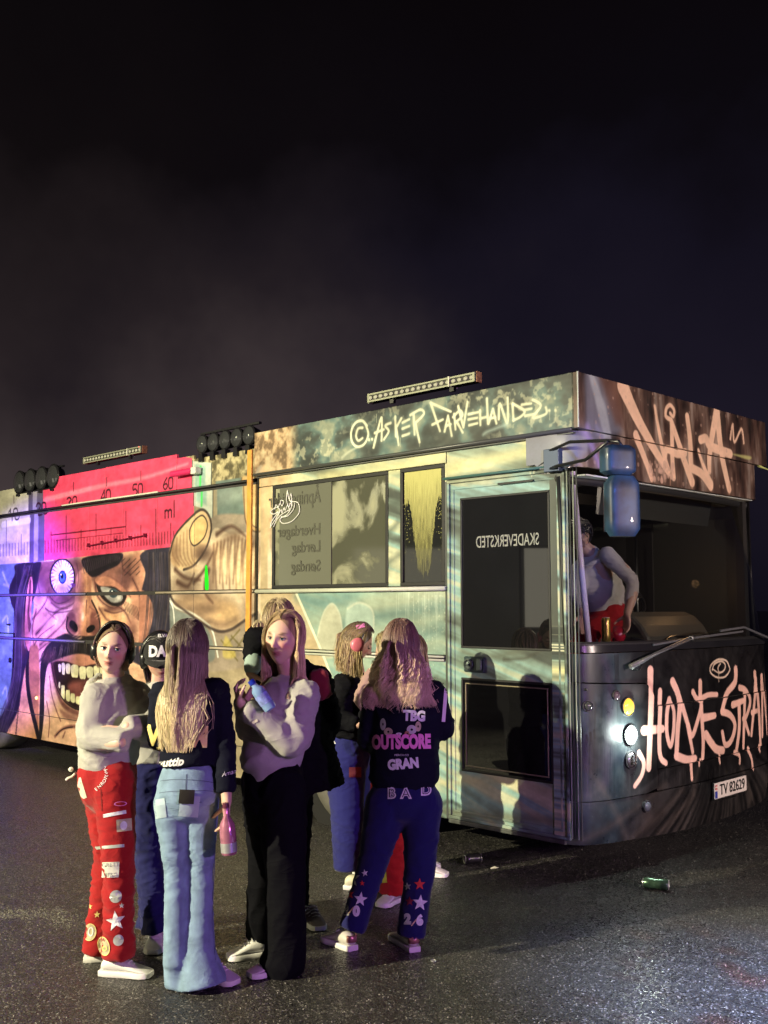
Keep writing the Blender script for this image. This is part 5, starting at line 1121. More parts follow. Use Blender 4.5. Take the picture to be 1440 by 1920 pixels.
def blend(name, parts_, mt, parent, voxel=.011, smooth=6, fold=0.0, fscale=9.0, fdir=(1, 1, 2.2), seed=0, fz=None):
    mb = MB()
    for v, f in parts_: mb.add(v, f)
    me0 = mb.mesh('tmp'); o = bpy.data.objects.new('tmp', me0); COL.objects.link(o)
    m = o.modifiers.new('r', 'REMESH'); m.mode = 'VOXEL'; m.voxel_size = voxel; m.use_smooth_shade = True
    if smooth:
        s = o.modifiers.new('s', 'SMOOTH'); s.iterations = smooth; s.factor = .5
    dg = bpy.context.evaluated_depsgraph_get(); me = bpy.data.meshes.new_from_object(o.evaluated_get(dg)); bpy.data.objects.remove(o)
    me.name = name
    n = len(me.vertices); co = np.empty(n*3, np.float32); me.vertices.foreach_get('co', co); co = co.reshape(-1, 3)
    if fold:
        no = np.empty(n*3, np.float32); me.vertices.foreach_get('normal', no); no = no.reshape(-1, 3); d = np.empty(n, np.float32)
        nn = noise.noise; sx_, sy_, sz_ = fdir; off = Vector((seed*7.3, seed*3.1, seed))
        for i in range(n):
            x, y, z = co[i]; w = nn(Vector((x*3, y*3, z*3))+off)
            p = Vector((x*fscale*sx_+w*1.6, y*fscale*sy_, z*fscale*sz_+w*2.2))+off
            a = max(0.0, 1-abs(nn(p))*3.6)**1.6; q_ = Vector((p.y*.7+p.z*.5, p.z*.9-p.x*.4, p.x*.6))*1.35+off; b = max(0.0, 1-abs(nn(q_))*4.2)**1.8; c_2 = nn(p*.45)
            wz = 1.0 if fz is None else fz[2]+(1-fz[2])*math.exp(-((z-fz[0])/fz[1])**2)
            d[i] = (a*1.0+b*.8+c_2*.9-.5)*wz
        co += no*(d*fold)[:, None]; me.vertices.foreach_set('co', co.ravel())
    me.materials.clear(); me.materials.append(mt); me.shade_smooth(); me.update()
    o = bpy.data.objects.new(name, me); COL.objects.link(o)
    if parent: o.parent = parent; o.matrix_parent_inverse = Matrix.Translation(-Vector(parent.location))
    return o
def keep(o, parent):
    o.parent = parent; o.matrix_parent_inverse = Matrix.Translation(-Vector(parent.location)); return o
# ---- head
def headframe(c, yaw, pitch=0, roll=0):
    """local +Y is the face; yaw 0 looks away from the camera, 180 at it, 90 to the right"""
    return Matrix.Translation(c) @ Matrix.Rotation(-math.radians(yaw), 4, 'Z') @ Matrix.Rotation(math.radians(pitch), 4, 'X') @ Matrix.Rotation(math.radians(roll), 4, 'Y')
def g2(x, z, cx, cz, sx_, sz_): return math.exp(-((x-cx)/sx_)**2-((z-cz)/sz_)**2)
def headmesh(mb, M, skin, lips=(.42, .12, .11), brow=(.12, .07, .04), smile=0, k=1.0):
    nu, nv = 72, 56; vs = []; cs = []; fs = []
    for j in range(nv+1):
        ph = math.pi*j/nv
        for i in range(nu):
            th = 2*math.pi*i/nu; n = Vector((math.sin(ph)*math.cos(th), math.sin(ph)*math.sin(th), math.cos(ph)))
            x, y, z = n.x*.0775, n.y*.094, n.z*.116
            if z < 0:
                t = min(1, -z/.116); x *= 1-.34*t**1.6
                if y < 0: y *= 1-.55*t; z *= 1-.18*t
                else: y *= 1-.10*t
            if y > 0:
                f = max(0, n.y); fx = abs(x)
                y -= .006*f
                y += .022*g2(x, z, 0, -.028, .0105, .013)+.012*g2(x, z, 0, -.010, .008, .020)+.004*g2(x, z, 0, .012, .009, .016)   # nose
                y += .008*(g2(fx, z, .0125, -.031, .006, .007))
                y -= .011*g2(fx, z, .031, .006, .017, .011)
                y += .005*g2(fx, z, .028, .028, .022, .008)
                y += .004*g2(fx, z, .040, -.022, .018, .018)*(1+smile)
                zz = -.060+smile*.25*fx
                y += .0075*g2(x, z, 0, -.056, .019, .0045)+.0085*g2(x, z, 0, -.066, .017, .005)-.004*g2(x, z, 0, -.061, .024, .0016)
                y += .008*g2(x, z, 0, -.092, .018, .014)-.003*g2(x, z, 0, -.078, .02, .005)
            c = list(skin)
            if n.y > .1:
                fx = abs(x); zl = z-smile*12*x*x
                lp = max(g2(x, zl, 0, -.0560, .025+smile*.012, .0055), g2(x, zl, 0, -.0665, .021+smile*.01, .0062)); lp = min(1, max(0, (lp-.30)*3))
                c = [a*(1-lp)+b*lp for a, b in zip(c, lips)]
                gap = min(1, max(0, (g2(x, zl, 0, -.061, .024, .0013)-.3)*2)); c = [a*(1-gap*.9) for a in c]
                bl = g2(fx, z, .044, -.026, .020, .018)*.7; c = [c[0]*(1+bl*.10), c[1]*(1-bl*.42), c[2]*(1-bl*.36)]; nl = g2(x, z, .0, -.036, .012, .01)*.3; c = [c[0], c[1]*(1-nl*.4), c[2]*(1-nl*.4)]
                br = min(1, max(0, (g2(fx, z-.10*(fx-.03), .031, .0285, .019, .0050)-.26)*2.4)); c = [a*(1-br)+b*br for a, b in zip(c, brow)]
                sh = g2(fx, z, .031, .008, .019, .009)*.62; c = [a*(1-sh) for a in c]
                ns = g2(fx, z, .0085, -.038, .0045, .003); c = [a*(1-.75*ns) for a in c]
            vs.append(M @ Vector((x*k, y*k, z*k))); cs.append(c)
    for j in range(nv):
        for i in range(nu):
            a = j*nu+i; b = j*nu+(i+1) % nu; fs.append((a, a+nu, b+nu, b))
    b0 = len(mb.v); mb.v += [tuple(v) for v in vs]; mb.f += [tuple(b0+q for q in f) for f in fs]; mb.c += cs
    # ears
    for sx_ in (-1, 1):
        prof = []; ev = []; ef = []
        for a in range(14):
            an_ = 2*math.pi*a/14
            for b in range(6):
                bn = 2*math.pi*b/6; rr_ = .006*(1+.2*math.cos(an_))
                p = Vector((sx_*(.078+rr_*math.cos(bn)*.8), -.006+(.014+rr_*math.sin(bn))*math.cos(an_)-.004*math.sin(an_), -.004+(.026+rr_*math.sin(bn))*math.sin(an_))); ev.append(M @ (p*k))
        for a in range(14):
            for b in range(6):
                ef.append((a*6+b, ((a+1) % 14)*6+b, ((a+1) % 14)*6+(b+1) % 6, a*6+(b+1) % 6))
        mb.add(ev, ef, skin)
        mb.lathe([(.020, 0), (.016, .004), (.003, .003)], M @ (Vector((sx_*.071, -.004, -.004))*k), (M.to_3x3() @ Vector((sx_, 0, 0))), 12, col=[q*.7 for q in skin])
def eyes(M, parent, closed=False, iris=(.10, .16, .22), look=(0, 0)):
    for sx_ in (-1, 1):
        c = Vector((sx_*.0305, .0695, .0075)); A = (M.to_3x3() @ Vector((look[0]+.05*sx_, 1, look[1]))).normalized()
        mb = MB(); C_ = M @ c; q8 = 1.18
        mb.lathe([(r_*q8, h_*q8) for r_, h_ in ((.0002, -.012), (.0085, -.0085), (.012, 0), (.0107, .0055), (.0078, .0092))], C_, A, 20, col=(.70, .66, .62))
        mb.lathe([(r_*q8, h_*q8) for r_, h_ in ((.0078, .0092), (.0060, .0105), (.0042, .0113))], C_, A, 20, col=iris)
        mb.lathe([(r_*q8, h_*q8) for r_, h_ in ((.0043, .0113), (.002, .0121), (.0002, .0122))], C_, A, 20, col=(.006, .006, .006))
        e = keep(mb.build('eyeball', mat('eye_wet', (1, 1, 1), .08, attr='Col', coat=1), smooth=True), parent)
        # lids
        lid = MB(); R_ = .0138*q8
        up0, up1 = (50, 20) if not closed else (50, -30)
        for lo, hi, colr in ((up1, 95, None), (-75, -30 if not closed else -30, None)):
            vs = []; fs = []
            for j in range(7):
                el = math.radians(lo+(hi-lo)*j/6)
                for i in range(13):
                    az_ = math.radians(-82+164*i/12); q = Vector((math.sin(az_)*math.cos(el), math.cos(az_)*math.cos(el), math.sin(el)))*R_
                    vs.append(M @ (c+Vector((q.x*1.12, q.y*.97, q.z*(1-.25*abs(math.sin(az_)))))))
            for j in range(6):
                for i in range(12): a = j*13+i; fs.append((a, a+1, a+14, a+13))
            lid.add(vs, fs)
        keep(lid.build('eyelid', MATS['skin_'+parent.get('sk', 'a')], smooth=True), parent)
        ls = MB(); pts = []
        for i in range(9):
            az_ = math.radians(-70+140*i/8); el = math.radians(up1-1); q = Vector((math.sin(az_)*math.cos(el)*1.14, math.cos(az_)*math.cos(el), math.sin(el)*(1-.25*abs(math.sin(az_)))))*(R_+.0006); pts.append(M @ (c+q))
        ls.tube(pts, [.0012, .0018, .0022, .0024, .0024, .0024, .0024, .0024, .0022], n=5); keep(ls.build('eyelashes', mat('lash_black', (.01, .008, .008), .6)), parent)
def hand(wrist, direc, palm, curl=.5, side_=1, k=1.0, thumb=.5):
    """list of ring-parts: palm, four fingers, thumb. direc: fingers direction, palm: palm normal"""
    D = Vector(direc).normalized(); Pn = Vector(palm); Pn = (Pn-D*Pn.dot(D)).normalized(); Sd = D.cross(Pn)*side_; w = Vector(wrist); out = []
    out.append(rings([(w-D*.02*k, .026*k, .020*k), (w+D*.02*k, .032*k, .017*k), (w+D*.055*k, .040*k, .015*k), (w+D*.085*k, .038*k, .013*k)], Sd, 12, 2))
    for i, (o_, L) in enumerate(((.030, .072), (.0105, .080), (-.0095, .075), (-.029, .060))):
        p = w+D*.082*k+Sd*o_*k; d = D.copy(); seq = [(p-D*.02*k, .0098*k), (p, .0095*k)]
        for j, fr_ in enumerate((.42, .32, .26)):
            a = curl*(.75, 1.1, .8)[j]*(1+.08*i); d = (d*math.cos(a)+Pn*math.sin(a)).normalized(); Pn2 = Pn
            # rotate the reference with the finger
            perp = (Pn-d*Pn.dot(d)).normalized(); p = p+d*L*fr_*k; seq.append((p, (.0090-.0011*j)*k)); Pn_loc = perp
            d = d
        out.append(rings([(q, r_, r_) for q, r_ in seq], Sd, 8, 2))
    p = w+D*.025*k+Sd*.030*k; d = (D*.55+Sd*.8+Pn*(.2+thumb*.6)).normalized(); seq = [(p-d*.015*k, .014*k)]
    for j in range(3):
        p = p+d*(.034, .030, .024)[j]*k; d = (d+D*.25+Pn*thumb*.5-Sd*thumb*.35).normalized(); seq.append((p, (.0125, .0108, .009)[j]*k))
    out.append(rings([(q, r_, r_) for q, r_ in seq], Pn, 8, 2))
    return out
def skinmat(key, col):
    return mat('skin_'+key, col, .48, spec=.4, attr=None, sss=0, var=.06, vscale=14, bump=.12, bscale=300)
def skinattr(key): return mat('skinface_'+key, (1, 1, 1), .46, spec=.4, attr='Col', var=.04, vscale=20, bump=.08, bscale=300)
# ---- hair
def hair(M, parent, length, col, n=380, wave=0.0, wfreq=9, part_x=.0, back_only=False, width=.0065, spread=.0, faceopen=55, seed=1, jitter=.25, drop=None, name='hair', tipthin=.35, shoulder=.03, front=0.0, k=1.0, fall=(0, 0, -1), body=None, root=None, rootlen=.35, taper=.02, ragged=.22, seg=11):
    r = random.Random(seed); mb = MB(); R3 = M.to_3x3(); C_ = M.translation; fo = faceopen; root = root or [a*.6 for a in col]; col = list(col)
    # scalp cap
    nu, nv = 40, 18; vs = []; cs = []; fs = []
    for j in range(nv+1):
        ph = math.radians(108)*j/nv
        for i in range(nu):
            th = 2*math.pi*i/nu; fwd = math.sin(th)
            p2 = ph
            if fwd > 0: p2 = ph*(1-.62*fwd**1.1)
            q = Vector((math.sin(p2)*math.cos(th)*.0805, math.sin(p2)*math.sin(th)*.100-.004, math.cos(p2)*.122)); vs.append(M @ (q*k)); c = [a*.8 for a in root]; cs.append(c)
    for j in range(nv):
        for i in range(nu): a = j*nu+i; b = j*nu+(i+1) % nu; fs.append((a, a+nu, b+nu, b))
    b0 = 0; mb.v += [tuple(v) for v in vs]; mb.f += fs; mb.c += cs
    for s in range(n):
        roff = r.uniform(-.002, .012); pts = []; nsc = 7
        if r.random() < .52:                   # from the parting over the front and sides
            sd = 1 if r.random() < .5 else -1; y0 = r.uniform(-.07, .088 if fo <= 75 else .068); y1 = min(y0, .0)*.9+r.uniform(-.045, .018)-(.02 if y0 > .05 else 0)
            if fo > 75: y1 -= .03
            for j in range(nsc):
                t_ = j/(nsc-1); ps = math.radians(3+97*t_); y = y0+(y1-y0)*(t_**.8); kk_ = math.sqrt(max(.05, 1-(y/.1)**2)); rr_ = 1+roff/.08+.05*math.sin(math.pi*t_)
                pts.append(M @ (Vector((part_x*(1-t_)+sd*math.sin(ps)*.083*kk_*rr_, y*rr_-.002, math.cos(ps)*.122*kk_*rr_+.003))*k))
            th = math.atan2(y1/.1, sd*.7)
        else:
            th = r.uniform(math.pi*1.0-.35, math.pi*2+.35); st = r.uniform(.02, .95)**.8; ph0 = math.radians(4+66*st)
            for j in range(nsc):
                ph = ph0+(math.radians(100)-ph0)*j/(nsc-1); rr_ = 1+roff/.08+.05*math.sin(math.pi*j/(nsc-1))
                pts.append(M @ (Vector((math.sin(ph)*math.cos(th)*.083*rr_, math.sin(ph)*math.sin(th)*.100*rr_-.004, math.cos(ph)*.122*rr_))*k))
        L = length*(1-r.random()**1.5*ragged)
        e = pts[-1]; out = R3 @ Vector((math.cos(th), math.sin(th), 0)); out.z = 0
        lift_ = .003+.012*r.random(); phs = r.uniform(0, 6.28); wa = wave*r.uniform(.6, 1.3); ph2 = r.uniform(0, 6.28)
        bk = R3 @ Vector((0, -1, 0)); bk.z = 0
        sidev = R3 @ Vector((1, 0, 0)); sdn = math.cos(th)
        f_ = Vector(fall).normalized(); wf = wfreq*r.uniform(.85, 1.15)
        for j in range(1, seg+1):
            t_ = j/seg; down = t_*L
            o_ = out*(shoulder*math.sin(min(1, down/.22)*math.pi/2))*(.8+.4*r.random()*0)
            gather = -sidev*sdn*taper*t_**1.3+sidev*sdn*spread*math.sin(t_*2.4)
            wv = (out*math.sin(phs+down*wf*6.28/ .9)+sidev*math.cos(phs+down*wf*6.28/.9))*wa*min(1, t_*2.2)
            p = e+f_*down+o_+gather+wv+Vector((r.gauss(0, .0012), r.gauss(0, .0012), 0))*jitter*2*t_
            if front and math.sin(th) > -.45: p += (R3 @ Vector((0, front*min(1, down/.15), 0)))
            if body is not None:            # keep the hair outside the clothes
                hit = body.find_nearest(p)
                if hit[0] is not None:
                    dd = (p-hit[0]).dot(hit[1])
                    if dd < lift_ and (p-hit[0]).length < .09: p = hit[0]+hit[1]*lift_
            pts.append(p)
        br = r.uniform(.72, 1.18); hue = r.uniform(-.05, .05)
        c0 = [min(1, a*br) for a in col]; c0[2] *= 1-hue
        w0 = width*r.uniform(.6, 1.25); nP = len(pts)
        rad = [w0*(.5+.5*min(1, i/3))*(1-(1-tipthin)*max(0, (i/nP-.55)/.45)**1.5) for i in range(nP)]
        b0 = len(mb.v); last = None
        for i, p in enumerate(pts):
            T = (pts[min(i+1, nP-1)]-pts[max(i-1, 0)]).normalized()
            O = (p-C_); O.z *= .2; S_ = T.cross(O)
            if S_.length < 1e-4: S_ = Vector((1, 0, 0))
            S_.normalize(); U = T.cross(S_)
            for a in range(3):
                an_ = 2*math.pi*a/3+.5; mb.v.append(tuple(p+S_*math.cos(an_)*rad[i]+U*math.sin(an_)*rad[i]*.5))
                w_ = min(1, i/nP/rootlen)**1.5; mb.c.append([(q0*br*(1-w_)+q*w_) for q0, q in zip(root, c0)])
        for i in range(nP-1):
            for a in range(3): x = b0+i*3+a; y = b0+i*3+(a+1) % 3; mb.f.append((x, y, y+3, x+3))
    o = keep(mb.build(name, mat('hair_strands', (1, 1, 1), .38, attr='Col', spec=.5, sheen=.15, bump=.2, bscale=120, stretch=(6, 6, .3)), smooth=True), parent); return o
def bvh(o):
    me = o.data; return BVHTree.FromPolygons([v.co for v in me.vertices], [p.vertices[:] for p in me.polygons])
# ---- shoes
def shoe(heel, toe, parent, mt=None, k=1.0, name='shoe', sole=None, accent=None):
    mt = mt or mat('sneaker_white', (.66, .65, .63), .5, var=.10, vscale=25, bump=.25, bscale=120)
    h = Vector(heel); D = Vector(toe)-h; D.z = 0; L = max(.2, D.length); D.normalize(); Sd = Vector((D.y, -D.x, 0)); h = Vector((h.x, h.y, 0))
    st_ = [(0, .026, .060), (.03, .034, .085), (.07, .036, .090), (.11, .035, .085), (.15, .038, .068), (.19, .044, .052), (.225, .046, .042), (.255, .038, .034), (.272, .022, .026)]
    f = L/.275; n = 14; vs = []; fs = []
    for x, w, z in st_:
        for a in range(n):
            an_ = 2*math.pi*a/n; c, s_ = math.cos(an_), math.sin(an_)
            zz = .024+(z-.024)*(.5+.5*s_); ww = w*(abs(c)**.7)*(1 if c > 0 else -1)*(1-.25*max(0, s_)**2)
            vs.append(h+D*x*f+Sd*ww*k+Vector((0, 0, zz*k)))
    m_ = len(st_)
    for i in range(m_-1):
        for a in range(n): p = i*n+a; q = i*n+(a+1) % n; fs.append((p, q, q+n, p+n))
    fs += [tuple(range(n-1, -1, -1)), tuple(range((m_-1)*n, m_*n))]
    o = MB().add(vs, fs).build(name, mt, smooth=True); s2 = o.modifiers.new('s', 'SUBSURF'); s2.levels = 1; s2.render_levels = 1
    keep(o, parent)
    # sole
    vs = []; fs = []; out = []
    for x, w, z in st_: out.append((x, w+.004))
    loop = [(x*f-(.004 if i == 0 else 0), w) for i, (x, w) in enumerate(out)]+[(x*f, -w) for x, w in reversed(out)]
    lv = ((0, .92), (.004, 1.0), (.022, 1.0), (.027, .94)); n2 = len(loop)
    for z, s_ in lv:
        for x, w in loop: vs.append(h+D*(x if z else x)+Sd*w*s_*k+Vector((0, 0, .001+z*k+(.006*(x/L)**6 if z == 0 else 0))))
    for j in range(3):
        for i in range(n2): a = j*n2+i; b = j*n2+(i+1) % n2; fs.append((a, b, b+n2, a+n2))
    fs += [tuple(range(n2-1, -1, -1)), tuple(range(3*n2, 4*n2))]
    q = MB().add(vs, fs).build('sole', sole or SOLE, smooth='auto'); q.parent = o; q.matrix_parent_inverse = Matrix.Identity(4)
    # laces / heel tab
    lc = MB()
    for i in range(4):
        x = (.105+.024*i)*f; z = .094-.011*i-.002; lc.tube([h+D*x+Sd*.022*k+Vector((0, 0, z*k-.006)), h+D*x+Vector((0, 0, z*k)), h+D*x-Sd*.022*k+Vector((0, 0, z*k-.006))], .003, n=5)
    l_ = lc.build('laces', mat('lace_white', (.7, .7, .68), .8)); l_.parent = o; l_.matrix_parent_inverse = Matrix.Identity(4)
    if accent:
        b = MB(); 
        vs2 = []
        for j, z in enumerate((.045, .062, .078)):
            for i in range(7):
                an_ = math.pi*(i/6)+0; vs2.append(h-D*(.004+.008*math.sin(an_)-.018*(1-math.sin(an_)))*1.0+Sd*math.cos(an_)*.031*k+Vector((0, 0, z*k)))
        a_ = b.add(vs2, [(j*7+i, j*7+i+1, j*7+i+8, j*7+i+7) for j in range(2) for i in range(6)]).build('heel_tab', accent, smooth=True); a_.parent = o; a_.matrix_parent_inverse = Matrix.Identity(4)
        m3 = a_.modifiers.new('t', 'SOLIDIFY'); m3.thickness = .004
    return o
# ---- decals: thin sewn or printed shapes laid on the cloth
def lay(o2d, target, origin, dirv, up, parent, lift=.003, roll=0):
    """o2d: mesh object in its own XY plane; thrown along dirv on the target cloth"""
    me = o2d.data; bm = bmesh.new(); bm.from_mesh(me)
    bmesh.ops.triangulate(bm, faces=bm.faces)
    for _ in range(3):
        ed = [e for e in bm.edges if e.calc_length() > .018]
        if ed: bmesh.ops.subdivide_edges(bm, edges=ed, cuts=1); bmesh.ops.triangulate(bm, faces=bm.faces)
    Dv = Vector(dirv).normalized(); U = Vector(up); U = (U-Dv*U.dot(Dv)).normalized(); R_ = Dv.cross(U)
    tb = target if isinstance(target, BVHTree) else bvh(target); cr, sr = math.cos(math.radians(roll)), math.sin(math.radians(roll)); bad = []
    for v in bm.verts:
        x, y, z = v.co; x, y = x*cr-y*sr, x*sr+y*cr
        p = Vector(origin)+R_*x+U*y; h = tb.ray_cast(p-Dv*.6, Dv, 1.2)
        if h[0] is None: bad.append(v); v.co = p
        else: v.co = h[0]-Dv*(lift+max(0, z))
    if bad: bmesh.ops.delete(bm, geom=bad, context='VERTS')
    bm.to_mesh(me); bm.free(); return keep(o2d, parent)
def starmesh(r_, inner=.42, n=5):
    pts = [((r_ if i % 2 == 0 else r_*inner)*math.sin(math.pi*i/n), (r_ if i % 2 == 0 else r_*inner)*math.cos(math.pi*i/n)) for i in range(2*n)]
    return MB().add([(x, y, 0) for x, y in pts]+[(0, 0, 0)], [(i, (i+1) % (2*n), 2*n) for i in range(2*n)])
def rectmesh(w, h, nx=6, ny=6):
    return MB().add([(-w/2+w*i/nx, -h/2+h*j/ny, 0) for j in range(ny+1) for i in range(nx+1)], [(j*(nx+1)+i, j*(nx+1)+i+1, (j+1)*(nx+1)+i+1, (j+1)*(nx+1)+i) for j in range(ny) for i in range(nx)])
def discmesh(rx, ry, r0=0, n=20):
    b = MB(); vs = [(rx*math.cos(2*math.pi*i/n), ry*math.sin(2*math.pi*i/n), 0) for i in range(n)]+[(rx*r0*math.cos(2*math.pi*i/n), ry*r0*math.sin(2*math.pi*i/n), 0) for i in range(n)]
    return b.add(vs, [(i, (i+1) % n, n+(i+1) % n, n+i) for i in range(n)])
PRINTW = mat('print_white', (.66, .66, .68), .7, var=.12, vscale=60); PRINTR = mat('patch_red', (.60, .04, .035), .7); SILV = mat('patch_silver', (.42, .44, .42), .45, .2)
PRINTP = mat('print_pink', (.75, .22, .52), .6); PRINTY = mat('print_yellow', (.78, .62, .22), .6, var=.1, vscale=30); BEIGE = mat('patch_beige', (.42, .36, .24), .8, var=.2, vscale=50)
def camdir(px, py): return ray(px, py).normalized()
def decal(kind, px, py, d, target, parent, mt, roll=0, name='patch', lift=.003, **k):
    org = P(px, py, d); dv = camdir(px, py)
    if kind == 'text':
        s = k['s']; o = text(s, k['size'], mt, (0, 0, 0), Matrix.Identity(4), None, name, ext=0, bold=k.get('bold', 0), sx=1, space=k.get('space', 1), shear=k.get('shear', 0))
        if k.get('sx'):
            for v in o.data.vertices: v.co.x *= k['sx']
    elif kind == 'star': o = starmesh(k['r'], k.get('inner', .42)).build(name, mt)
    elif kind == 'rect': o = rectmesh(k['w'], k['h']).build(name, mt)
    elif kind == 'disc': o = discmesh(k['rx'], k['ry'], k.get('r0', 0)).build(name, mt)
    o.matrix_basis = Matrix.Identity(4)
    return lay(o, target, org, dv, (0, 0, 1), parent, lift, roll)

class Person:
    def __init__(s, d, foot, label, group, sk='a', skin=(.52, .30, .22)):
        s.d = d; s.root = empty('person', (foot[0], foot[1], 0), label=label, cat='person', group=group); s.root['sk'] = sk
        s.sk = sk; s.skin = skin; s.body = []; s.hm = MB(); skinmat(sk, skin)
    def J(s, px, py, dy=0): return P(px, py, s.d+dy)
    def head(s, px, py, dy, yaw, pitch=0, roll=0, smile=0, look=(0, 0), closed=False, k=1.0, showeyes=True, brow=(.16, .10, .06)):
        s.M = headframe(s.J(px, py, dy), yaw, pitch, roll); headmesh(s.hm, s.M, s.skin, smile=smile, k=k, brow=brow, lips=(.40, .13, .12)); s.hk = k
        if showeyes: eyes(s.M, s.root, closed, look=look)
        return s.M
    def neck(s, base, r_=.052):
        h = s.M @ Vector((0, -.012, -.05)); s.body.append(rings([(base, r_*1.1, r_), ((Vector(base)+h)/2, r_, r_*.95), (h, r_*1.0, r_*.95)], (1, 0, 0), 14, 3))
    def limb(s, pts, rad, hint=(1, 0, 0)): s.body.append(rings([(p, r_, r_) for p, r_ in zip(pts, rad)], hint, 12, 3))
    def hand(s, *a, **k): s.body += hand(*a, **k)
    def finish(s):
        # the body: torso, limbs and hands grown together, the head joined on the same mesh
        o = blend('body', s.body, MATS['skin_'+s.sk], s.root, voxel=.0075, smooth=2)
        me = o.data; n = len(me.vertices); b = MB(); co = [v.co[:] for v in me.vertices]
        b.v = co; b.f = [tuple(p.vertices) for p in me.polygons]; b.c = [s.skin]*n
        b.add(s.hm.v, s.hm.f); b.c += s.hm.c[:len(s.hm.v)]
        bpy.data.objects.remove(o); o = keep(b.build('body', skinattr(s.sk), smooth=True), s.root); return o
    def cloth(s, name, parts_, mt, **k): return blend(name, parts_, mt, s.root, **k)
def torso(pel, chest, nk, wa, wb, hint, r0=None, ext=0):
    """garment torso from hip to neck; wa half widths, wb half depths at (hem, waist, chest, shoulder, collar)"""
    pel, chest, nk = Vector(pel), Vector(chest), Vector(nk)
    return rings([(pel, wa[0], wb[0]), (pel.lerp(chest, .5), wa[1], wb[1]), (chest, wa[2], wb[2]), (chest.lerp(nk, .66), wa[3], wb[3]), (nk, wa[4], wb[4])], hint, 26, 4, f0=True)
def yawvec(yaw): a = math.radians(yaw); return Vector((math.sin(a), math.cos(a), 0)), Vector((math.cos(a), -math.sin(a), 0))
def headset(pn, cupmat, bandmat, r_=.082, k=1.0, cupdecal=None, fwd=-.004, tilt=0):
    M = pn.M; e = empty('ear_defenders', M.translation, label=None); keep_ = lambda o: None
    root = pn.root
    pts = [M @ Vector((r_*1.06*math.cos(a), fwd+tilt*math.sin(a), -.004+.141*math.sin(a) if math.sin(a) > 0 else -.004)) for a in [math.pi*i/20 for i in range(21)]]
    hint = M.to_3x3() @ Vector((0, 1, 0))
    v, f = rings([(p, .022, .008) for p in pts], hint, 12, 1); bpy.data.objects.remove(e)
    band = keep(MB().add(v, f).build('headphones', bandmat, smooth=True), root)
    for sx_ in (-1, 1):
        A = M.to_3x3() @ Vector((sx_, 0, 0)); c = M @ Vector((sx_*.068, fwd, -.012))
        cup = MB().lathe([(.034, 0), (.042, .006), (.043, .022), (.036, .034), (.020, .040), (.002, .041)], (0, 0, 0), (sx_, 0, 0), 24)
        cup.v = [tuple(M @ (Vector((x, y, z*1.18))+Vector((sx_*.066, fwd, -.010)))) for x, y, z in cup.v]
        cp = cup.build('ear_cup', cupmat, smooth='auto'); cp.parent = band; cp.matrix_parent_inverse = Matrix.Identity(4)
    return band
GRP = 'teenagers standing in the group before the bus'
GREYH = cloth('grey_fleece', (.36, .35, .33)); GREYS = cloth('grey_sweat', (.35, .335, .325)); WHITEH = cloth('pale_fleece', (.42, .41, .39))
REDP = cloth('red_canvas', (.29, .006, .009), bump=.25); BLUEP = cloth('blue_canvas', (.008, .009, .075), bump=.25); BLUEB = cloth('bright_blue_canvas', (.016, .018, .13), bump=.25)
BLK = cloth('black_fleece', (.006, .006, .009), sheen=.0, spec=.1); BLKW = cloth('black_wool', (.004, .004, .006), sheen=.0, spec=.08); NAVY = cloth('navy_black_cotton', (.006, .007, .016), sheen=.0, spec=.12)
JEAN = mat('light_denim', (.19, .28, .40), .85, spec=.2, var=.22, vscale=16, bump=.6, bscale=380); wrinkle(JEAN, 5, .03, .2)
def legparts(hip, knee, ank, r_, hint=(1, 0, 0), bend=0.0):
    """r_: thigh top, thigh mid, knee, calf, hem (each a or (a,b))"""
    hip, knee, ank = Vector(hip), Vector(knee), Vector(ank); g = lambda q: q if isinstance(q, tuple) else (q, q)
    R_ = [g(q) for q in r_]
    return rings([(hip, *R_[0]), (hip.lerp(knee, .45), *R_[1]), (knee, *R_[2]), (knee.lerp(ank, .5), *R_[3]), (ank+(ank-knee).normalized()*.035, *R_[4])], hint, 18, 4, f1=True)
def sleeve(sh, el, wr, r_=(.072, .060, .055, .050, .044), hint=(0, 0, 1)):
    sh, el, wr = Vector(sh), Vector(el), Vector(wr)
    return rings([(sh, r_[0]), (sh.lerp(el, .5), r_[1]), (el, r_[2]), (el.lerp(wr, .5), r_[3]), (wr, r_[4])], hint, 16, 4, f1=True)
def ctorus(c, ra, rb, t, up=(0, 0, 1), hint=(1, 0, 0), a0=0, a1=360, n=18, squash=1):
    c = Vector(c); Z = Vector(up).normalized(); X = Vector(hint); X = (X-Z*X.dot(Z)).normalized(); Y = Z.cross(X)
    return rings([(c+X*ra*math.cos(math.radians(a))+Y*rb*math.sin(math.radians(a)), t, t*squash) for a in [a0+(a1-a0)*i/n for i in range(n+1)]], Z, 10, 1)

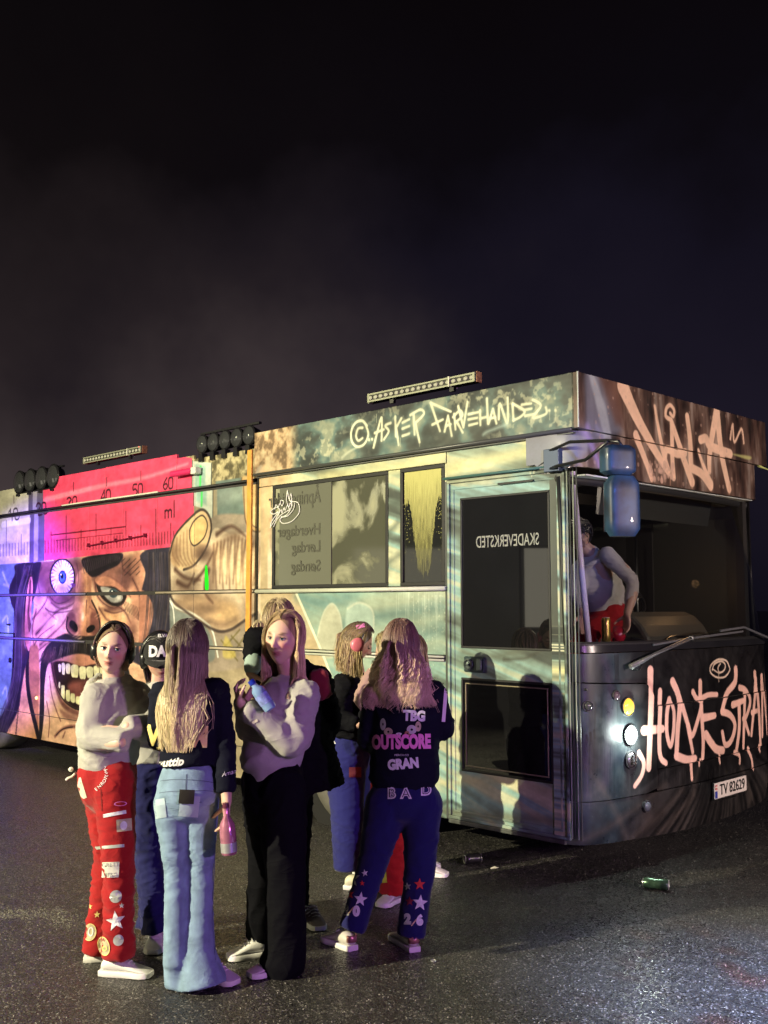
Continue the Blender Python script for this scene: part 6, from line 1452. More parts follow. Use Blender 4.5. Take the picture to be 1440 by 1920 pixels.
# ================= A: grey hoodie, red trousers, arms crossed, black headphones
A = Person(5.12, (-1.30, 5.14), 'person in pale grey hoodie and red patch-covered trousers with black headphones, arms crossed', GRP, 'a', (.60, .40, .32))
f, rt = yawvec(112); J = A.J
M = A.head(212, 1219, -.02, 176, 2, -7, look=(-.35, .05)); A.neck(J(214, 1278, .02))
pel = J(203, 1425); chest = J(208, 1335); nk = J(214, 1277, .02); shR = J(180, 1308, -.10); shL = J(256, 1302, .08)
A.body += [torso(pel, chest, nk, (.13, .12, .14, .12, .05), (.11, .10, .11, .09, .05), rt)]
legF = (J(214, 1462, -.07), J(222, 1615, -.08), J(222, 1782, -.08)); legB = (J(192, 1458, .06), J(205, 1610, .08), J(183, 1770, .12))
A.limb(legF, (.07, .055, .045)); A.limb(legB, (.07, .055, .045)); A.limb((shR, J(166, 1385, -.16), J(225, 1392, -.26)), (.045, .04, .03)); A.limb((shL, J(283, 1372, -.02), J(240, 1362, -.2)), (.045, .04, .03))
A.hand(J(228, 1372, -.20), (-1, -.1, -.1), (0, 1, -.2), curl=.5); A.finish()
hood = A.cloth('hoodie', [torso(pel+Vector((0, 0, -.0)), chest, nk, (.155, .165, .165, .150, .052), (.135, .140, .135, .110, .048), rt),
    sleeve(shR, J(168, 1380, -.16), J(238, 1390, -.25), (.075, .066, .066, .060, .050)), sleeve(shL, J(287, 1368, -.04), J(236, 1362, -.22), (.072, .064, .064, .058, .046)), 
    ctorus(J(206, 1286, .05), .092, .085, .028, up=(-.35, .25, 1)), rings([(J(172, 1292, .04), .05, .04), (J(186, 1284, .11), .06, .035), (J(212, 1286, .13), .05, .03)], (0, 0, 1)),
    rings([(pel+Vector((0, 0, -.02)), .150, .130), (pel+Vector((0, 0, .02)), .158, .137)], rt, 26)], GREYH, fold=.0068, fscale=6, seed=1)
tr = A.cloth('trousers', [legparts(*legF, ((.105, .11), .092, .078, .072, .080)), legparts(*legB, ((.105, .11), .090, .078, .070, .076)),
    rings([(pel+Vector((0, 0, .03)), .130, .125), (J(202, 1450, 0), .150, .135), (J(201, 1475, 0), .140, .135)], rt, 24)], REDP, fold=.008, fscale=8, fdir=(1, 1, 2.0), seed=2, fz=(.35, .30, .45))
shoe(J(190, 1822, -.06)*1.0, J(286, 1830, -.10), A.root); shoe(J(158, 1802, .12), J(232, 1800, .16), A.root)
cap_locks = hair(A.M, A.root, .07, (.34, .22, .13), n=900, seed=3, faceopen=80, width=.0025, shoulder=-.01)
headset(A, BLACKPL, mat('band_black', (.010, .010, .012), .3, var=.3, vscale=30), tilt=.045)
tb = bvh(tr)
for a in (('rect', 215, 1526, PRINTW, dict(w=.105, h=.016, roll=8)), ('rect', 205, 1588, SILV, dict(w=.135, h=.014, roll=2)), ('rect', 207, 1631, mat('patch_white', (.55, .55, .5), .8), dict(w=.078, h=.068, roll=-2)), ('rect', 233, 1547, BEIGE, dict(w=.07, h=.055, roll=4)),
          ('disc', 232, 1548, PRINTW, dict(rx=.016, ry=.020, lift=.0045)), ('disc', 217, 1681, SILV, dict(rx=.028, ry=.028)), ('disc', 222, 1763, SILV, dict(rx=.024, ry=.024)), ('star', 217, 1727, PRINTW, dict(r=.046, roll=8)), ('star', 182, 1715, PRINTY, dict(r=.016)), ('star', 168, 1700, PRINTY, dict(r=.014)), ('star', 228, 1698, SILV, dict(r=.013)),
          ('disc', 168, 1748, BEIGE, dict(rx=.030, ry=.038)), ('disc', 168, 1748, PRINTY, dict(rx=.031, ry=.039, r0=.93, lift=.0045)), ('disc', 194, 1774, PRINTY, dict(rx=.026, ry=.044, r0=.9, lift=.0045, roll=20)), ('disc', 194, 1774, BEIGE, dict(rx=.025, ry=.042, roll=20)), ('disc', 226, 1507, PRINTP, dict(rx=.03, ry=.010, r0=.8))):
    kk = dict(a[4]); r_ = kk.pop('roll', 0); decal(a[0], a[1], a[2], 5.1, tb, A.root, a[3], roll=r_, **kk)
decal('text', 170, 1748, 5.1, tb, A.root, PRINTW, s='0', size=.06, lift=.006, name='number_patch'); decal('text', 195, 1776, 5.1, tb, A.root, PRINTY, s='6', size=.06, lift=.006, roll=20, name='number_patch')
decal('text', 207, 1622, 5.1, tb, A.root, mat('ink_grey', (.2, .2, .2), .8), s='GRETT', size=.026, lift=.0045, name='patch_print'); decal('text', 207, 1641, 5.1, tb, A.root, mat('ink_grey', ()), s='BEST', size=.026, lift=.0045, name='patch_print')
for i in range(9):
    t_ = i/8; x = 196-16*t_+4*math.sin(t_*3.1)*2.6; y = 1438+42*t_; decal('text', x, y, 5.1, tb, A.root, PRINTW, s='SKELTORNE'[i], size=.022, roll=60-20*t_, lift=.004, name='leg_lettering')
hg = keep(MB().tube([J(143, 1448, .0), J(136, 1456, -.01), J(128, 1459, -.01), J(124, 1463, -.01)], .007).lathe([(.002, 0), (.012, .004), (.012, .012), (.002, .016)], J(134, 1442, -.01), (0, -1, 0), 10).build('pocket_charm', mat('charm_white', (.6, .62, .55), .4)), A.root)
decal('rect', 147, 1480, 5.1, tb, A.root, mat('patch_pale', (.62, .55, .45), .8), w=.05, h=.10, roll=18)
decal('rect', 190, 1500, 5.1, tb, A.root, mat('dark_red_seam', (.16, .004, .006), .8), w=.004, h=.10, roll=4, name='pocket_seam')

# ================= B: cap DAN, half hidden
B = Person(5.5, (-1.22, 5.48), 'person in black cap reading DAN, pale hoodie and blue trousers, half hidden', GRP, 'b', (.52, .33, .25))
J = B.J; f, rt = yawvec(150)
B.head(300, 1232, 0, 160, -18, 4, closed=True); B.neck(J(297, 1285, .03)); pel = J(288, 1425, .05); chest = J(290, 1338, .03); nk = J(296, 1288, .03)
B.body += [torso(pel, chest, nk, (.12, .11, .13, .11, .05), (.1, .09, .1, .08, .05), rt)]
l1 = (J(272, 1450, .03), J(278, 1600, .0), J(292, 1735, -.05)); l2 = (J(305, 1450, .1), J(300, 1600, .15), J(283, 1725, .2)); B.limb(l1, (.065, .05, .04)); B.limb(l2, (.065, .05, .04))
shR = J(262, 1312, .0); shL = J(335, 1310, .05); B.limb((shR, J(252, 1375, -.06), J(290, 1370, -.18)), (.045, .04, .03)); B.limb((shL, J(345, 1375, 0), J(310, 1370, -.16)), (.045, .04, .03)); B.hand(J(292, 1372, -.18), (1, -.2, .1), (0, 1, 0), curl=.6); B.finish()
B.cloth('hoodie', [torso(pel, chest, nk, (.14, .145, .15, .135, .06), (.12, .12, .125, .10, .06), rt), sleeve(shR, J(250, 1376, -.06), J(290, 1370, -.18), (.07, .06, .058, .052, .04)), sleeve(shL, J(347, 1376, 0), J(312, 1370, -.16), (.07, .06, .058, .052, .04)), ctorus(J(297, 1293, .04), .085, .07, .03)], WHITEH, fold=.004, seed=5)
trb = B.cloth('trousers', [legparts(*l1, (.105, .085, .075, .072, .080)), legparts(*l2, (.105, .085, .075, .072, .080)), rings([(pel, .13, .12), (J(288, 1462, .06), .135, .12)], rt)], BLUEP, fold=.008, seed=6)
shoe(J(296, 1762, .08), J(286, 1792, -.18), B.root); shoe(J(282, 1740, .25), J(305, 1752, .05), B.root)
hair(B.M, B.root, .12, (.03, .02, .015), n=110, seed=13, faceopen=70, shoulder=-.01)
capm = B.M; cp = MB(); vs = []; fs = []
for j in range(9):
    ph = math.radians(96)*j/8
    for i in range(28):
        th = 2*math.pi*i/28; vs.append(capm @ Vector((math.sin(ph)*math.cos(th)*.090, math.sin(ph)*math.sin(th)*.106, .026+math.cos(ph)*.112)))
fs = [(j*28+i, (j+1)*28+i, (j+1)*28+(i+1) % 28, j*28+(i+1) % 28) for j in range(8) for i in range(28)]
CAPM = cloth('cap_black', (.010, .010, .011)); cap = keep(cp.add(vs, fs).build('cap', CAPM, smooth=True), B.root)
vs = []
for j in range(5):
    for i in range(13):
        th = math.radians(30+120*i/12); rr_ = 1+.62*j/4*max(0, math.sin((th-math.radians(30))/math.radians(120)*math.pi))**.6; vs.append(capm @ Vector((.090*math.cos(th)*(1+.06*j/4), .104*math.sin(th)*rr_, .018-.016*j/4-.010*abs(math.cos(th))*j/4)))
br = MB().add(vs, [(j*13+i, j*13+i+1, (j+1)*13+i+1, (j+1)*13+i) for j in range(4) for i in range(12)]).build('cap_peak', CAPM, smooth=True); br.parent = cap; s2 = br.modifiers.new('t', 'SOLIDIFY'); s2.thickness = .005
tcp = bvh(cap); decal('text', 303, 1222, 5.5, tcp, B.root, PRINTW, s='DAN', size=.075, bold=.004, lift=.006, sx=.8, name='cap_lettering')
headset(B, BLACKPL, mat('band_black', ()), r_=.094)
decal('text', 305, 1192, 5.5, tcp, B.root, PRINTW, s='ELVA', size=.022, bold=.001, lift=.022, name='band_lettering')

# ================= C: long blonde hair seen from behind, black jacket, light flared jeans
C_ = Person(4.90, (-.86, 4.93), 'person seen from behind with long straight blonde hair, black jacket and light blue flared jeans', GRP, 'c', (.55, .36, .28))
J = C_.J; f, rt = yawvec(5)
C_.head(352, 1216, 0, 12, 0, 0, showeyes=False); C_.neck(J(352, 1278, 0)); pel = J(358, 1432, 0); chest = J(356, 1335, -.01); nk = J(352, 1275, 0)
C_.body += [torso(pel, chest, nk, (.11, .10, .12, .10, .05), (.09, .08, .09, .08, .05), rt)]
lL = (J(322, 1500, 0), J(329, 1630, .01), J(330, 1792, -.01)); lR = (J(376, 1500, .02), J(377, 1635, .03), J(372, 1790, .03)); C_.limb(lL, (.06, .045, .035)); C_.limb(lR, (.06, .045, .035))
shL = J(306, 1302, .02); shR = J(404, 1296, -.01); elR = J(420, 1400, -.02); wrR = J(424, 1490, -.07); C_.limb((shR, elR, J(425, 1505, -.08)), (.04, .036, .024)); C_.limb((shL, J(296, 1385, .06), J(325, 1395, .2)), (.04, .036, .026))
C_.hand(J(425, 1503, -.08), (.02, -.1, -1), (-1, -.4, 0), curl=.55, side_=1, k=.95); C_.hand(J(325, 1395, .2), (1, .2, 0), (0, -1, 0), curl=.5); C_.finish()
jk = C_.cloth('jacket', [torso(pel, chest, nk, (.148, .142, .150, .140, .055), (.115, .11, .115, .09, .055), rt), sleeve(shR, J(421, 1400, -.02), J(424, 1487, -.07), (.070, .060, .054, .048, .044)), sleeve(shL, J(295, 1385, .05), J(322, 1395, .2), (.068, .058, .054, .048, .042)), ctorus(J(352, 1284, .01), .062, .055, .025)], NAVY, fold=.006, fscale=6, seed=8)
jn = C_.cloth('jeans', [legparts(*lL, ((.085, .095), .074, .054, .054, (.060, .072))), legparts(*lR, ((.086, .095), .076, .057, .064, (.082, .105))), rings([(J(356, 1448, 0), .132, .105), (J(353, 1478, -.005), .146, .118), (J(350, 1500, -.005), .135, .112)], rt, 24), 
     rings([(J(373, 1795, .02), .084, .10), (J(380, 1848, .0), .116, .135)], rt, f1=True), rings([(J(330, 1795, 0), .056, .07), (J(334, 1848, 0), .062, .07)], rt, f1=True)], JEAN, voxel=.0095, smooth=4, fold=.0050, fscale=8, fdir=(.8, .8, 2.4), seed=9, fz=(.52, .20, .15))
bj = bvh(jk); bn = bvh(jn)
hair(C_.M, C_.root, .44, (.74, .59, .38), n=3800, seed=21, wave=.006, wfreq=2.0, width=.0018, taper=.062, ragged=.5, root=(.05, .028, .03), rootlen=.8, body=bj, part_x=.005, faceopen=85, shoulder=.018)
shoe(J(383, 1842, .12), J(438, 1826, .02), C_.root, mt=mat('sneaker_lilac', (.52, .46, .56), .5)); shoe(J(334, 1845, -.02), J(338, 1836, .22), C_.root)
decal('text', 332, 1382, 4.9, bj, C_.root, PRINTY, s='VJTTM', size=.125, bold=.006, sx=.78, name='back_lettering', roll=-3); decal('text', 318, 1430, 4.9, bj, C_.root, PRINTW, s='nuttip', size=.05, shear=.3, bold=.002, name='hem_lettering', roll=3)
decal('text', 434, 1448, 4.9, bj, C_.root, PRINTW, s='Amanda', size=.028, shear=.4, roll=14, name='sleeve_lettering')
SEAM = mat('denim_seam', (.09, .13, .20), .8); LTS = mat('denim_light', (.34, .44, .52), .8)
def ribbon(pts, d, tb_, parent, mt, w, name='seam', lift=.002):
    vs = []; hits = []
    q = spline(pts, 5)
    for x, y in q:
        o_ = Vector((0, 0, CAMH)); dv = camdir(x, y); h = tb_.ray_cast(o_, dv, 30)
        if h[0] is not None: hits.append(h[0]-dv*lift)
    if len(hits) < 2: return
    b = MB(); vs = []
    for i, p in enumerate(hits):
        T = (hits[min(i+1, len(hits)-1)]-hits[max(i-1, 0)]).normalized(); S_ = T.cross(camdir(*q[0])).normalized(); vs += [p+S_*w/2, p-S_*w/2]
    b.add(vs, [(2*i, 2*i+1, 2*i+3, 2*i+2) for i in range(len(hits)-1)]); return keep(b.build(name, mt), parent)
ribbon([(350, 1452), (349, 1480), (352, 1510), (356, 1525)], 4.9, bn, C_.root, SEAM, .005); ribbon([(291, 1466), (320, 1462), (350, 1462), (380, 1464), (414, 1470)], 4.9, bn, C_.root, SEAM, .004)
ribbon([(290, 1488), (320, 1484), (349, 1484)], 4.9, bn, C_.root, SEAM, .003); ribbon([(350, 1484), (380, 1482), (414, 1486)], 4.9, bn, C_.root, SEAM, .003)
pk = rectmesh(.088, .092).build('back_pocket', LTS); lay(pk, bn, P(355, 1512, 4.9), camdir(355, 1512), (0, 0, 1), C_.root, .005, -6)
pk2 = rectmesh(.05, .085).build('back_pocket', LTS); lay(pk2, bn, P(300, 1516, 4.9), camdir(300, 1516), (0, 0, 1), C_.root, .003, 8)
ph_ = rectmesh(.068, .062).build('phone', mat('phone_dark', (.022, .020, .018), .35)); lay(ph_, bn, P(350, 1494, 4.9), camdir(350, 1494), (0, 0, 1), C_.root, .012, -4)
ribbon([(333, 1508), (378, 1504)], 4.9, bn, C_.root, SEAM, .004, lift=.008); ribbon([(415, 1490), (405, 1560), (402, 1640), (398, 1720), (404, 1800)], 4.9, bn, C_.root, SEAM, .004)
btl = empty('pink_bottle', J(424, 1520, -.13), label='pink and silver bottle held low in the hand of the person in light jeans', cat='bottle')
a0 = J(421, 1530, -.13); a1 = J(427, 1612, -.13); ax_ = (a1-a0)
MB().lathe([(.012, -.02), (.012, .02), (.034, .06), (.036, .10), (.036, ax_.length-.01), (.030, ax_.length)], (0, 0, 0), ax_, 22).build('bottle_body', mat('pink_foil', (.55, .22, .32), .2, .5, var=.3, vscale=30), btl, smooth='auto')
MB().lathe([(.0365, ax_.length*.72), (.0365, ax_.length-.012)], (0, 0, 0), ax_, 22).build('bottle_label', mat('label_silver', (.5, .5, .52), .3, .6), btl, smooth='auto')
MB().lathe([(.014, -.035), (.015, -.02), (.014, -.012)], (0, 0, 0), ax_, 14).build('bottle_cap', mat('cap_dark', (.1, .02, .04), .4), btl, smooth='auto')

# ================= D: smiling blonde in grey sweatshirt, wide black trousers
D = Person(5.12, (-.58, 5.2), 'smiling blonde person in grey sweatshirt and wide black trousers looking back at the camera', GRP, 'd', (.62, .40, .31))
J = D.J; f, rt = yawvec(-110)
D.head(531, 1200, 0, 200, 2, -4, smile=.55, look=(.0, 0), k=1.07); D.neck(J(545, 1270, .02)); pel = J(508, 1425, 0); chest = J(525, 1335, 0); nk = J(545, 1272, .02)
D.body += [torso(pel, chest, nk, (.12, .11, .12, .11, .05), (.11, .1, .1, .08, .05), rt)]
lN = (J(528, 1470, -.05), J(536, 1640, -.05), J(533, 1790, -.05)); lF = (J(490, 1465, .08), J(498, 1620, .14), J(490, 1745, .24)); D.limb(lN, (.065, .05, .04)); D.limb(lF, (.065, .05, .04))
shN = J(572, 1302, -.08); shF = J(508, 1300, .12); elN = J(548, 1392, -.14); wrN = J(458, 1325, -.20); D.limb((shN, elN, J(452, 1318, -.2)), (.045, .042, .028)); D.limb((shF, J(470, 1370, .08), J(450, 1300, -.02)), (.045, .042, .028))
D.hand(J(450, 1318, -.20), (-.3, .1, .9), (1, .2, .2), curl=.9, side_=-1, k=.85); D.hand(J(462, 1312, -.05), (.5, -.2, .8), (.7, -.3, -.2), curl=.9, k=.85); D.finish()
swt = D.cloth('sweatshirt', [torso(pel, chest, nk, (.135, .150, .150, .135, .06), (.150, .155, .145, .115, .06), rt), sleeve(shN, elN, wrN, (.080, .078, .076, .064, .048)), sleeve(shF, J(468, 1372, .06), J(452, 1310, -.03), (.07, .064, .062, .055, .042)), ctorus(J(546, 1283, .01), .062, .055, .02),
    rings([(pel+Vector((0, 0, -.02)), .132, .145), (pel+Vector((0, 0, .02)), .14, .155)], rt, 26)], GREYS, fold=.0080, fscale=6, fdir=(1, 1, 1.4), seed=11)
trd = D.cloth('trousers', [legparts(*lN, ((.11, .13), .110, .100, .098, .100)), legparts(*lF, ((.11, .12), .098, .09, .085, .085)), rings([(pel+Vector((0, 0, .02)), .12, .14), (J(512, 1470, .02), .145, .150), (J(512, 1500, .02), .135, .145)], rt, 24), rings([(J(533, 1780, -.05), .09), (J(528, 1806, -.05), .108)], (1, 0, 0))], BLKW, fold=.007, fscale=6, fdir=(1, 1, .7), seed=12)
shoe(J(545, 1822, .02), J(466, 1830, -.12), D.root, accent=None, mt=mat('sneaker_pinkish', (.66, .60, .62), .5, bump=.2)); shoe(J(500, 1778, .20), J(430, 1780, .14), D.root)
bd = bvh(swt)
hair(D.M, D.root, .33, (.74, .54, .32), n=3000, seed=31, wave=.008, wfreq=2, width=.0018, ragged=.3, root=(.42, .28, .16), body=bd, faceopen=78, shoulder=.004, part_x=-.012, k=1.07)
keep(MB().lathe([(.004, 0), (.004, .003), (.001, .004)], D.M @ Vector((-.083, .004, -.036)), D.M.to_3x3() @ Vector((-1, .3, 0)), 10).build('earring', CHROME), D.root)
decal('rect', 478, 1353, 5.1, bd, D.root, mat('tag_cream', (.62, .58, .45), .7), w=.028, h=.012, roll=30, name='sleeve_tag')
wb = empty('water_bottle', J(487, 1300, -.27), label='small clear water bottle with blue cap held at the chest of the smiling person', cat='bottle')
ax_ = (J(503, 1325, -.27)-J(478, 1290, -.27))
WAT = mat('clear_plastic', (.20, .32, .55), .06, spec=.8, coat=1)
MB().lathe([(.013, -.055), (.014, -.04), (.030, -.022), (.031, .0), (.029, .02), (.031, .04), (.031, .085), (.024, .092)], (0, 0, 0), ax_, 22).build('bottle_body', WAT, wb, smooth='auto')
MB().lathe([(.0318, .005), (.0318, .055)], (0, 0, 0), ax_, 22).build('bottle_label', mat('label_blue', (.22, .28, .62), .4, var=.4, vscale=50), wb, smooth='auto')
MB().lathe([(.015, -.074), (.016, -.07), (.016, -.052), (.014, -.05)], (0, 0, 0), ax_, 16).build('bottle_cap', mat('cap_blue', (.01, .03, .35), .35), wb, smooth='auto')

# ================= E: behind D, long black coat, hair up
E_ = Person(5.80, (-.50, 5.92), 'person in long black coat with blonde hair tied up, behind the smiling blonde', GRP, 'e', (.50, .32, .25))
J = E_.J; f, rt = yawvec(-30)
E_.head(522, 1168, 0, 20, -6, 0, showeyes=False); E_.neck(J(530, 1232, .02)); pel = J(565, 1400, .04); chest = J(552, 1300, .03); nk = J(534, 1235, .02)
E_.body += [torso(pel, chest, nk, (.13, .12, .14, .12, .05), (.1, .1, .1, .08, .05), rt)]
l1 = (J(540, 1430), J(540, 1570), J(545, 1690, .03)); l2 = (J(562, 1430, .14), J(560, 1570, .14), J(556, 1690, .12)); E_.limb(l1, (.06, .05, .035)); E_.limb(l2, (.06, .05, .035))
sL = J(500, 1262, .02); sR = J(598, 1272, .05); elb = J(484, 1202, -.20); E_.limb((sL, J(486, 1205, -.15), J(470, 1262, -.30)), (.045, .042, .028)); E_.limb((sR, J(616, 1345, .1), J(600, 1400, .2)), (.045, .042, .03))
E_.hand(J(471, 1258, -.29), (.15, -.1, -1), (.8, .3, 0), curl=.5); E_.hand(J(600, 1400, .2), (0, .2, -1), (-1, 0, 0), curl=.4); E_.finish()
ct = E_.cloth('coat', [torso(J(585, 1480, .05), chest, nk, (.20, .165, .165, .15, .06), (.16, .13, .13, .10, .06), rt), sleeve(sL, J(485, 1200, -.14), J(474, 1244, -.27), (.075, .085, .078, .070, .050)), rings([(J(484, 1198, -.14), .03, .05), (J(466, 1180, -.17), .012, .03)], (0, 1, 0)), sleeve(sR, J(622, 1345, .1), J(606, 1398, .18), (.075, .065, .06, .055, .045)), ctorus(J(533, 1243, .03), .07, .065, .03)], BLKW, fold=.008, seed=15)
E_.cloth('cuff', [rings([(J(476, 1240, -.27), .050), (J(473, 1252, -.29), .046)], (0, 0, 1))], mat('cuff_grey', (.26, .34, .32), .9), voxel=.006, smooth=1)
E_.cloth('scarf', [rings([(J(596, 1268, -.06), .06, .045), (J(606, 1300, -.06), .055, .045)], (1, 0, 0))], cloth('maroon_knit', (.16, .015, .03)), fold=.006, fscale=14, seed=3)
E_.cloth('trousers', [legparts(*l1, (.09, .08, .07, .065, .07)), legparts(*l2, (.09, .08, .07, .065, .07)), rings([(pel, .11, .1), (J(556, 1430, .04), .12, .11)], rt)], BLKW, fold=.005, seed=16)
hair(E_.M, E_.root, .05, (.62, .48, .27), n=900, seed=41, width=.0026, shoulder=-.02)
hb = hair(headframe(J(487, 1182, -.06), 20), E_.root, .04, (.60, .48, .28), n=60, seed=42, k=.42, shoulder=-.02, width=.004); hb.name = 'hair_bun'
shoe(J(556, 1712, .1), J(586, 1717, .0), E_.root, mt=mat('sneaker_grey', (.16, .13, .14), .6, bump=.2)); shoe(J(580, 1705, .15), J(600, 1700, -.1), E_.root, mt=mat('sneaker_grey', ()))

# ================= F: pink ear defenders, looking down to the right
Fp = Person(6.65, (-.20, 6.75), 'person with long hair and pink ear defenders, black jacket and blue trousers, looking down', GRP, 'f', (.55, .34, .27))
J = Fp.J; f, rt = yawvec(80)
Fp.head(670, 1206, 0, 84, -24, 0, closed=True); Fp.neck(J(668, 1262, .02)); pel = J(650, 1385); chest = J(655, 1310, 0); nk = J(666, 1264, .01)
Fp.body += [torso(pel, chest, nk, (.12, .11, .13, .11, .05), (.1, .1, .1, .08, .05), rt)]
l1 = (J(648, 1415, -.07), J(650, 1520, -.09), J(652, 1618, -.06)); l2 = (J(664, 1415, .08), J(668, 1520, .08), J(672, 1618, .1)); Fp.limb(l1, (.06, .05, .035)); Fp.limb(l2, (.06, .05, .035))
s1 = J(645, 1290, -.14); s2_ = J(668, 1288, .14); Fp.limb((s1, J(632, 1345, -.18), J(676, 1358, -.26)), (.045, .04, .028)); Fp.limb((s2_, J(665, 1350, .15), J(700, 1345, .0)), (.045, .04, .028)); Fp.hand(J(678, 1358, -.26), (1, 0, .1), (0, 1, 0), curl=.5); Fp.finish()
jf = Fp.cloth('jacket', [torso(pel+Vector((0, 0, .02)), chest, nk, (.17, .165, .17, .15, .06), (.15, .15, .14, .11, .06), rt), sleeve(s1, J(630, 1345, -.18), J(672, 1358, -.25), (.08, .07, .066, .058, .045)), sleeve(s2_, J(665, 1350, .15), J(697, 1346, .02), (.08, .07, .065, .058, .045)), ctorus(J(660, 1274, .02), .09, .08, .035)], BLK, fold=.008, seed=18)
tf = Fp.cloth('trousers', [legparts(*l1, (.125, .12, .105, .098, .085)), legparts(*l2, (.12, .11, .10, .09, .08)), rings([(pel, .15, .14), (J(653, 1415), .16, .15)], rt)], BLUEB, fold=.004, fscale=5, seed=19)
hair(Fp.M, Fp.root, .20, (.42, .30, .15), n=1400, seed=51, wave=.012, wfreq=3, width=.0028, ragged=.4, taper=0, root=(.10, .07, .04), body=bvh(jf), faceopen=80, shoulder=.02)
bf = bvh(tf)
headset(Fp, mat('ear_pink', (.62, .15, .22), .35), mat('band_black', ()), r_=.086)
decal('rect', 676, 1174, 6.6, BVHTree.FromPolygons([Fp.M @ Vector((math.sin(p_)*math.cos(t_)*.1, math.sin(p_)*math.sin(t_)*.12, math.cos(p_)*.146)) for p_ in [math.pi*j/14 for j in range(15)] for t_ in [2*math.pi*i/20 for i in range(20)]], [(j*20+i, j*20+(i+1) % 20, (j+1)*20+(i+1) % 20, (j+1)*20+i) for j in range(14) for i in range(20)]), Fp.root, PRINTP, w=.055, h=.024, roll=14, name='band_label')
keep(MB().lathe([(.020, 0), (.020, .0015), (.012, .0015), (.012, 0)], Fp.M @ Vector((-.1085, -.004, -.010)), Fp.M.to_3x3() @ Vector((-1, 0, 0)), 20).build('ear_emblem', mat('emblem_dark', (.03, .02, .03), .5)), Fp.root)
decal('text', 616, 1346, 6.6, jf if False else bvh(jf), Fp.root, PRINTW, s='U', size=.05, bold=.004, name='jacket_lettering')
decal('text', 614, 1385, 6.6, bf, Fp.root, PRINTW, s='A', size=.11, bold=.006, roll=10, name='leg_lettering'); decal('rect', 666, 1448, 6.6, bf, Fp.root, mat('maroon_patch', (.16, .03, .03), .8), w=.075, h=.06)
shoe(J(646, 1640, -.10), J(695, 1650, -.12), Fp.root, mt=mat('sneaker_cream', (.62, .60, .44), .5)); shoe(J(660, 1635, .12), J(715, 1640, .12), Fp.root)

# ================= H: red trousers, behind G
Hp = Person(6.35, (.03, 6.36), 'person in red trousers and black top, mostly hidden behind the long wavy curls', GRP, 'h', (.55, .36, .28))
J = Hp.J; f, rt = yawvec(-60)
Hp.head(732, 1224, 0, -62, -12, 0, closed=True); Hp.neck(J(724, 1278, .02)); pel = J(738, 1405); chest = J(735, 1328); nk = J(726, 1280, .02)
Hp.body += [torso(pel, chest, nk, (.11, .10, .12, .1, .05), (.1, .09, .1, .08, .05), rt)]
l1 = (J(722, 1440, .05), J(722, 1560, .05), J(708, 1648, .08)); l2 = (J(748, 1440, -.03), J(742, 1560, -.05), J(735, 1665, -.08)); Hp.limb(l1, (.06, .05, .035)); Hp.limb(l2, (.06, .05, .035))
s1 = J(708, 1298, .08); s2_ = J(758, 1300, -.08); Hp.limb((s1, J(690, 1345, .08), J(700, 1370, -.1)), (.042, .04, .028)); Hp.limb((s2_, J(765, 1370, -.1), J(735, 1375, -.2)), (.042, .04, .028)); Hp.hand(J(700, 1370, -.1), (0, -.4, -1), (1, 0, 0), curl=.5); Hp.finish()
jh = Hp.cloth('jacket', [torso(pel, chest, nk, (.13, .13, .14, .125, .06), (.12, .12, .12, .10, .06), rt), sleeve(s1, J(688, 1345, .08), J(700, 1370, -.1), (.07, .06, .058, .05, .042)), sleeve(s2_, J(767, 1370, -.1), J(737, 1375, -.2), (.07, .06, .055, .05, .042))], BLK, fold=.006, seed=22)
Hp.cloth('shawl', [rings([(J(702, 1262, -.10), .05, .03), (J(684, 1290, -.12), .045, .03), (J(672, 1312, -.12), .03, .025), (J(682, 1335, -.1), .012, .012)], (1, 0, 0))], cloth('dusty_pink', (.34, .22, .20)), fold=.006, fscale=16, seed=7)
th_ = Hp.cloth('trousers', [legparts(*l1, (.10, .085, .080, .085, .085)), legparts(*l2, (.10, .09, .085, .090, .088)), rings([(pel, .12, .11), (J(736, 1445), .13, .12)], rt)], cloth('red_orange_canvas', (.36, .012, .010)), fold=.009, seed=23)
hair(Hp.M, Hp.root, .10, (.58, .46, .24), n=900, seed=61, wave=.018, wfreq=9, width=.0025, faceopen=62, shoulder=.03)
bh = bvh(th_); decal('text', 709, 1616, 6.3, bh, Hp.root, PRINTW, s='0', size=.10, roll=-8, bold=.002, name='leg_number'); decal('text', 704, 1642, 6.3, bh, Hp.root, PRINTW, s='6', size=.10, roll=-8, bold=.002, name='leg_number'); decal('rect', 720, 1645, 6.3, bh, Hp.root, mat('patch_lime', (.60, .60, .06), .6), w=.03, h=.06, roll=6)
shoe(J(748, 1690, -.05), J(712, 1690, -.22), Hp.root); shoe(J(716, 1668, .10), J(688, 1672, -.05), Hp.root)

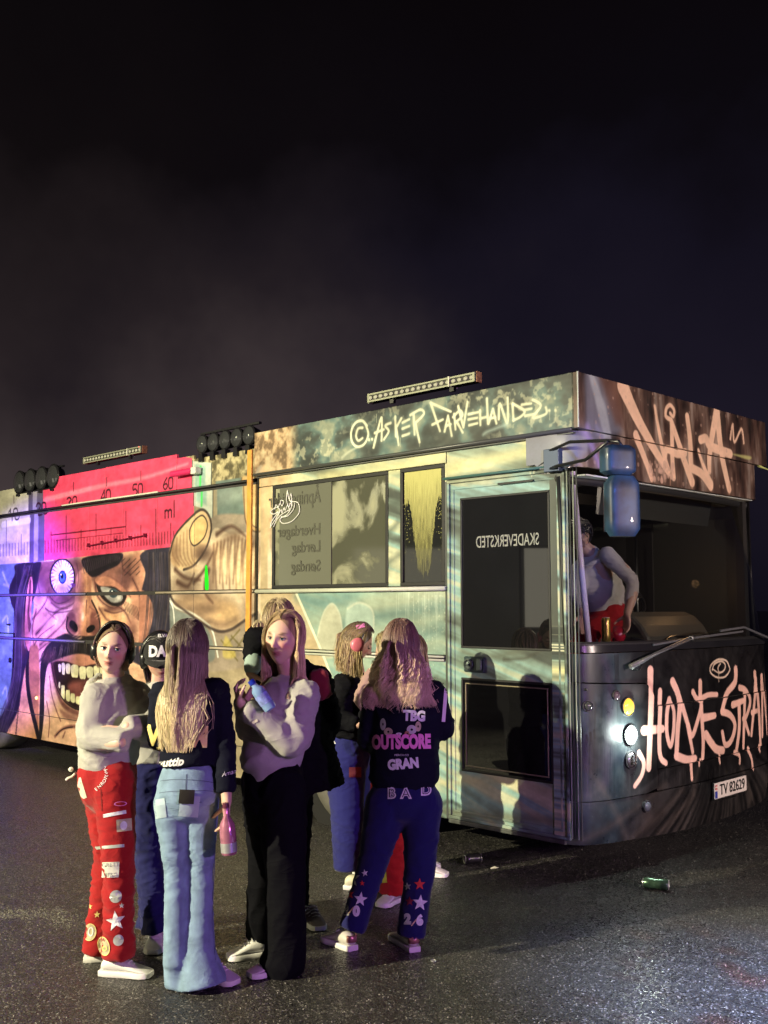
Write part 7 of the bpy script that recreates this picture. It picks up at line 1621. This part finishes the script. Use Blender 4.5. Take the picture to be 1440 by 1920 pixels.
# ================= I: dark trousers, only a shoe and shin beside G's leg
Ip = Person(6.9, (.30, 6.9), 'almost hidden person in dark clothes, one pale shoe showing right of the starred trousers', GRP, 'i', (.5, .32, .25))
J = Ip.J; f, rt = yawvec(-80)
Ip.head(768, 1222, 0, -80, -6, 0, closed=True, k=.95); Ip.neck(J(772, 1272, .02)); pel = J(772, 1390); chest = J(772, 1318); nk = J(772, 1276, .02)
Ip.body += [torso(pel, chest, nk, (.11, .10, .12, .1, .05), (.1, .09, .1, .08, .05), rt)]
l1 = (J(768, 1420, .06), J(772, 1530, .06), J(778, 1615, .1)); l2 = (J(778, 1420, -.05), J(782, 1530, -.08), J(790, 1618, -.05)); Ip.limb(l1, (.06, .045, .035)); Ip.limb(l2, (.06, .045, .035)); Ip.limb((J(772, 1295, -.12), J(778, 1345, -.14), J(760, 1370, -.2)), (.042, .038, .028)); Ip.finish()
Ip.cloth('jacket', [torso(pel, chest, nk, (.13, .12, .13, .12, .055), (.11, .11, .11, .09, .055), rt), sleeve(J(772, 1295, -.12), J(779, 1345, -.14), J(762, 1370, -.2), (.065, .055, .05, .045, .04))], BLK, fold=.005, seed=25)
Ip.cloth('trousers', [legparts(*l1, (.09, .07, .06, .055, .055)), legparts(*l2, (.09, .07, .06, .055, .055)), rings([(pel, .11, .1), (J(772, 1422), .12, .11)], rt)], BLK, fold=.005, seed=26)
hair(Ip.M, Ip.root, .18, (.20, .13, .07), n=130, seed=71, faceopen=62); shoe(J(784, 1640, -.02), J(825, 1640, -.06), Ip.root, mt=mat('sneaker_pinkish', ())); shoe(J(770, 1632, .15), J(808, 1632, .15), Ip.root)

# ================= G: long curls from behind, black jacket with prints, blue trousers with stars
Gp = Person(5.45, (.0, 5.5), 'person seen from behind, long wavy curls, black printed jacket, blue trousers with star patches', GRP, 'g', (.56, .36, .28))
J = Gp.J; f, rt = yawvec(8)
Gp.head(752, 1210, .02, 20, -4, 0, showeyes=False); Gp.neck(J(755, 1275, .02)); pel = J(758, 1455); chest = J(760, 1345, 0); nk = J(757, 1275, .02)
Gp.body += [torso(pel, chest, nk, (.13, .12, .14, .12, .05), (.1, .09, .1, .08, .05), rt)]
lL = (J(726, 1505, 0), J(698, 1622, .02), J(664, 1730, 0)); lR = (J(791, 1505, 0), J(787, 1625, 0), J(772, 1742, -.02)); Gp.limb(lL, (.065, .05, .035)); Gp.limb(lR, (.065, .05, .035))
sL = J(706, 1308, .02); sR = J(808, 1302, .0); Gp.limb((sR, J(831, 1365, .03), J(805, 1352, .26)), (.045, .042, .028)); Gp.limb((sL, J(692, 1385, .05), J(720, 1390, .24)), (.045, .042, .028)); Gp.hand(J(805, 1352, .26), (-.7, .6, .2), (-.4, -.6, 0), curl=.6); Gp.hand(J(720, 1390, .24), (.7, .5, 0), (0, -1, 0), curl=.6); Gp.finish()
jg = Gp.cloth('jacket', [torso(J(757, 1462), chest, nk, (.185, .180, .178, .165, .06), (.135, .135, .135, .105, .06), rt), sleeve(sR, J(830, 1366, .03), J(806, 1353, .25), (.085, .072, .068, .060, .048)), sleeve(sL, J(690, 1388, .05), J(720, 1390, .22), (.080, .066, .062, .056, .046)), ctorus(J(757, 1290, -.01), .105, .09, .04), rings([(J(757, 1300, -.10), .10, .03), (J(757, 1332, -.12), .07, .025)], (1, 0, 0)),
   rings([(J(757, 1458), .172, .128), (J(757, 1472), .165, .122)], rt, 26)], NAVY, fold=.0045, fscale=5, seed=28)
tg = Gp.cloth('trousers', [legparts(*lL, ((.115, .12), .098, .080, .072, .072)), legparts(*lR, ((.112, .12), .094, .082, .076, .074)), rings([(J(757, 1468), .160, .125), (J(758, 1500), .172, .135)], rt, 24)], BLUEP, fold=.005, fscale=6, seed=29, fz=(.4, .3, .3))
bg_ = bvh(jg); bt = bvh(tg)
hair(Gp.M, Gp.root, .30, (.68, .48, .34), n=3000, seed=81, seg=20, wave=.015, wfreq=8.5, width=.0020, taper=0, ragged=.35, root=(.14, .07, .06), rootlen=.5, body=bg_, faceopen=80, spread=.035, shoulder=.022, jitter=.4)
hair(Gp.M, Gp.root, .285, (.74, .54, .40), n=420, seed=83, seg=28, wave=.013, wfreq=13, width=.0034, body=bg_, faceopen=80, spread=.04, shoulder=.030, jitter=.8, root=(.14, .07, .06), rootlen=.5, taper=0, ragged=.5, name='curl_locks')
g = lambda px, py, s, sz, m, **k: decal('text', px, py, 5.45, bg_, Gp.root, m, s=s, size=sz, name='jacket_lettering', **k)
g(777, 1343, 'TBG', .068, PRINTW, bold=.004, sx=.85, roll=-2); g(752, 1392, 'OUTSCORE', .092, PRINTP, bold=.0055, lift=.006, sx=.62, space=1.0, roll=1); g(753, 1416, 'MERCH CO', .014, PRINTW); g(756, 1433, 'GRAN', .066, PRINTW, bold=.004, sx=.85, roll=5)
for x, y, w, h, m in ((718, 1358, .03, .06, SILV), (728, 1372, .045, .04, BEIGE), (772, 1368, .05, .045, SILV), (784, 1362, .03, .05, BEIGE), (764, 1376, .03, .03, mat('print_brown', (.32, .14, .08), .7)), (748, 1376, .03, .012, PRINTW)): decal('disc', x, y, 5.45, bg_, Gp.root, m, rx=w/2, ry=h/2, r0=.25, name='figure_print')
decal('rect', 834, 1322, 5.45, bg_, Gp.root, mat('sleeve_stripe', (.68, .55, .66), .6), w=.018, h=.17, roll=-5, name='sleeve_stripe')
for x, y, s in ((734, 1488, 'B'), (761, 1488, 'A'), (799, 1482, 'D')): decal('text', x, y, 5.45, bt, Gp.root, PRINTW, s=s, size=.072, bold=.004, name='seat_lettering'); decal('text', x, y, 5.45, bt, Gp.root, NAVY, s=s, size=.064, bold=-.001, lift=.005, name='seat_lettering')
for x, y, r_, m, ro in ((659, 1647, .045, SILV, 0), (684, 1637, .018, PRINTW, 10), (679, 1656, .014, PRINTR, 0), (655, 1677, .026, PRINTR, 10), (676, 1686, .036, PRINTW, -8), (764, 1662, .020, SILV, 8), (787, 1658, .030, PRINTR, 0), (768, 1690, .024, mat('patch_maroon', (.18, .01, .03), .7), 0), (788, 1693, .040, PRINTW, -5)): decal('star', x, y, 5.45, bt, Gp.root, m, r=r_, roll=ro, name='star_patch')
for x, y, s, m in ((648, 1707, '2', SILV), (668, 1709, '0', PRINTW), (764, 1724, '2', SILV), (787, 1726, '6', PRINTW)): decal('text', x, y, 5.45, bt, Gp.root, m, s=s, size=.062, bold=.005, name='leg_number')
for x, y in ((658, 1707), (776, 1730)): decal('rect', x, y, 5.45, bt, Gp.root, mat('bolt_tan', (.5, .36, .22), .6), w=.006, h=.04, roll=-40, name='flash_patch')
RG = mat('rose_gold', (.62, .28, .26), .25, .6)
shoe(J(662, 1768, -.06), J(608, 1748, .12), Gp.root, accent=RG, mt=mat('sneaker_grey_white', (.50, .47, .42), .5, bump=.2)); shoe(J(778, 1776, -.08), J(738, 1752, .16), Gp.root, accent=RG, mt=mat('sneaker_grey_white', ()))

# ================= Jn: leaning person inside the cab
w0 = bus2w(.42, .62, .78)
Jp = Person(7.30, (w0.x, w0.y), 'person in grey sweatshirt and red trousers leaning forward inside the cab behind the windscreen', None, 'j', (.45, .27, .2)); Jp.root.location.z = .78
J = Jp.J; f, rt = yawvec(70)
Jp.head(1086, 1006, .10, 150, -40, 18, closed=True, k=.86, showeyes=False); Jp.neck(J(1106, 1036, .16)); nk = J(1110, 1036, .17); chest = J(1122, 1072, .22); pel = J(1140, 1140, .26)
Jp.body += [torso(pel, chest, nk, (.12, .11, .13, .12, .05), (.1, .1, .1, .08, .05), (.2, -1, 0))]
s1 = J(1138, 1040, .06); el = J(1186, 1090, -.04); wr = J(1181, 1138, -.08); s2_ = J(1090, 1068, .2); Jp.limb((s1, el, J(1176, 1150, -.10)), (.045, .042, .028)); Jp.limb((s2_, J(1082, 1110, .1), J(1092, 1150, .0)), (.045, .042, .028))
Jp.hand(J(1176, 1150, -.10), (-.05, 0, -1), (-.8, -.4, 0), curl=.3, k=1.0); Jp.hand(J(1092, 1150, 0), (.1, 0, -1), (0, -1, 0), curl=.4)
l1 = (J(1130, 1160, .22), bus2w(.55, .55, 1.25), bus2w(.55, .62, .86)); l2 = (J(1158, 1165, .28), bus2w(.85, .68, 1.25), bus2w(.85, .72, .86)); Jp.limb(l1, (.06, .05, .035)); Jp.limb(l2, (.06, .05, .035)); Jp.finish()
Jp.cloth('sweatshirt', [torso(pel, chest+Vector((-.02, 0, 0)), nk, (.15, .16, .16, .14, .06), (.12, .13, .12, .10, .06), (1, .3, 0)), sleeve(s1, el, wr, (.066, .056, .050, .045, .038)), sleeve(s2_, J(1080, 1110, .1), J(1091, 1142, .0), (.075, .065, .06, .052, .042)), ctorus(J(1108, 1056, .12), .06, .05, .02, up=(-.4, 0, 1))], cloth('inside_grey', (.42, .38, .36)), fold=.005, fscale=6, seed=33)
Jp.cloth('trousers', [legparts(*l1, (.10, .09, .075, .07, .07)), legparts(*l2, (.10, .09, .075, .07, .07)), rings([(pel, .13, .13), (J(1146, 1165, .26), .135, .13)], (.2, -1, 0))], REDP, fold=.008, seed=34)
hair(Jp.M, Jp.root, .03, (.02, .014, .012), n=120, seed=91, faceopen=70, shoulder=-.01)
q1 = bus2w(.55, .68, 0); q2 = bus2w(.55, .44, 0); 
for a, b in (((.55, .68), (.55, .42)), ((.85, .78), (.85, .52))):
    s_ = shoe(bus2w(a[0], a[1], 0), bus2w(b[0], b[1], 0), Jp.root)
    s_.matrix_basis = Matrix.Translation((0, 0, .785)); s_.matrix_parent_inverse = Matrix.Translation(-Vector(Jp.root.location))
# ------------------------------------------------------------ the workshop across the yard, seen in the door glass
wk = empty('workshop_building', (-24, -2, 0), label='pale workshop building across the yard, seen only as a reflection in the bus door', cat='building')
wl = MB().box(-.4, 0, -16, 16, 0, 6).build('wall', mat('workshop_render', (.25, .25, .24), .85, var=.2, vscale=.6), wk)
MB().box(-12, .3, -16.4, 16.4, 6, 6.4).build('roof', mat('workshop_roof', (.06, .06, .06), .7), wk)
for i in range(6):
    y = -13+i*5.2; w_ = MB().box(.0, .06, y, y+3.4, 1.0, 3.6).build('window', mat('workshop_frame', (.1, .1, .1), .5), wk)
    MB().box(.06, .08, y+.1, y+3.3, 1.1, 3.5).build('pane', mat('workshop_added_glow', (.1, .1, .08), .2, emit=(1, .92, .7), es=1.0), w_)  # glow added to give the door reflection some structure
lamp('workshop_fill_lamp', 'SPOT', (-15, -4, 5.5), (1, .95, .8), 2600, .15, (-24, -1, 2.5), 120, .6)  # unseen lamp added to brighten the wall that the door glass mirrors
